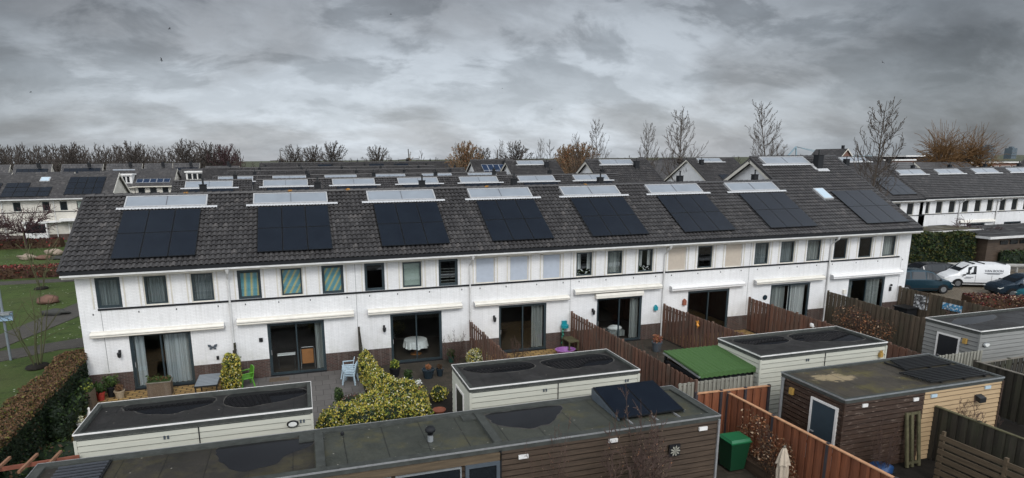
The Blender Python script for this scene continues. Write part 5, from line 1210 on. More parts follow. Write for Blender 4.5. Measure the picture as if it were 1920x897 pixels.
# ------------------------------------------------------------------ fences
def fence(label,p0,p1,h0,h1,mt,cap=None,post=None,group='garden fences',pitch=.14,panel=1.8,posth=.06,bt=.035,name='board_fence',z0=.02,alt=True):
    p0=Vector((p0[0],p0[1],0)); p1=Vector((p1[0],p1[1],0)); Ln=(p1-p0).length; d=(p1-p0)/Ln; nrm=Vector((-d.y,d.x,0))
    t=thing(name,label,'fence',tuple(p0),group); npan=max(1,round(Ln/panel)); rr=random.Random(int(p0.x*10)+int(p0.y*7))
    H=lambda s:h0+(h1-h0)*s/Ln
    for k in range(npan):
        a=Ln*k/npan; b=Ln*(k+1)/npan; m=MB(); nb=max(2,int((b-a)/pitch))
        for i in range(nb):
            s=a+(b-a)*(i+.5)/nb; w=(b-a)/nb*(.98 if not alt else 1.12); c=p0+d*s+nrm*((.024 if i%2 else -.024) if alt else 0); hh=H(s)+rr.uniform(-.01,.012)
            m.bar((c.x,c.y,z0),(c.x,c.y,hh),bt*.7,w,up=tuple(d)) if False else m.prism([tuple(c-d*w/2-nrm*bt/3+Vector((0,0,z0))),tuple(c+d*w/2-nrm*bt/3+Vector((0,0,z0))),tuple(c+d*w/2+nrm*bt/3+Vector((0,0,z0))),tuple(c-d*w/2+nrm*bt/3+Vector((0,0,z0)))],(0,0,hh-z0))
        pn_=m.build('fence_panel',M[mt],t)
        r=MB()
        for zz in (.35,1.0,H(a)-.25): 
            q0=p0+d*a+nrm*.045; q1=p0+d*b+nrm*.045; r.bar((q0.x,q0.y,zz),(q1.x,q1.y,zz+(H(b)-H(a) if zz>1.1 else 0)),.03,.07)
        r.build('rail',M[mt],pn_)
        if cap: r=MB(); q0=p0+d*a;q1=p0+d*b; r.bar((q0.x,q0.y,H(a)+.02),(q1.x,q1.y,H(b)+.02),.10,.03); r.build('cap_rail',M[cap],pn_)
    for k in range(npan+1):
        s=min(Ln-.01,Ln*k/npan); c=p0+d*s; MB().box(c.x-.045,c.x+.045,c.y-.045,c.y+.045,0,H(s)+posth).build('post',M[post or mt],t)
    return t
fence('red brown board fence falling away from the house with the round table',(16.2,-.05),(16.45,-5.9),1.84,1.6,'fence_brown')
fence('long red brown fence running from the hose reel past the middle shed',(21.6,-.05),(21.62,-10.4),1.86,1.84,'fence_brown')
fence('red brown fence with a small orange lizard hung on it',(27.0,-.05),(27.2,-7.9),1.86,1.86,'fence_brown')
fence('red brown fence with a small white ornament, reaching behind the maroon shed',(32.45,-.05),(32.4,-10.45),1.84,1.70,'fence_brown')
fence('grey brown fence with a russet shrub against it',(37.9,-.05),(37.5,-8.1),1.84,1.72,'fence_grey')
fence('grey brown fence carrying two picture plates, right of the near row',(43.3,-.1),(43.05,-6.0),1.76,1.72,'fence_grey')
fence('dark fence closing the garden behind the grey boarded shed',(43.05,-6.1),(46,-8.2),1.7,1.7,'fence_dark')
fence('short dark fence stub between the golden hedge and the striped blind house',(10.82,-.05),(10.82,-1.0),1.95,1.25,'fence_dark')
fence('short dark post fence behind the leafy column by the first downpipe',(5.40,-.1),(5.40,-.6),1.7,1.5,'fence_dark')
fence('orange fence run from the long shed to the maroon shed',(20.9,-11.4),(23.8,-11.45),1.83,1.80,'fence_orange','fence_cap','fence_post_d',group='orange stained fences',panel=1.1)
fence('orange fence running forward past the green bin and the beige parasol',(22.03,-11.6),(22.2,-17.6),1.80,1.80,'fence_orange','fence_cap','fence_post_d',group='orange stained fences')
fence('dark mossy fence slanting in front of the pale yellow boards',(27.5,-14.15),(27.6,-19),1.8,1.8,'fence_dark','wood_green','fence_dark')
fence('dark fence behind the maroon shed, running along the right edge',(33.1,-11.7),(33.3,-17),1.82,1.82,'fence_dark','wood_grey','fence_dark')
fence('low dark fence between the grey louvre gate and the right edge',(33.2,-11.8),(38,-11.65),1.75,1.75,'fence_dark','wood_grey','fence_dark')
# horizontal plank fence
t=thing('plank_fence','brown fence of wide gapped horizontal planks in the bottom right corner','fence',(26.4,-15.6,0)); 
for k in range(7): m=MB(); z=.10+k*.22; m.bar((26.35,-15.55,z),(26.5,-19.5,z),.03,.15); m.build('plank',M['plank'],t)
for y in (-15.6,-17.3,-19): MB().box(26.38,26.46,y-.04,y+.04,0,1.6).build('post',M['plank'],t)
# louvre gates
def louvre(label,x0,x1,y,h,skew=0):
    t=thing('louvre_gate',label,'gate',(x0,y,0),'grey beige slatted gates'); n=int((x1-x0)/.17)
    m=MB()
    for i in range(n):
        a=x0+(x1-x0)*i/n; w=(x1-x0)/n; yy=y+skew*(a-x0)
        m.box(a,a+w*.52,yy-.02,yy+.01,.05,h-.02*(i%2)); m.box(a+w*.5,a+w*1.02,yy+.02,yy+.04,.05,h-.15)
    m.build('board',M['louvre'],t)
    m=MB(); 
    for z in (.3,h-.55,h-.08): m.bar((x0,y+.03,z),(x1,y+.03+skew*(x1-x0),z),.03,.08)
    m.build('rail',M['louvre'],t)
louvre('grey beige slatted gate below the green turf roof',20.95,24.1,-10.35,1.82)
louvre('grey beige slatted gate beside the grey boarded shed',32.6,35.0,-10.68,1.80)

# ------------------------------------------------------------------ foliage
def leaf_cloud(mb,rr,pts,s,nm,sv=.5):
    n=len(pts); a=rr.normal(size=(n,3)); a/=np.linalg.norm(a,axis=1,keepdims=True); b=rr.normal(size=(n,3)); b-=a*(a*b).sum(1,keepdims=True); b/=np.linalg.norm(b,axis=1,keepdims=True)
    k=(s*(1+sv*rr.normal(size=n))).clip(s*.4,s*2)[:,None]
    q=np.stack([pts-a*k,pts-b*k*.55,pts+a*k,pts+b*k*.55],1); base=len(mb.v)
    mb.v+= [tuple(v) for v in q.reshape(-1,3).tolist()]; mb.f+= [(base+4*i,base+4*i+1,base+4*i+2,base+4*i+3) for i in range(n)]; return n
def foliage(name,label,cat,centers,s,n,mats,weights,org,core=True,seed=0,group=None,amp=.12,zmin=.02,corem=0,stemm=None,coat=.82):
    """shrub: leaf quads through the outer shell of several ellipsoids"""
    rr=np.random.default_rng(seed); P=[]; tot=sum(a[3]*a[4]+a[4]*a[5] for a in centers)
    for c in centers:
        k=int(n*(c[3]*c[4]+c[4]*c[5])/tot); d=rr.normal(size=(k,3)); d/=np.linalg.norm(d,axis=1,keepdims=True)
        lump=1+amp*(np.sin(d[:,0]*5+c[0]*3)+np.sin(d[:,1]*6+c[1]*2)+np.sin(d[:,2]*5+c[0]))/1.6
        rad=(rr.random(k)**.35*(1-coat+.0)+coat)*lump+rr.normal(0,.05,k); p=np.array(c[:3])+d*rad[:,None]*np.array(c[3:6]); P.append(p)
    P=np.concatenate(P); P=P[P[:,2]>zmin]; h=thing(name,label,cat,org,group)
    m=MB(); m.v=[];
    nn=leaf_cloud(m,rr,P,s,0); m.m=rr.choice(len(mats),size=nn,p=np.array(weights)/sum(weights)).tolist()
    m.build('foliage',[LF[x] for x in mats],h)
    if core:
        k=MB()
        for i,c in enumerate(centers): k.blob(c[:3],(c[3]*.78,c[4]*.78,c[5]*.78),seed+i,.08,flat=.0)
        k.build('dark_core',LF['leaf_dark_conifer' if corem==0 else corem],h)  # solid dark blobs stand in for the shade inside the shrub
    return h
def hedge(name,label,cat,pts,w,h0,s,n,mats,weights,seed=0,core='leaf_dark_brown',group=None,h1=None,sidew=None):
    """clipped hedge along a polyline"""
    rr=np.random.default_rng(seed); h1=h1 or h0; t=thing(name,label,cat,(pts[0][0],pts[0][1],0),group); k=MB(); L_=[(Vector(b)-Vector(a)).length for a,b in zip(pts,pts[1:])]; tot=sum(L_); acc=0
    allp=[]
    for (a,b),ln in zip(zip(pts,pts[1:]),L_):
        a=np.array(a,float);b=np.array(b,float); d=(b-a)/ln; nr=np.array([-d[1],d[0]]); kk=int(n*ln/tot); u=rr.random(kk)*ln; side=rr.random(kk); ww=w/2
        hh=h0+(h1-h0)*(acc+u)/tot
        v=np.where(side<.45,rr.uniform(-1,1,kk)*ww,np.where(side<.72,-ww,ww)); z=np.where(side<.45,hh,rr.random(kk)*hh)
        v=v*(1+.06*np.sin(u*2.1+z*3)); z=z*(1+.03*np.sin(u*1.7)+.02*np.sin(u*5+v*7)); xy=a+d*u[:,None]+nr*v[:,None]
        p=np.column_stack([xy,z])+rr.normal(0,s*.6,(kk,3)); allp.append(p)
        ha=h0+(h1-h0)*acc/tot; hb=h0+(h1-h0)*(acc+ln)/tot; q=ww*.93
        A0=a+nr*q;A1=a-nr*q;B0=b+nr*q;B1=b-nr*q
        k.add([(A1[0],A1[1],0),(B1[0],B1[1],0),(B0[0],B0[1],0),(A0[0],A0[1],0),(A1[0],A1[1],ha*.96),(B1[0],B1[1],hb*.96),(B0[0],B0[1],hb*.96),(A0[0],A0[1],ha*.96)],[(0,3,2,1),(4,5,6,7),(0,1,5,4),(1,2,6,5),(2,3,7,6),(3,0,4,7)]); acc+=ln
    P=np.concatenate(allp); P=P[P[:,2]>.01]; m=MB(); nn=leaf_cloud(m,rr,P,s,0); mi=rr.choice(len(mats),size=nn,p=np.array(weights)/sum(weights))
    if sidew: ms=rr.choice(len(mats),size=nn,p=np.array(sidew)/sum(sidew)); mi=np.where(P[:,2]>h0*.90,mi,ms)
    m.m=mi.tolist(); m.build('foliage',[LF[x] for x in mats],t)
    k.build('dark_core',LF[core],t); return t  # solid dark block stands in for the shade inside the hedge
GD=['leaf_golden_yellow','leaf_lime_yellow','leaf_mid_green','leaf_deep_green','leaf_cream_white']; GW=[.36,.26,.16,.14,.08]
foliage('variegated_shrub','tall narrow golden leafed column beside the grey garden table','shrub',[(5.25,-1.3,.55,.42,.45,.6),(5.32,-1.25,1.1,.36,.38,.55)],.036,5200,GD,GW,(5.25,-1.3,0),seed=1)
cs=[(10.95,-1.25,.55,.36,.42,.66),(11.0,-2.0,.5,.42,.5,.62),(11.1,-3.0,.48,.45,.6,.55),(11.3,-4.0,.48,.55,.65,.58),(11.7,-4.9,.50,.8,.65,.60),(11.9,-5.8,.50,.85,.65,.56),(10.7,-5.9,.45,.75,.6,.52),(9.7,-6.6,.42,.75,.5,.50),(12.3,-6.5,.48,.5,.6,.52),(11.3,-6.9,.45,.9,.5,.50),(9.0,-7.0,.40,.42,.4,.48),(10.3,-7.1,.42,.8,.4,.5),(12.2,-7.2,.42,.55,.4,.45)]
foliage('variegated_hedge','large golden variegated hedge bending between two patios and the middle sheds','hedge',cs,.036,38000,GD,GW,(11.2,-5.2,0),seed=2,amp=.15,corem='leaf_dark_conifer')
foliage('topiary_ball','round cream and yellow shrub in front of the red brown fence','shrub',[(16.1,-1.5,.45,.52,.5,.42)],.035,2600,['leaf_cream_white','leaf_golden_yellow','leaf_mid_green','leaf_lime_yellow'],[.4,.25,.2,.2],(16.1,-1.5,0),seed=3,amp=.03)
foliage('dwarf_shrub','small golden shrub left of the middle shed door','shrub',[(13.45,-5.1,.35,.33,.33,.33)],.035,700,GD,GW,(13.45,-5.1,0),seed=4)
foliage('dwarf_shrub','small dark lollipop shrub on the grey patio','shrub',[(9.55,-4.35,.45,.18,.18,.3)],.03,500,['leaf_deep_green','leaf_mid_green'],[.7,.3],(9.55,-4.35,0),seed=5)
foliage('heather','dry purplish heather clump on the grey patio edge','plant',[(10.05,-4.6,.22,.45,.5,.25),(9.9,-5.2,.2,.4,.4,.22)],.03,1200,['leaf_purple_brown','leaf_dry_orange','leaf_mid_green','flower_white'],[.5,.2,.2,.1],(10,-4.8,0),seed=6,coat=.6)
foliage('conifer','dark cone shaped conifer beside the clipped brown hedge','shrub',[(.0,-4.9,.45,.45,.45,.55),(.0,-4.9,.95,.3,.3,.55)],.04,2400,['leaf_dark_conifer','leaf_deep_green'],[.8,.2],(0,-4.9,0),seed=7,corem='leaf_dark_conifer')
foliage('evergreen_shrub','dark shrub between the clipped brown hedge and the patio pots','shrub',[(-.15,-2.6,.5,.4,.8,.6),(-.2,-1.5,.55,.3,.5,.7),(-.1,-3.6,.4,.4,.5,.5)],.05,2500,['leaf_dark_conifer','leaf_deep_green','leaf_mid_green'],[.5,.4,.1],(-.15,-2.6,0),seed=8,coat=.6)
foliage('evergreen_shrub','dark undergrowth behind the pergola left of the oval lamp shed','shrub',[(.6,-6.6,.3,.8,.8,.45),(1.4,-8.0,.3,.6,.9,.4),(-.1,-8.4,.4,.6,1.0,.6),(.9,-9.8,.35,.8,.7,.5)],.05,3200,['leaf_dark_conifer','leaf_deep_green','leaf_dark_brown','leaf_mid_green'],[.4,.3,.2,.1],(.6,-7,0),seed=9,coat=.5)
foliage('russet_shrub','russet leaved shrub against the grey brown fence','shrub',[(37.0,-2.6,.9,.7,1.1,.75),(37.0,-4.2,.75,.6,.9,.6)],.035,1500,['leaf_dry_orange','leaf_copper_brown','leaf_purple_brown','bud_pale_buff'],[.3,.35,.25,.1],(37,-3,0),core=False,seed=10,coat=.25)
foliage('flowering_plant','small plant with white flowers at the foot of the long red brown fence','plant',[(21.1,-2.9,.3,.3,.3,.3)],.035,420,['leaf_mid_green','leaf_deep_green','flower_white'],[.5,.3,.2],(21.1,-2.9,0),seed=11)
foliage('climbing_shrub','bare brown creeper with dry leaves against the orange fence beside the parasol','shrub',[(21.75,-13.3,.9,.35,.8,.85),(21.7,-14.4,.7,.35,.7,.75)],.03,2000,['leaf_copper_brown','leaf_dry_orange','bud_pale_buff','leaf_dark_brown'],[.35,.2,.15,.3],(21.75,-13.8,0),core=False,seed=12,coat=.3)
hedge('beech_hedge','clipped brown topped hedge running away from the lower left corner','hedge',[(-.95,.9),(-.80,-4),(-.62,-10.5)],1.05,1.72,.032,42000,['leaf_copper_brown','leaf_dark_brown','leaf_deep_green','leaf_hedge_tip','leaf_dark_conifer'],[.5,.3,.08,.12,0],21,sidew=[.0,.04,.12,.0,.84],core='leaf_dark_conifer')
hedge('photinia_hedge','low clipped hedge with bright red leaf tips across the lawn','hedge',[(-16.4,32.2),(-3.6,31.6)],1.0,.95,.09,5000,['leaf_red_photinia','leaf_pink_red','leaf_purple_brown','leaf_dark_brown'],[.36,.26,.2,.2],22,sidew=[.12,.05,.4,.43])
hedge('barberry_hedge','low dark red hedge in front of the left hand terrace','hedge',[(-34,54.0),(-18.2,53.2)],1.3,1.0,.1,3000,['leaf_purple_brown','leaf_red_photinia','leaf_dark_brown'],[.6,.12,.3],23)
hedge('front_garden_hedge','dark evergreen hedge before the front door of the left hand end house','hedge',[(-18.2,57.6),(-10.5,57.2)],1.0,1.0,.1,2200,['leaf_dark_conifer','leaf_purple_brown','leaf_deep_green'],[.4,.3,.3],24)
hedge('evergreen_hedge','tall dark olive hedge behind the parked cars','hedge',[(61.6,14.6),(66.4,12.4)],1.6,2.6,.09,9000,['leaf_hedge_olive','leaf_deep_green','leaf_hedge_tip','leaf_dark_conifer'],[.4,.3,.12,.2],25,core='leaf_dark_conifer')
hedge('evergreen_hedge','low dark hedge right of the blue sign post','hedge',[(68.2,11.4),(80,6.5)],1.6,1.1,.09,3600,['leaf_dark_conifer','leaf_deep_green','leaf_hedge_olive'],[.5,.3,.2],26,core='leaf_dark_conifer')
hedge('barberry_hedge','low reddish brown hedge in front of the slate blue car','hedge',[(48.2,-.6),(52.5,-3.2)],1.3,1.0,.05,5500,['leaf_purple_brown','leaf_copper_brown','leaf_red_photinia','bud_pale_buff'],[.5,.25,.12,.1],27)
M['bark_shrub']=simple('brown_grey_shrub_bark',(.085,.055,.045),.85,var=.4,vs=3)
# bare shrubs near the camera
tree_proto('shrubN','shrub',2.2,71,'bark_shrub',.006,leaves=(90,.016),leafm_=['bud_pale_buff','leaf_dry_orange']); tree_proto('shrubT','shrub',2.6,72,'bark_shrub',.006,leaves=(300,.014),leafm_=['bud_pale_buff','leaf_dry_orange'])
tree_proto('young','young',4,73,'bark_green',.012); tree_proto('youngB','young',4,74,'bark_green',.02)
tree('shrubN',(16.3,-15.3,0),3.0,'wide bare shrub with arching red brown twigs before the long dark shed','shrub',w=1.0,name='bare_shrub',rz=1)
tree('shrubT',(16.9,-15.0,0),3.7,'tall bare shrub reaching above the tilted solar panels','shrub',w=.6,name='bare_shrub',rz=2)
tree('shrubT',(14.25,-15.0,0),3.4,'slim bare shrub with pale buds before the long dark shed','shrub',w=.32,name='bare_shrub',rz=.4)
tree('shrubN',(24.9,-15.1,0),2.0,'bare climbing shrub in front of the maroon boards','shrub',w=.5,name='bare_shrub',rz=.4)
tree('shrubN',(28.5,-14.9,0),2.2,'bare red twigs spreading over the pale yellow boards','shrub',w=.8,name='bare_shrub',rz=1.4)
tree('shrubN',(15.3,-.8,0),1.7,'leafless small tree beside the round cream shrub','shrub',w=.8,name='bare_shrub',rz=.4)
tree('shrubN',(18.2,-1.2,0),1.2,'bare rose bush in front of the fourth patio door','shrub',w=1.1,name='bare_shrub',rz=2.4)
tree('shrubT',(22.2,-3.8,0),2.0,'bare climber along the long red brown fence','shrub',w=.8,name='bare_shrub',rz=3.4)
tree('shrubN',(22.3,-5.6,0),1.9,'second bare climber further along the long red brown fence','shrub',w=.8,name='bare_shrub',rz=3.0)
tree('shrubN',(42.4,-4.4,0),1.8,'bare twiggy shrub beneath the two picture plates','shrub',w=1.3,name='bare_shrub',rz=3.0)
tree('shrubT',(37.0,-3.2,0),1.9,'bare stems inside the russet shrub','shrub',w=.9,name='bare_shrub',rz=3.0)
tree('shrubT',(21.8,-13.9,0),1.9,'bare stems of the brown creeper on the orange fence','shrub',w=.6,name='bare_shrub',rz=3.0)
tree('young',(-4.0,4.7,0),3.9,'young multi stemmed tree nearest the street sign at the left','tree',name='young_tree')
tree('youngB',(-11.1,26.0,0),4.3,'young bare tree with a dark root ring beyond the two boulders','tree',name='young_tree')
for x,y in ((-4.0,4.7),(-11.1,26)): m=MB(); m.blob((x,y,.06),(.5,.5,.14),3,.1,flat=0); tag(m.build('planting_ring',M['soil'],org=(x,y,0)),'dark soil ring round the young tree %s'%('near the street sign' if y<10 else 'beyond the two boulders'),'planting ring','soil rings')
tree('spreadA',(-21.6,52.5,0),5.2,'spreading bare ornamental tree before the left hand terrace','tree',name='bare_tree',w=1.0)
tree('spreadB',(-25.6,52,0),4.4,'dense dark purple ornamental tree at the left edge','tree',name='bare_tree')
tree('spreadA',(-14.0,51,0),5.4,'thin dark tree between the near roof and the left hand end house','tree',name='bare_tree',w=.5,rz=2)
tree('spreadA',(71.5,15.5,0),3.6,'reddish bare bush before the right hand terrace patio door','shrub',name='bare_shrub',w=.9,rz=2)
for i,(x,y,a,b,c,mt,lb) in enumerate(((-8.7,20.2,1.15,.8,.75,'stone_red','large reddish boulder beside the curving path'),(-7.0,16.2,1.3,.65,.55,'stone_dark','dark mossy boulder lying on the path edge'),
    (-18.2,43.4,1.4,.9,.75,'stone','first pale boulder from the left in the far group'),(-16.6,43.0,1.3,.9,.6,'stone_red','low brownish boulder in the middle of the far group'),(-16.7,45.8,1.5,.9,.9,'stone','tallest pale boulder of the far group'),(-15.2,42.6,1.3,.8,.5,'stone_dark','grey flat boulder of the far group'),(-14.8,46.0,1.6,.9,.7,'stone','pale boulder at the back of the far group'),(-12.3,44.8,1.2,.9,.8,'stone','pale boulder half hidden by the near roof, left'),(-11.9,41.8,1.2,.9,.8,'stone','pale boulder half hidden by the near roof, lower'))):
    m=MB(); a*=.6;b*=.62;c*=.72;m.blob((x,y,c*.45),(a,b,c*.62),i+3,.2,18,12,flat=0.01); tag(m.build('boulder',M[mt],org=(x,y,0),smooth=True),lb,'boulder','boulders on the lawn')
# ------------------------------------------------------------------ garden things
def pot(label,x,y,r,h,mt,plant=None,cat='flower pot',name='flower_pot',seed=0,ps=.25):
    t=thing(name,label,cat,(x,y,0)); m=MB(); m.lathe([(r*.7,0),(r*.95,h*.85),(r*1.05,h*.86),(r*1.05,h),(r*.85,h),(r*.8,h*.9)],(x,y,0),18); m.build('pot',M[mt],t,smooth=False)
    if plant:
        rr=np.random.default_rng(seed); p=np.array([x,y,h+ps*.8])+rr.normal(size=(260,3)).clip(-1.6,1.6)*np.array([ps*.5,ps*.5,ps*.45]); m=MB(); nn=leaf_cloud(m,rr,p,.045 if ps>.16 else .035,0); m.m=rr.integers(0,len(plant),nn).tolist(); m.cur=0
        m.blob((x,y,h+ps*.75),(ps*.62,ps*.62,ps*.7),seed,.2); m.build('plant',[LF[q] for q in plant],t)
    return t
t=thing('wicker_planter','woven brown planter box with a low plant before the first patio door','planter',(2.4,-.9,0)); m=MB(); m.box(1.98,2.88,-1.15,-.7,0,.62); m.build('box',M['wicker'],t); m=MB(); m.box(1.95,2.91,-1.18,-.67,.60,.64); m.build('rim',M['wood_grey'],t)
rr=np.random.default_rng(3); p=np.column_stack([rr.uniform(2.0,2.85,500),rr.uniform(-1.1,-.75,500),.66+abs(rr.normal(0,.08,500))]); m=MB(); nn=leaf_cloud(m,rr,p,.035,0); m.m=rr.integers(0,3,nn).tolist(); m.cur=2; m.box(2.0,2.86,-1.13,-.73,.6,.68); m.build('plant',[LF['leaf_mid_green'],LF['leaf_copper_brown'],LF['leaf_deep_green']],t)
t=thing('wicker_planter','tall woven planter on end at the left corner of the first patio','planter',(.0,-1.5,0)); m=MB(); m.box(-.22,.18,-1.95,-1.35,0,.75); m.build('box',M['wicker'],t)
rr=np.random.default_rng(4); p=np.column_stack([rr.uniform(-.2,.15,300),rr.uniform(-1.9,-1.4,300),.8+abs(rr.normal(0,.12,300))]); m=MB(); nn=leaf_cloud(m,rr,p,.035,0); m.m=rr.integers(0,2,nn).tolist(); m.cur=1; m.box(-.2,.16,-1.9,-1.4,.7,.86); m.build('plant',[LF['leaf_lime_yellow'],LF['leaf_deep_green']],t)
pot('red pot beside the brick plinth of the end house',.18,-.85,.17,.36,'terracotta',['leaf_deep_green'],seed=5)
pot('pale woven basket pot on the golden pavers',.85,-.75,.2,.32,'basket',['leaf_copper_brown'],seed=6,ps=.15)
pot('dark tub with a tall leafy plant between the red pot and the basket',.5,-.5,.2,.45,'trim_black',['leaf_deep_green','leaf_mid_green'],seed=7,ps=.3)
pot('small green pot in front of the tall woven planter',-.02,-2.3,.14,.25,'pot_green',['leaf_mid_green'],seed=8,ps=.15)
pot('white pot with grey foliage behind the oval lamp shed',.2,-3.6,.13,.2,'white_trim',['leaf_cream_white'],seed=9,ps=.14)
t=thing('bird_statue','small white bird statue at the edge of the golden pavers','statue',(.35,-2.9,0)); m=MB(); m.lathe([(.06,0),(.09,.1),(.10,.2),(.05,.32),(.035,.4),(.05,.45),(.01,.5)],(.35,-2.9,0),10); m.build('body',M['white_trim'],t,smooth=True)
m=MB(); m.box(.75,1.05,-3.1,-2.5,0.01,.04); tag(m.build('paving_board',M['plastic_paleblue'],org=(.9,-2.8,0)),'pale board lying at the corner of the oval lamp shed','board')
# table
t=thing('garden_table','grey slatted garden table on the golden pavers','table',(4.4,-1.6,0))
m=MB()
for k in range(8): y=-2.35+k*.18; m.box(4.0,4.85,y,y+.12,.70,.725)
m.build('table_top',M['metal_grey'],t)
m=MB(); m.box(4.0,4.85,-2.37,-2.34,.64,.70); m.box(4.0,4.85,-.95,-.92,.64,.70); m.box(3.98,4.0,-2.37,-.92,.64,.725); m.box(4.85,4.87,-2.37,-.92,.64,.725); m.build('apron',M['metal_dark'],t)
for x in (4.02,4.82):
    for y in (-2.33,-.97): MB().box(x-.025,x+.025,y-.025,y+.025,0,.66).build('leg',M['metal_dark'],t)
def chair(x,y,mt,label,rz=0,n=1,z=0,group=None):
    for k in range(n):
        t=thing('garden_chair',label if n==1 else label%('topmost' if k==n-1 else 'lowest'),'chair',(x,y,0),group); zz=k*.09
        m=MB(); m.box(-.25,.25,-.24,.24,.40,.43); m.build('seat',M[mt],t)
        m=MB(); m.prism([(-.25,.22,.42),(.25,.22,.42),(.22,.30,.86),(.1,.31,.90),(-.1,.31,.90),(-.22,.30,.86)],(0,.03,0)); m.build('backrest',M[mt],t)
        for sx in (-1,1):
            for sy in (-1,1): m=MB(); m.bar((sx*.22,sy*.2,.42),(sx*.29,sy*.28,0),.05,.04); m.build('leg',M[mt],t)
            m=MB(); m.bar((sx*.27,-.22,.64),(sx*.27,.28,.66),.05,.03); m.bar((sx*.27,-.2,.42),(sx*.27,-.2,.64),.04,.04); m.build('armrest',M[mt],t)
        for c in t.children: c.location=(-x,-y,0)   # parts were built about the origin
        for c in t.children: c.location=(0,0,0); c.data.transform(Matrix.Translation((x,y,0)))
        t.location=(x,y,z+zz); t.rotation_euler=(0,0,rz)
chair(5.82,-.95,'plastic_lime','lime green plastic chair between the golden column and the second patio door',rz=-1.2)
chair(10.2,-1.9,'plastic_paleblue','pale blue plastic armchair, %s of the stack on the grey patio',rz=-1.9,n=2,group='stacked pale blue chairs')
chair(10.15,-1.05,'plastic_paleblue','pale blue plastic armchair nearest the wall on the grey patio',rz=-1.7)
m=MB(); m.box(6.75,7.6,-.75,-.3,.006,.03); tag(m.build('door_mat',M['wicker'],org=(7.2,-.5,0)),'brown door mat before the second patio door','door mat')
pot('blue grey pot on the mossy patio',13.6,-2.3,.28,.42,'pot_dark',['leaf_dry_orange'],seed=11,ps=.12)
pot('small dark pot beside the blue grey one',14.15,-2.2,.17,.35,'pot_dark',['leaf_dark_brown'],seed=12,ps=.12)
pot('terracotta bowl in front of the middle shed door',13.2,-6.3,.25,.18,'terracotta2')
pot('dark bowl plant at the foot of the golden hedge',12.2,-1.6,.25,.4,'trim_black',['leaf_mid_green','leaf_lime_yellow'],seed=14,ps=.22)
pot('dark round tub at the corner of the third patio',12.6,-2.8,.22,.3,'pot_dark',['leaf_deep_green'],seed=15,ps=.2)
pot('slate grey pot with reddish spiky plant on the fifth patio',25.4,-2.0,.26,.5,'pot_grey',['leaf_dry_orange','leaf_pink_red'],seed=13,ps=.22)
pot('small pot of white flowers behind the golden hedge',12.9,-3.6,.12,.2,'terracotta2',['flower_white','leaf_mid_green'],seed=16,ps=.15)
pot('green pot by the door frame of the third patio',15.1,-.5,.15,.3,'pot_green',['leaf_deep_green'],seed=17,ps=.2)
# dining table behind the third patio door
t=thing('dining_table','round table with a white cloth inside the third patio door','table',(13.7,1.3,0)); m=MB(); m.lathe([(.55,.72),(.55,.74),(.0,.745)],(13.7,1.3,0),24); m.build('table_top',M['wood_orange'],t); m=MB(); m.lathe([(.05,0),(.05,.72)],(13.7,1.3,0),8); m.lathe([(.3,.02),(.05,.12)],(13.7,1.3,0),12); m.build('pedestal',M['wood_orange'],t)
n=48; m=MB(); m.add([(13.7+.57*math.cos(2*PI*k/n),1.3+.57*math.sin(2*PI*k/n),.76) for k in range(n)]+[(13.7+(.62+.04*math.sin(k*2.1))*math.cos(2*PI*k/n),1.3+(.62+.04*math.sin(k*2.1))*math.sin(2*PI*k/n),.40+.03*math.sin(k)) for k in range(n)],[(k,(k+1)%n,(k+1)%n+n,k+n) for k in range(n)]+[tuple(range(n))]); tag(m.build('tablecloth',M['cloth_white'],org=(13.7,1.3,.4)),'white cloth hanging over the round dining table','tablecloth')
t=thing('cabinet_door','orange wooden panel chair seen inside the second patio door','chair',(8.45,.7,0)); m=MB(); m.box(8.2,8.72,.68,.72,.25,.95); m.build('backrest',M['wood_orange'],t); m=MB(); m.tube([(8.15,.66,0),(8.15,.66,.95),(8.2,.66,1.05),(8.72,.66,1.05),(8.77,.66,.95),(8.77,.66,0)],.015,6); m.build('frame',M['alu'],t); m=MB(); m.box(8.2,8.72,.72,1.1,.42,.46); m.build('seat',M['wood_orange'],t)
t['label']='orange backed chair seen inside the second patio door'; t.name='dining_chair'
t=thing('side_table','small white topped table inside the second patio door','table',(7.4,.9,0)); m=MB(); m.box(7.1,7.9,.75,1.1,.7,.73); m.build('table_top',M['cloth_white'],t)
for x in (7.14,7.86): MB().box(x-.02,x+.02,.8,.84,0,.7).build('leg',M['metal_dark'],t)
t=thing('sofa','white cushioned seat inside the fifth patio door','seat',(24.6,1.0,0)); MB().box(24.2,25.1,.7,1.5,.1,.4).build('base',M['curt_grey'],t); m=MB(); m.blob((24.65,1.0,.5),(.42,.3,.15),2,.05); m.build('cushion',M['cloth_white'],t,smooth=True)
# hose, reel, tub, bench
t=thing('hose_reel','teal hose reel on the white wall above a coiled green hose','hose reel',(21.15,-.2,1.2)); m=MB(); m.lathe([(.2,-.08),(.2,.08)],(21.15,-.2,1.2),12); 
o=m.build('reel',M['plastic_teal'],t); m=MB(); m.box(21.05,21.3,-.12,0,1.1,1.45); m.build('bracket',M['plastic_teal'],t)
m=MB(); m.tube([(21.0+.02*math.sin(k*1.3),-.3-.03*math.cos(k*2.1),1.15-.06*k) for k in range(15)],.05,6); m.build('hose',M['hose_green'],t)
t=thing('potting_bench','mossy wooden potting bench beside the long fence','bench',(21.2,-.8,0)); MB().box(20.95,21.5,-1.2,-.3,.62,.68).build('table_top',M['wood_green'],t)
for x in (20.99,21.45):
    for y in (-1.15,-.35): MB().box(x-.03,x+.03,y-.03,y+.03,0,.62).build('leg',M['wood_green'],t)
MB().box(21.0,21.45,-1.1,-.4,.2,.24).build('shelf',M['wood_green'],t)
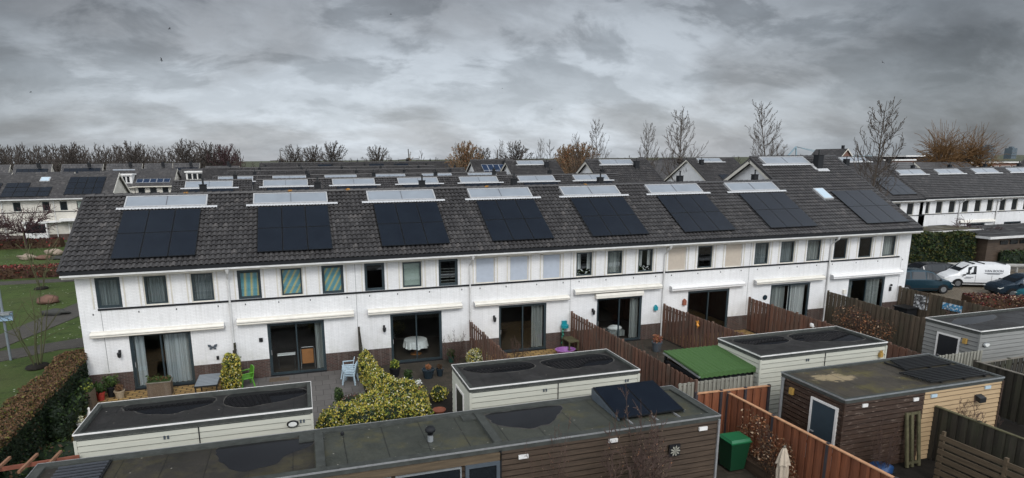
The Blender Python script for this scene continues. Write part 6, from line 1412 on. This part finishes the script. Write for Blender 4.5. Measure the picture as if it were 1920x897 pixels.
t=thing('plastic_tub','round purple plastic tub beside the potting bench','tub',(20.75,-1.2,0)); m=MB(); m.lathe([(.30,0),(.40,.28),(.46,.30),(.46,.33),(.38,.33),(.28,.06)],(20.75,-1.2,0),22,1.15,.9); m.build('bowl',M['plastic_purple'],t)
# ornaments on fences
m=MB(); m.tube([(26.93,-3.1,1.75),(26.92,-3.05,1.62),(26.92,-3.12,1.5),(26.93,-3.05,1.36)],[.02,.05,.05,.015],8)
for z,y in ((1.65,-3.05),(1.48,-3.1)): m.bar((26.92,y,z),(26.92,y+.13,z+.05),.025); m.bar((26.92,y,z),(26.92,y-.13,z+.05),.025)
tag(m.build('lizard_ornament',M['brass'],org=(26.93,-3.1,1.4)),'orange lizard ornament hanging on a red brown fence','ornament')
m=MB(); m.blob((32.35,-4.6,1.45),(.05,.12,.10),3,.3); m.blob((32.35,-4.72,1.3),(.04,.07,.06),4,.3); tag(m.build('shell_ornament',M['cloth_white'],org=(32.35,-4.6,1.4)),'small white ornament on the red brown fence','ornament')
m=MB(); m.box(43.19,43.22,-2.15,-1.15,.72,1.55); tag(m.build('picture_plate',M['pic_bw'],org=(43.2,-1.6,1.1)),'square black and white picture plate on the grey brown fence','picture plate')
m=MB(); m.box(43.10,43.13,-4.1,-2.9,1.08,1.45); tag(m.build('picture_plate',M['pic_blue'],org=(43.1,-3.5,1.2)),'wide blue and white plate on the grey brown fence','picture plate')
m=MB(); m.box(19.1,19.1,-1,-1,0,0) if False else None
# small dark bins by the right corner
t=thing('barbecue','low black covered barbecue at the right corner of the near row','barbecue',(43.0,-1.0,0)); m=MB(); m.box(42.3,43.1,-1.5,-.7,.1,.75); m.build('cover',M['trim_black'],t); m=MB(); m.box(42.25,43.15,-1.55,-.65,.75,.82); m.build('lid',M['metal_dark'],t)
# ornament plate on the long shed
t=thing('flower_ornament','pale green metal flower on a black square plate on the long shed','ornament',(18.1,-14.4,1.65)); MB().box(17.93,18.27,-14.40,-14.35,1.48,1.82).build('plate',M['trim_black'],t); m=MB()
for k in range(9):
    a=k*2*PI/9; m.prism([(18.1,-14.42,1.65),(18.1+.12*math.cos(a-.2),-14.42,1.65+.12*math.sin(a-.2)),(18.1+.16*math.cos(a),-14.42,1.65+.16*math.sin(a)),(18.1+.12*math.cos(a+.2),-14.42,1.65+.12*math.sin(a+.2))],(0,-.012,0))
m.build('petals',M['louvre'],t)
# wheelie bin
t=thing('wheelie_bin','dark green wheeled bin with a brighter lid in the corner of the orange fence','bin',(21.1,-13.2,0))
m=MB(); b0=(20.82,21.32,-13.42,-12.92); b1=(20.74,21.42,-13.5,-12.82)
m.add([(b0[0],b0[2],.08),(b0[1],b0[2],.08),(b0[1],b0[3],.08),(b0[0],b0[3],.08),(b1[0],b1[2],1.0),(b1[1],b1[2],1.0),(b1[1],b1[3],1.0),(b1[0],b1[3],1.0)],[(0,3,2,1),(4,5,6,7),(0,1,5,4),(1,2,6,5),(2,3,7,6),(3,0,4,7)]); m.build('body',M['plastic_green'],t)
m=MB(); m.box(20.71,21.45,-13.53,-12.79,1.0,1.035); m.prism([(20.74,-13.5,1.035),(20.74,-12.82,1.035),(20.78,-12.9,1.09),(20.78,-13.42,1.09)],(.68,0,0)); m.build('lid',M['plastic_green_lid'],t)
m=MB(); m.tube([(20.85,-12.76,.97),(21.3,-12.76,.97)],.02,8); m.build('handle',M['plastic_green'],t)
for x in (20.85,21.28):
    m=MB(); m.tube([(x-.03,-12.88,.1),(x+.03,-12.88,.1)],.1,14); m.build('wheel',M['tyre'],t)
# parasol
t=thing('parasol','folded beige parasol standing before the orange fence','parasol',(21.35,-14.9,0)); m=MB(); m.tube([(21.35,-14.9,0),(21.35,-14.9,1.52)],.022,8); m.build('pole',M['wood_grey'],t)
n=28; m=MB(); prof=[(.035,1.50),(.07,1.42),(.115,1.28),(.175,1.05),(.185,1.02),(.135,1.0),(.15,.8),(.14,.5),(.12,.3)]
vs=[];fs=[]
for r_0,z in prof:
    for k in range(n): a=2*PI*k/n; q=r_0*(1+.16*math.sin(k*PI/2+z*2)); vs.append((21.35+q*math.cos(a),-14.9+q*math.sin(a),z-.02*(k%4==0)))
for i in range(len(prof)-1):
    for k in range(n): fs.append((i*n+k,i*n+(k+1)%n,(i+1)*n+(k+1)%n,(i+1)*n+k))
m.add(vs,fs); m.build('canopy',M['parasol'],t); m=MB(); m.lathe([(.03,0),(.035,.03),(.01,.07)],(21.35,-14.9,1.5),8); m.build('finial',M['wood_grey'],t); m=MB(); m.box(21.1,21.6,-15.15,-14.65,0,.08); m.build('base',M['concrete'],t)
t=thing('raised_bed','dark timber raised bed beside the green bin','planter',(21.6,-14.0,0)); m=MB(); m.box(21.45,21.9,-14.2,-12.6,0,.35); m.build('box',M['clad_dark'],t)
# blue shell and leaning timber by the maroon shed
t=thing('blue_tarpaulin','blue plastic shell lying before the maroon shed','plastic shell',(25.2,-14.9,0)); m=MB(); m.blob((24.9,-15.0,.35),(.42,.3,.16),3,.08,18,10); m.build('shell',M['plastic_blue'],t,smooth=True); m=MB(); m.box(24.6,25.2,-15.25,-14.8,0,.3); m.build('crate',M['trim_black'],t)
t.name='garden_cart'
t=thing('leaning_trellis','mossy timber frame leaning upright against the maroon boards','timber frame',(26.6,-14.6,0))
for x in (26.3,26.5,26.78): m=MB(); m.bar((x,-14.75,.02),(x,-14.5,1.75),.06,.10); m.build('post',M['wood_green'],t)
m=MB(); m.bar((26.28,-14.5,1.7),(26.8,-14.5,1.7),.05,.07); m.bar((26.28,-14.73,.15),(26.8,-14.73,.15),.05,.07); m.build('rail',M['wood_green'],t)
# pergola and stone stack bottom left
M['pergola_tip']=simple('pale_end_grain',(.27,.14,.085),.7,var=.3)
t=thing('pergola','red brown timber pergola with notched rafters, lower left','pergola',(1.2,-10.7,0)); m=MB(); m.bar((-.9,-10.95,1.95),(2.5,-10.6,1.95),.06,.10); m.build('beam',M['wood_redbrown'],t)
for k,x in enumerate((-.55,.15,.78,1.4,1.95)): m=MB(); m.bar((x-.04,-11.25,2.02),(x+.06,-10.35,2.06),.06,.07); m.build('rafter',M['pergola_tip' if k>1 else 'wood_redbrown'],t)
for x in (-.4,1.6): MB().box(x-.04,x+.04,-10.85,-10.77,0,1.95).build('post',M['wood_redbrown'],t)
t=thing('stone_stack','stacked blue grey stone blocks in the bottom left corner','stone stack',(1.0,-11.8,0)); rr=random.Random(3)
m=MB()
for j in range(9):
    for i in range(7): x=-.1+i*.26; m.rbox((x+rr.uniform(-.02,.02),-11.9+rr.uniform(-.05,.05),.08+j*.155),(.24,.3,.14),rr.uniform(-.08,.08))
m.build('block',M['slate_stack'],t)
# ------------------------------------------------------------------ street sign and post at the left
t=thing('street_sign','tall grey sign post with a blue white board side on, left edge','street sign',(-5.75,6.4,0)); m=MB(); m.tube([(-5.75,6.4,0),(-5.75,6.4,4.0)],.06,10); m.lathe([(.08,0),(.08,.05)],(-5.75,6.4,4.0),10); m.build('post',M['metal_grey'],t); m=MB(); m.box(-6.5,-5.3,6.2,6.32,2.05,2.42); m.build('sign_board',M['sign_blue'],t); m=MB(); m.box(-6.45,-5.35,6.05,6.5,2.36,2.46); m.build('sign_top',M['galv'],t)
t=thing('parking_sign','blue parking sign on a white post beside the tall olive hedge','sign',(67.8,12.6,0)); m=MB(); m.tube([(67.8,12.6,0),(67.8,12.6,2.2)],.05,8); m.build('post',M['white_trim'],t); m=MB(); m.box(67.35,68.35,12.5,12.54,1.75,2.35); m.build('sign_board',M['sign_back'],t); m=MB(); m.box(67.45,68.25,12.48,12.498,1.95,2.15); m.build('sign_face',M['sign_blue'],t); m=MB(); m.box(67.2,68.6,12.3,12.8,2.36,2.44); m.build('sign_roof',M['sign_back'],t)
t=thing('guard_rail','long pale horizontal barrier rail behind the white van','rail',(63,9,0)); m=MB(); m.tube([(60.6,9.9,.55),(65.8,7.4,.55)],.16,10); m.build('rail',M['concrete'],t)
for f_ in (.1,.5,.9): x=60.6+5.2*f_; y=9.9-2.5*f_; MB().box(x-.08,x+.08,y-.08,y+.08,0,.45).build('post',M['concrete'],t)
t=flat_block('carport','low flat roofed garage block with a pale roof edge behind the cars',66.5,88,11.0,17,2.35,wall='clad_dark',cat='garage',over=.5,zt=.20,trim='gutter')
m=MB()
for k in range(14): m.box(68+k*1.2,68.9+k*1.2,10.94,10.98,1.75,2.1)
m.build('window_strip',M['glass_dark'],t)
t=flat_block('carport','small flat roofed porch block between the olive hedge and the right hand terrace',64.2,70.5,14.9,17.5,2.5,wall='clad_dark',cat='garage',over=.4,zt=.16,trim='gutter',roofm='bitumen_brown')
t=thing('gate_panel','pale grey panel gate right of the tall olive hedge','gate',(66.9,12.1,0)); m=MB()
for k in range(7): m.box(66.6+k*.14,66.72+k*.14,12.05-.06*k,12.09-.06*k,0,1.8)
m.build('board',M['louvre'],t)
# ------------------------------------------------------------------ vehicles
def car(name,label,cat,st,W,loc,rz,paint,wheels,wr,glass_side,screens,group='cars parked beside the near row',lights=True,extra=None):
    """st: stations (x, z_low, z_mid, z_belt, z_roof, w_belt, w_roof); x forward"""
    t=thing(name,label,cat,loc,group); ORG[t.name]=Vector((0,0,0)); m=MB(); rows=[]
    for x,zl,zm,zb,zr,wb,wr_ in st:
        half=[(wb*.93,zl),(wb,zl+.12),(wb*1.0,zm),(wb*.965,zb),(wr_,zr),(wr_*.55,zr+.025*(1 if zr>zb+.05 else .6))]
        loop=[(x,-y,z) for y,z in half]+[(x,y,z) for y,z in reversed(half)]; rows.append(loop)
    n=len(rows[0]); vs=[p for r in rows for p in r]; fs=[]
    for i in range(len(rows)-1):
        for k in range(n-1): fs.append((i*n+k,i*n+k+1,(i+1)*n+k+1,(i+1)*n+k))
        fs.append((i*n+n-1,i*n,(i+1)*n,(i+1)*n+n-1))
    fs.append(tuple(range(n))); fs.append(tuple(reversed(range((len(rows)-1)*n,len(rows)*n))))
    m.add(vs,fs); body=m.build('body',M[paint],t,smooth=False)
    def lerp_(a,b,f): return tuple(a[i]*(1-f)+b[i]*f for i in range(len(a)))
    def at_x(x):
        for a,b in zip(st,st[1:]):
            if a[0]<=x<=b[0]: return lerp_(a,b,(x-a[0])/(b[0]-a[0]))
        return st[-1]
    for a,b in glass_side:
        for sg in (-1,1):
            g=MB(); N=6; lo=[];hi=[]
            for k in range(N+1):
                x=a+(b-a)*k/N; s=at_x(x); zb,zr,wb,w2=s[3],s[4],s[5]*.965,s[6]; f0=.08; f1=.86
                if zr-zb<.12: f0=f1=.5
                P=lambda f:(x,sg*((wb*(1-f)+w2*f)+.008),zb*(1-f)+zr*f)
                lo.append(P(f0));hi.append(P(f1))
            g.add(lo+hi,[(k,k+1,N+2+k,N+1+k) for k in range(N)]); g.build('side_window',M['glass_dark'],t)
    for a,b in screens:
        sa,sb_=at_x(a),at_x(b); g=MB(); P=lambda x,s,yy,off:(x,yy,s[4]+.03+off)
        g.add([(a,-sa[6]*.9,sa[4]+.03),(b,-sb_[6]*.9,sb_[4]+.035),(b,sb_[6]*.9,sb_[4]+.035),(a,sa[6]*.9,sa[4]+.03)],[(0,1,2,3)]); g.build('windscreen',M['glass_dark'],t)
    for x in wheels:
        for sg in (-1,1):
            y=sg*(W/2-.06); g=MB(); g.tube([(x,y-.1,wr),(x,y+.1,wr)],wr,22); w=g.build('wheel',M['tyre'],t); g=MB(); yo=y+sg*.105
            g.tube([(x,yo-.005*sg,wr),(x,yo+.006*sg,wr)],wr*.62,10); g.build('rim',M['rim'],w)
            g=MB(); N=16; arc=[(x+wr*1.18*math.cos(PI*k/N),sg*(W/2+.004),wr+wr*1.15*math.sin(PI*k/N)) for k in range(N+1)]; g.quad(*arc); g.build('wheel_arch',M['trim_black'],t)
    fx=st[-1][0]
    if lights:
        for sg in (-1,1):
            g=MB(); s=at_x(fx-.25); g.prism([(fx-.02,sg*s[5]*.72,s[3]-.18),(fx-.02,sg*s[5]*.95,s[3]-.20),(fx-.5,sg*(s[5]*1.0),s[3]+.02),(fx-.35,sg*s[5]*.8,s[3]+.05)],(.03,0,.02)); g.build('headlight',M['lamp_glass'],t)
            g=MB(); g.rbox((fx-1.35 if False else glass_side[-1][1]-.15,sg*(W/2+.08),at_x(glass_side[-1][1])[3]+.06),(.10,.13,.10)); g.build('wing_mirror',M['trim_black'],t)
    g=MB(); x0=st[0][0]; g.box(x0+.3,fx-.3,-W/2-.012,-W/2+.0,st[3][1]+.12,st[3][1]+.2); g.box(x0+.3,fx-.3,W/2,W/2+.012,st[3][1]+.12,st[3][1]+.2); g.build('side_strip',M['trim_black'],t)
    if extra: extra(t)
    t.location=loc; t.rotation_euler=(0,0,rz); return t
w=.88
mpv=[(-2.1,.45,.6,.85,.95,.70,.62),(-2.0,.25,.6,.95,1.35,.80,.58),(-1.6,.22,.6,.98,1.56,.86,.60),(-.8,.2,.6,.98,1.64,.88,.62),(.1,.2,.6,.97,1.62,.88,.62),(.6,.2,.6,.95,1.5,.88,.62),(1.25,.2,.58,.93,1.05,.87,.66),(1.75,.22,.55,.85,.9,.84,.64),(2.05,.25,.5,.7,.74,.74,.6),(2.14,.34,.45,.55,.57,.62,.5)]
car('parked_car','teal blue people carrier parked nearest the end wall of the near row','car',mpv,1.76,(50.75,4.7,0),R(-18),'paint_blue',(-1.25,1.3),.31,[(-1.9,-1.0),(-.9,.05),(.12,1.15)],[(.55,1.22)])
est=[(-2.3,.45,.6,.85,.92,.7,.6),(-2.2,.25,.6,.92,1.2,.80,.58),(-1.8,.22,.6,.94,1.38,.86,.60),(-.8,.2,.6,.93,1.46,.88,.62),(.2,.2,.6,.92,1.44,.88,.62),(.55,.2,.6,.92,1.35,.88,.62),(1.15,.2,.58,.9,1.0,.87,.66),(1.9,.22,.55,.84,.88,.84,.64),(2.2,.25,.5,.7,.74,.74,.6),(2.3,.34,.45,.55,.57,.62,.5)]
car('parked_car','black estate car behind the teal blue people carrier','car',est,1.76,(54.6,7.2,0),R(162),'paint_black',(-1.35,1.4),.32,[(-2.0,-1.1),(-1.0,-.05),(.0,1.05)],[(.5,1.12)])
van=[(-2.25,.35,.7,1.0,1.7,.84,.72),(-2.15,.25,.7,1.02,1.82,.88,.76),(-1.0,.22,.7,1.02,1.85,.90,.78),(.25,.22,.7,1.0,1.83,.90,.76),(.65,.22,.7,.98,1.74,.90,.72),(1.3,.22,.65,.96,1.22,.88,.72),(1.5,.22,.6,.94,1.08,.87,.74),(2.0,.22,.55,.84,.92,.84,.7),(2.25,.28,.5,.7,.76,.76,.62),(2.32,.36,.48,.6,.62,.64,.5)]
def van_extra(t):
    def text(s,size,x,z,mt='ink'):
        cu=bpy.data.curves.new('lettering','FONT'); cu.body=s; cu.size=size; cu.extrude=.002; tmp=bpy.data.objects.new('tmp',cu); COL.objects.link(tmp); bpy.context.view_layer.update()
        me=bpy.data.meshes.new_from_object(tmp.evaluated_get(bpy.context.evaluated_depsgraph_get())); bpy.data.objects.remove(tmp); me.materials.clear(); me.materials.append(M[mt])
        o=bpy.data.objects.new('lettering',me); COL.objects.link(o); o.parent=t; return o
    # the side seen is the van's right-hand side (local +y, nose at local +x)
    for s,size,x,z in (('VAN BOON',.25,-.42,1.27),):
        o=text(s,size,x,z); o.location=(x,.868,z); o.rotation_euler=(PI/2-.12,0,PI)
    for x0,x1,z in ((-1.7,-.4,1.16),(-1.5,-.6,1.10)):
        MB().box(x0,x1,.885,.892,z,z+.03).build('lettering_stripe',M['ink'],t)
    MB().box(.35,.9,.902,.905,.82,.86).build('lettering_stripe',M['ink'],t); MB().box(.5,1.0,.902,.905,.74,.77).build('lettering_stripe',M['ink'],t)
    for x in (.2,-.95): MB().box(x-.006,x+.006,.895,.908,.35,1.0).build('door_gap',M['metal_dark'],t)
    for x in (-1.9,-.4,.3): MB().box(x-.03,x+.03,-.7,.7,1.86,1.93).build('roof_bar',M['metal_dark'],t)
car('parked_van','white panel van with dark lettering on its side, between two cars','van',van,1.8,(56.35,4.95,0),R(155),'paint_white',(-1.4,1.4),.33,[(.15,1.2)],[(.62,1.28)],extra=van_extra).scale=(.93,.93,.93)
hat=[(-2.0,.4,.6,.85,.95,.7,.6),(-1.9,.25,.6,.92,1.3,.80,.58),(-1.4,.22,.6,.94,1.46,.86,.60),(-.6,.2,.6,.93,1.5,.88,.62),(.1,.2,.6,.92,1.46,.88,.62),(.5,.2,.6,.92,1.34,.88,.62),(1.1,.2,.58,.9,1.0,.87,.66),(1.7,.22,.55,.82,.86,.84,.64),(1.98,.25,.5,.7,.74,.74,.6),(2.06,.34,.45,.55,.57,.62,.5)]
car('parked_car','slate blue car facing left, cut by the right picture edge','car',hat,1.76,(56.3,1.45,0),R(160),'paint_slate',(-1.25,1.3),.31,[(-1.7,-.9),(-.8,.0),(.08,1.0)],[(.45,1.06)])
car('parked_car','bright teal car whose roof just shows at the right edge before the slate blue car','car',hat,1.76,(55.6,-1.0,0),R(160),'paint_teal',(-1.25,1.3),.31,[(-1.7,-.9),(-.8,.0),(.08,1.0)],[(.45,1.06)])
# ------------------------------------------------------------------ gulls
def gull(x,y,z,s,rot,label):
    t=thing('gull',label,'bird',(x,y,z),'birds in the sky'); m=MB(); 
    m.tube([(x-.28*s,y,z),(x-.1*s,y,z+.02*s),(x+.15*s,y,z+.02*s),(x+.3*s,y,z)],[.02*s,.07*s,.06*s,.015*s],6); m.build('body',M['bird'],t)
    m=MB()
    for sg in (-1,1):
        c,s_=math.cos(rot),math.sin(rot); P=lambda u,v,zz:(x+u*s,y+sg*v*s*c,z+zz*s+sg*v*s*s_)
        m.add([P(-.08,.04,.03),P(.12,.04,.03),P(.16,.35,.18),P(-.02,.35,.18),P(-.08,.8,.08)],[(0,1,2,3),(3,2,4)])
    m.build('wings',M['bird'],t)
for i,(x,z,s,r_0,lb) in enumerate(((-5.5,25.6,1.5,.5,'highest dark gull at the upper left of the sky'),(-6.8,21.9,1.4,-.6,'gull below the highest one at the upper left'),(-21.4,17.8,1.1,.3,'gull near the left edge of the sky'),(22.0,28.7,1.1,.2,'gull at the top of the sky left of centre'),(37.8,19.5,.7,.2,'tiny gull right of the middle of the sky'),(107.3,25.3,1.8,.7,'gull against the dark cloud at the upper right'),(45.6,16.7,.6,.1,'faintest tiny gull low over the centre trees'))):
    gull(x,60,z,s*.42,r_0,lb)
# ------------------------------------------------------------------ camera
yaw,pitch,roll=R(16.005),R(11.982),R(-.499)
sy,cy=math.sin(yaw),math.cos(yaw); sp,cp=math.sin(pitch),math.cos(pitch)
fw=Vector((sy*cp,cy*cp,-sp)); rt=Vector((cy,-sy,0)); up=rt.cross(fw)
r2=rt*math.cos(roll)+up*math.sin(roll); u2=-rt*math.sin(roll)+up*math.cos(roll)
cam=bpy.data.cameras.new('camera'); co=bpy.data.objects.new('camera',cam); COL.objects.link(co)
mt_=Matrix((r2,u2,-fw)).transposed().to_4x4(); mt_.translation=Vector((8.566,-27.925,9.609)); co.matrix_world=mt_
cam.sensor_width=36; cam.lens=1146.47/1920*36; cam.shift_x=(960-894.86)/1920; cam.shift_y=(540.99-448.5)/1920; cam.clip_end=20000; cam.clip_start=.1
scene.camera=co
# ------------------------------------------------------------------ light
sunel,sunaz=R(42),R(188)   # azimuth clockwise from +Y
sd=Vector((math.sin(sunaz)*math.cos(sunel),math.cos(sunaz)*math.cos(sunel),math.sin(sunel)))
sun=bpy.data.lights.new('sun','SUN'); sun.energy=1.05; sun.angle=R(18); sun.color=(1,.985,.965); so=bpy.data.objects.new('sun',sun); COL.objects.link(so); so.rotation_euler=(-sd).to_track_quat('-Z','Y').to_euler()
world=bpy.data.worlds.new('World'); scene.world=world; world.use_nodes=True; nt=world.node_tree; bg=nt.nodes['Background']
sky=node(nt,'ShaderNodeTexSky',sky_type='NISHITA'); sky.sun_disc=False; sky.sun_elevation=sunel; sky.sun_rotation=sunaz; sky.air_density=1; sky.dust_density=2
tc=node(nt,'ShaderNodeTexCoord'); D=tc.outputs['Generated']; sx=node(nt,'ShaderNodeSeparateXYZ'); L(nt,D,sx.inputs[0])
zc=math_(nt,'MAXIMUM',sx.outputs[2],0.0); den=math_(nt,'ADD',zc,.38)
px_=math_(nt,'DIVIDE',sx.outputs[0],den); py_=math_(nt,'DIVIDE',sx.outputs[1],den); cb=node(nt,'ShaderNodeCombineXYZ'); L(nt,px_,cb.inputs[0]); L(nt,py_,cb.inputs[1])
wr=node(nt,'ShaderNodeVectorMath',operation='MULTIPLY'); L(nt,cb.outputs[0],wr.inputs[0]); wr.inputs[1].default_value=(.75,1.0,1)
def wn(scale,detail,rough,off,dist=0):
    a=node(nt,'ShaderNodeVectorMath',operation='ADD'); L(nt,wr.outputs[0],a.inputs[0]); a.inputs[1].default_value=off
    n=node(nt,'ShaderNodeTexNoise'); n.inputs['Scale'].default_value=scale; n.inputs['Detail'].default_value=detail; n.inputs['Roughness'].default_value=rough; n.inputs['Distortion'].default_value=dist; L(nt,a.outputs[0],n.inputs['Vector']); return n.outputs['Fac']
n1=wn(1.5,10,.56,(3.1,1.7,0),.3); n2=wn(3.6,9,.58,(8.2,4.4,2),.35); n3=wn(7.5,8,.62,(2.2,9.4,5),.3)
def mr(v,a,b,c,d,smooth=True):
    m=node(nt,'ShaderNodeMapRange'); m.interpolation_type='SMOOTHSTEP' if smooth else 'LINEAR'; L(nt,v,m.inputs[0])
    for i,x in enumerate((a,b,c,d)): m.inputs[i+1].default_value=x
    return m.outputs[0]
def dotd(v):
    d=node(nt,'ShaderNodeVectorMath',operation='DOT_PRODUCT'); L(nt,D,d.inputs[0]); d.inputs[1].default_value=v; return d.outputs['Value']
# brighter thin part of the overcast low ahead of the camera, another round the hidden sun
az0=R(13); ahead=dotd((math.sin(az0),math.cos(az0),0.02)); br=mr(ahead,.67,.97,.145,1.0)
elev=mr(sx.outputs[2],.04,.40,1.0,.28,False)
back=mr(dotd(tuple(sd)),.2,1.0,0,1.1)
side_fill1=mr(dotd((math.sin(R(-95)),math.cos(R(-95)),.25)),.35,.9,0,2.2); side_fill2=mr(dotd((math.sin(R(122)),math.cos(R(122)),.25)),.35,.9,0,3.0); zen=mr(sx.outputs[2],.5,.95,0,.28)  # side and zenith patches outside the view, added to light gables and roofs
base=math_(nt,'ADD',math_(nt,'ADD',math_(nt,'MULTIPLY',br,elev),back),math_(nt,'ADD',math_(nt,'ADD',side_fill1,side_fill2),zen))
lump=mr(n2,.46,.56,0,1); amt=mr(sx.outputs[2],.03,.22,.14,.42)
tex=math_(nt,'MULTIPLY',math_(nt,'MULTIPLY',mr(n1,.42,.58,.76,1.10),mr(n3,.36,.64,.90,1.08)),math_(nt,'SUBTRACT',1.12,math_(nt,'MULTIPLY',lump,amt)))
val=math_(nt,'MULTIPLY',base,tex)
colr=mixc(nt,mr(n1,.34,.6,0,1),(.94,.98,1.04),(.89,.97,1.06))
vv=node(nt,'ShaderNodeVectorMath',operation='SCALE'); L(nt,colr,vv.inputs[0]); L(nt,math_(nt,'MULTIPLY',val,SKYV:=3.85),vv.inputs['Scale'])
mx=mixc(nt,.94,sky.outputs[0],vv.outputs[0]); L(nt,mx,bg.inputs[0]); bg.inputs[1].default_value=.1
vs_=scene.view_settings; vs_.view_transform='Standard'; vs_.look='None'; vs_.gamma=1; vs_.use_curve_mapping=False; vs_.exposure=.67
scene.render.film_transparent=False
scene.cycles.max_bounces=6; scene.cycles.transparent_max_bounces=12; scene.cycles.diffuse_bounces=3; scene.cycles.glossy_bounces=3
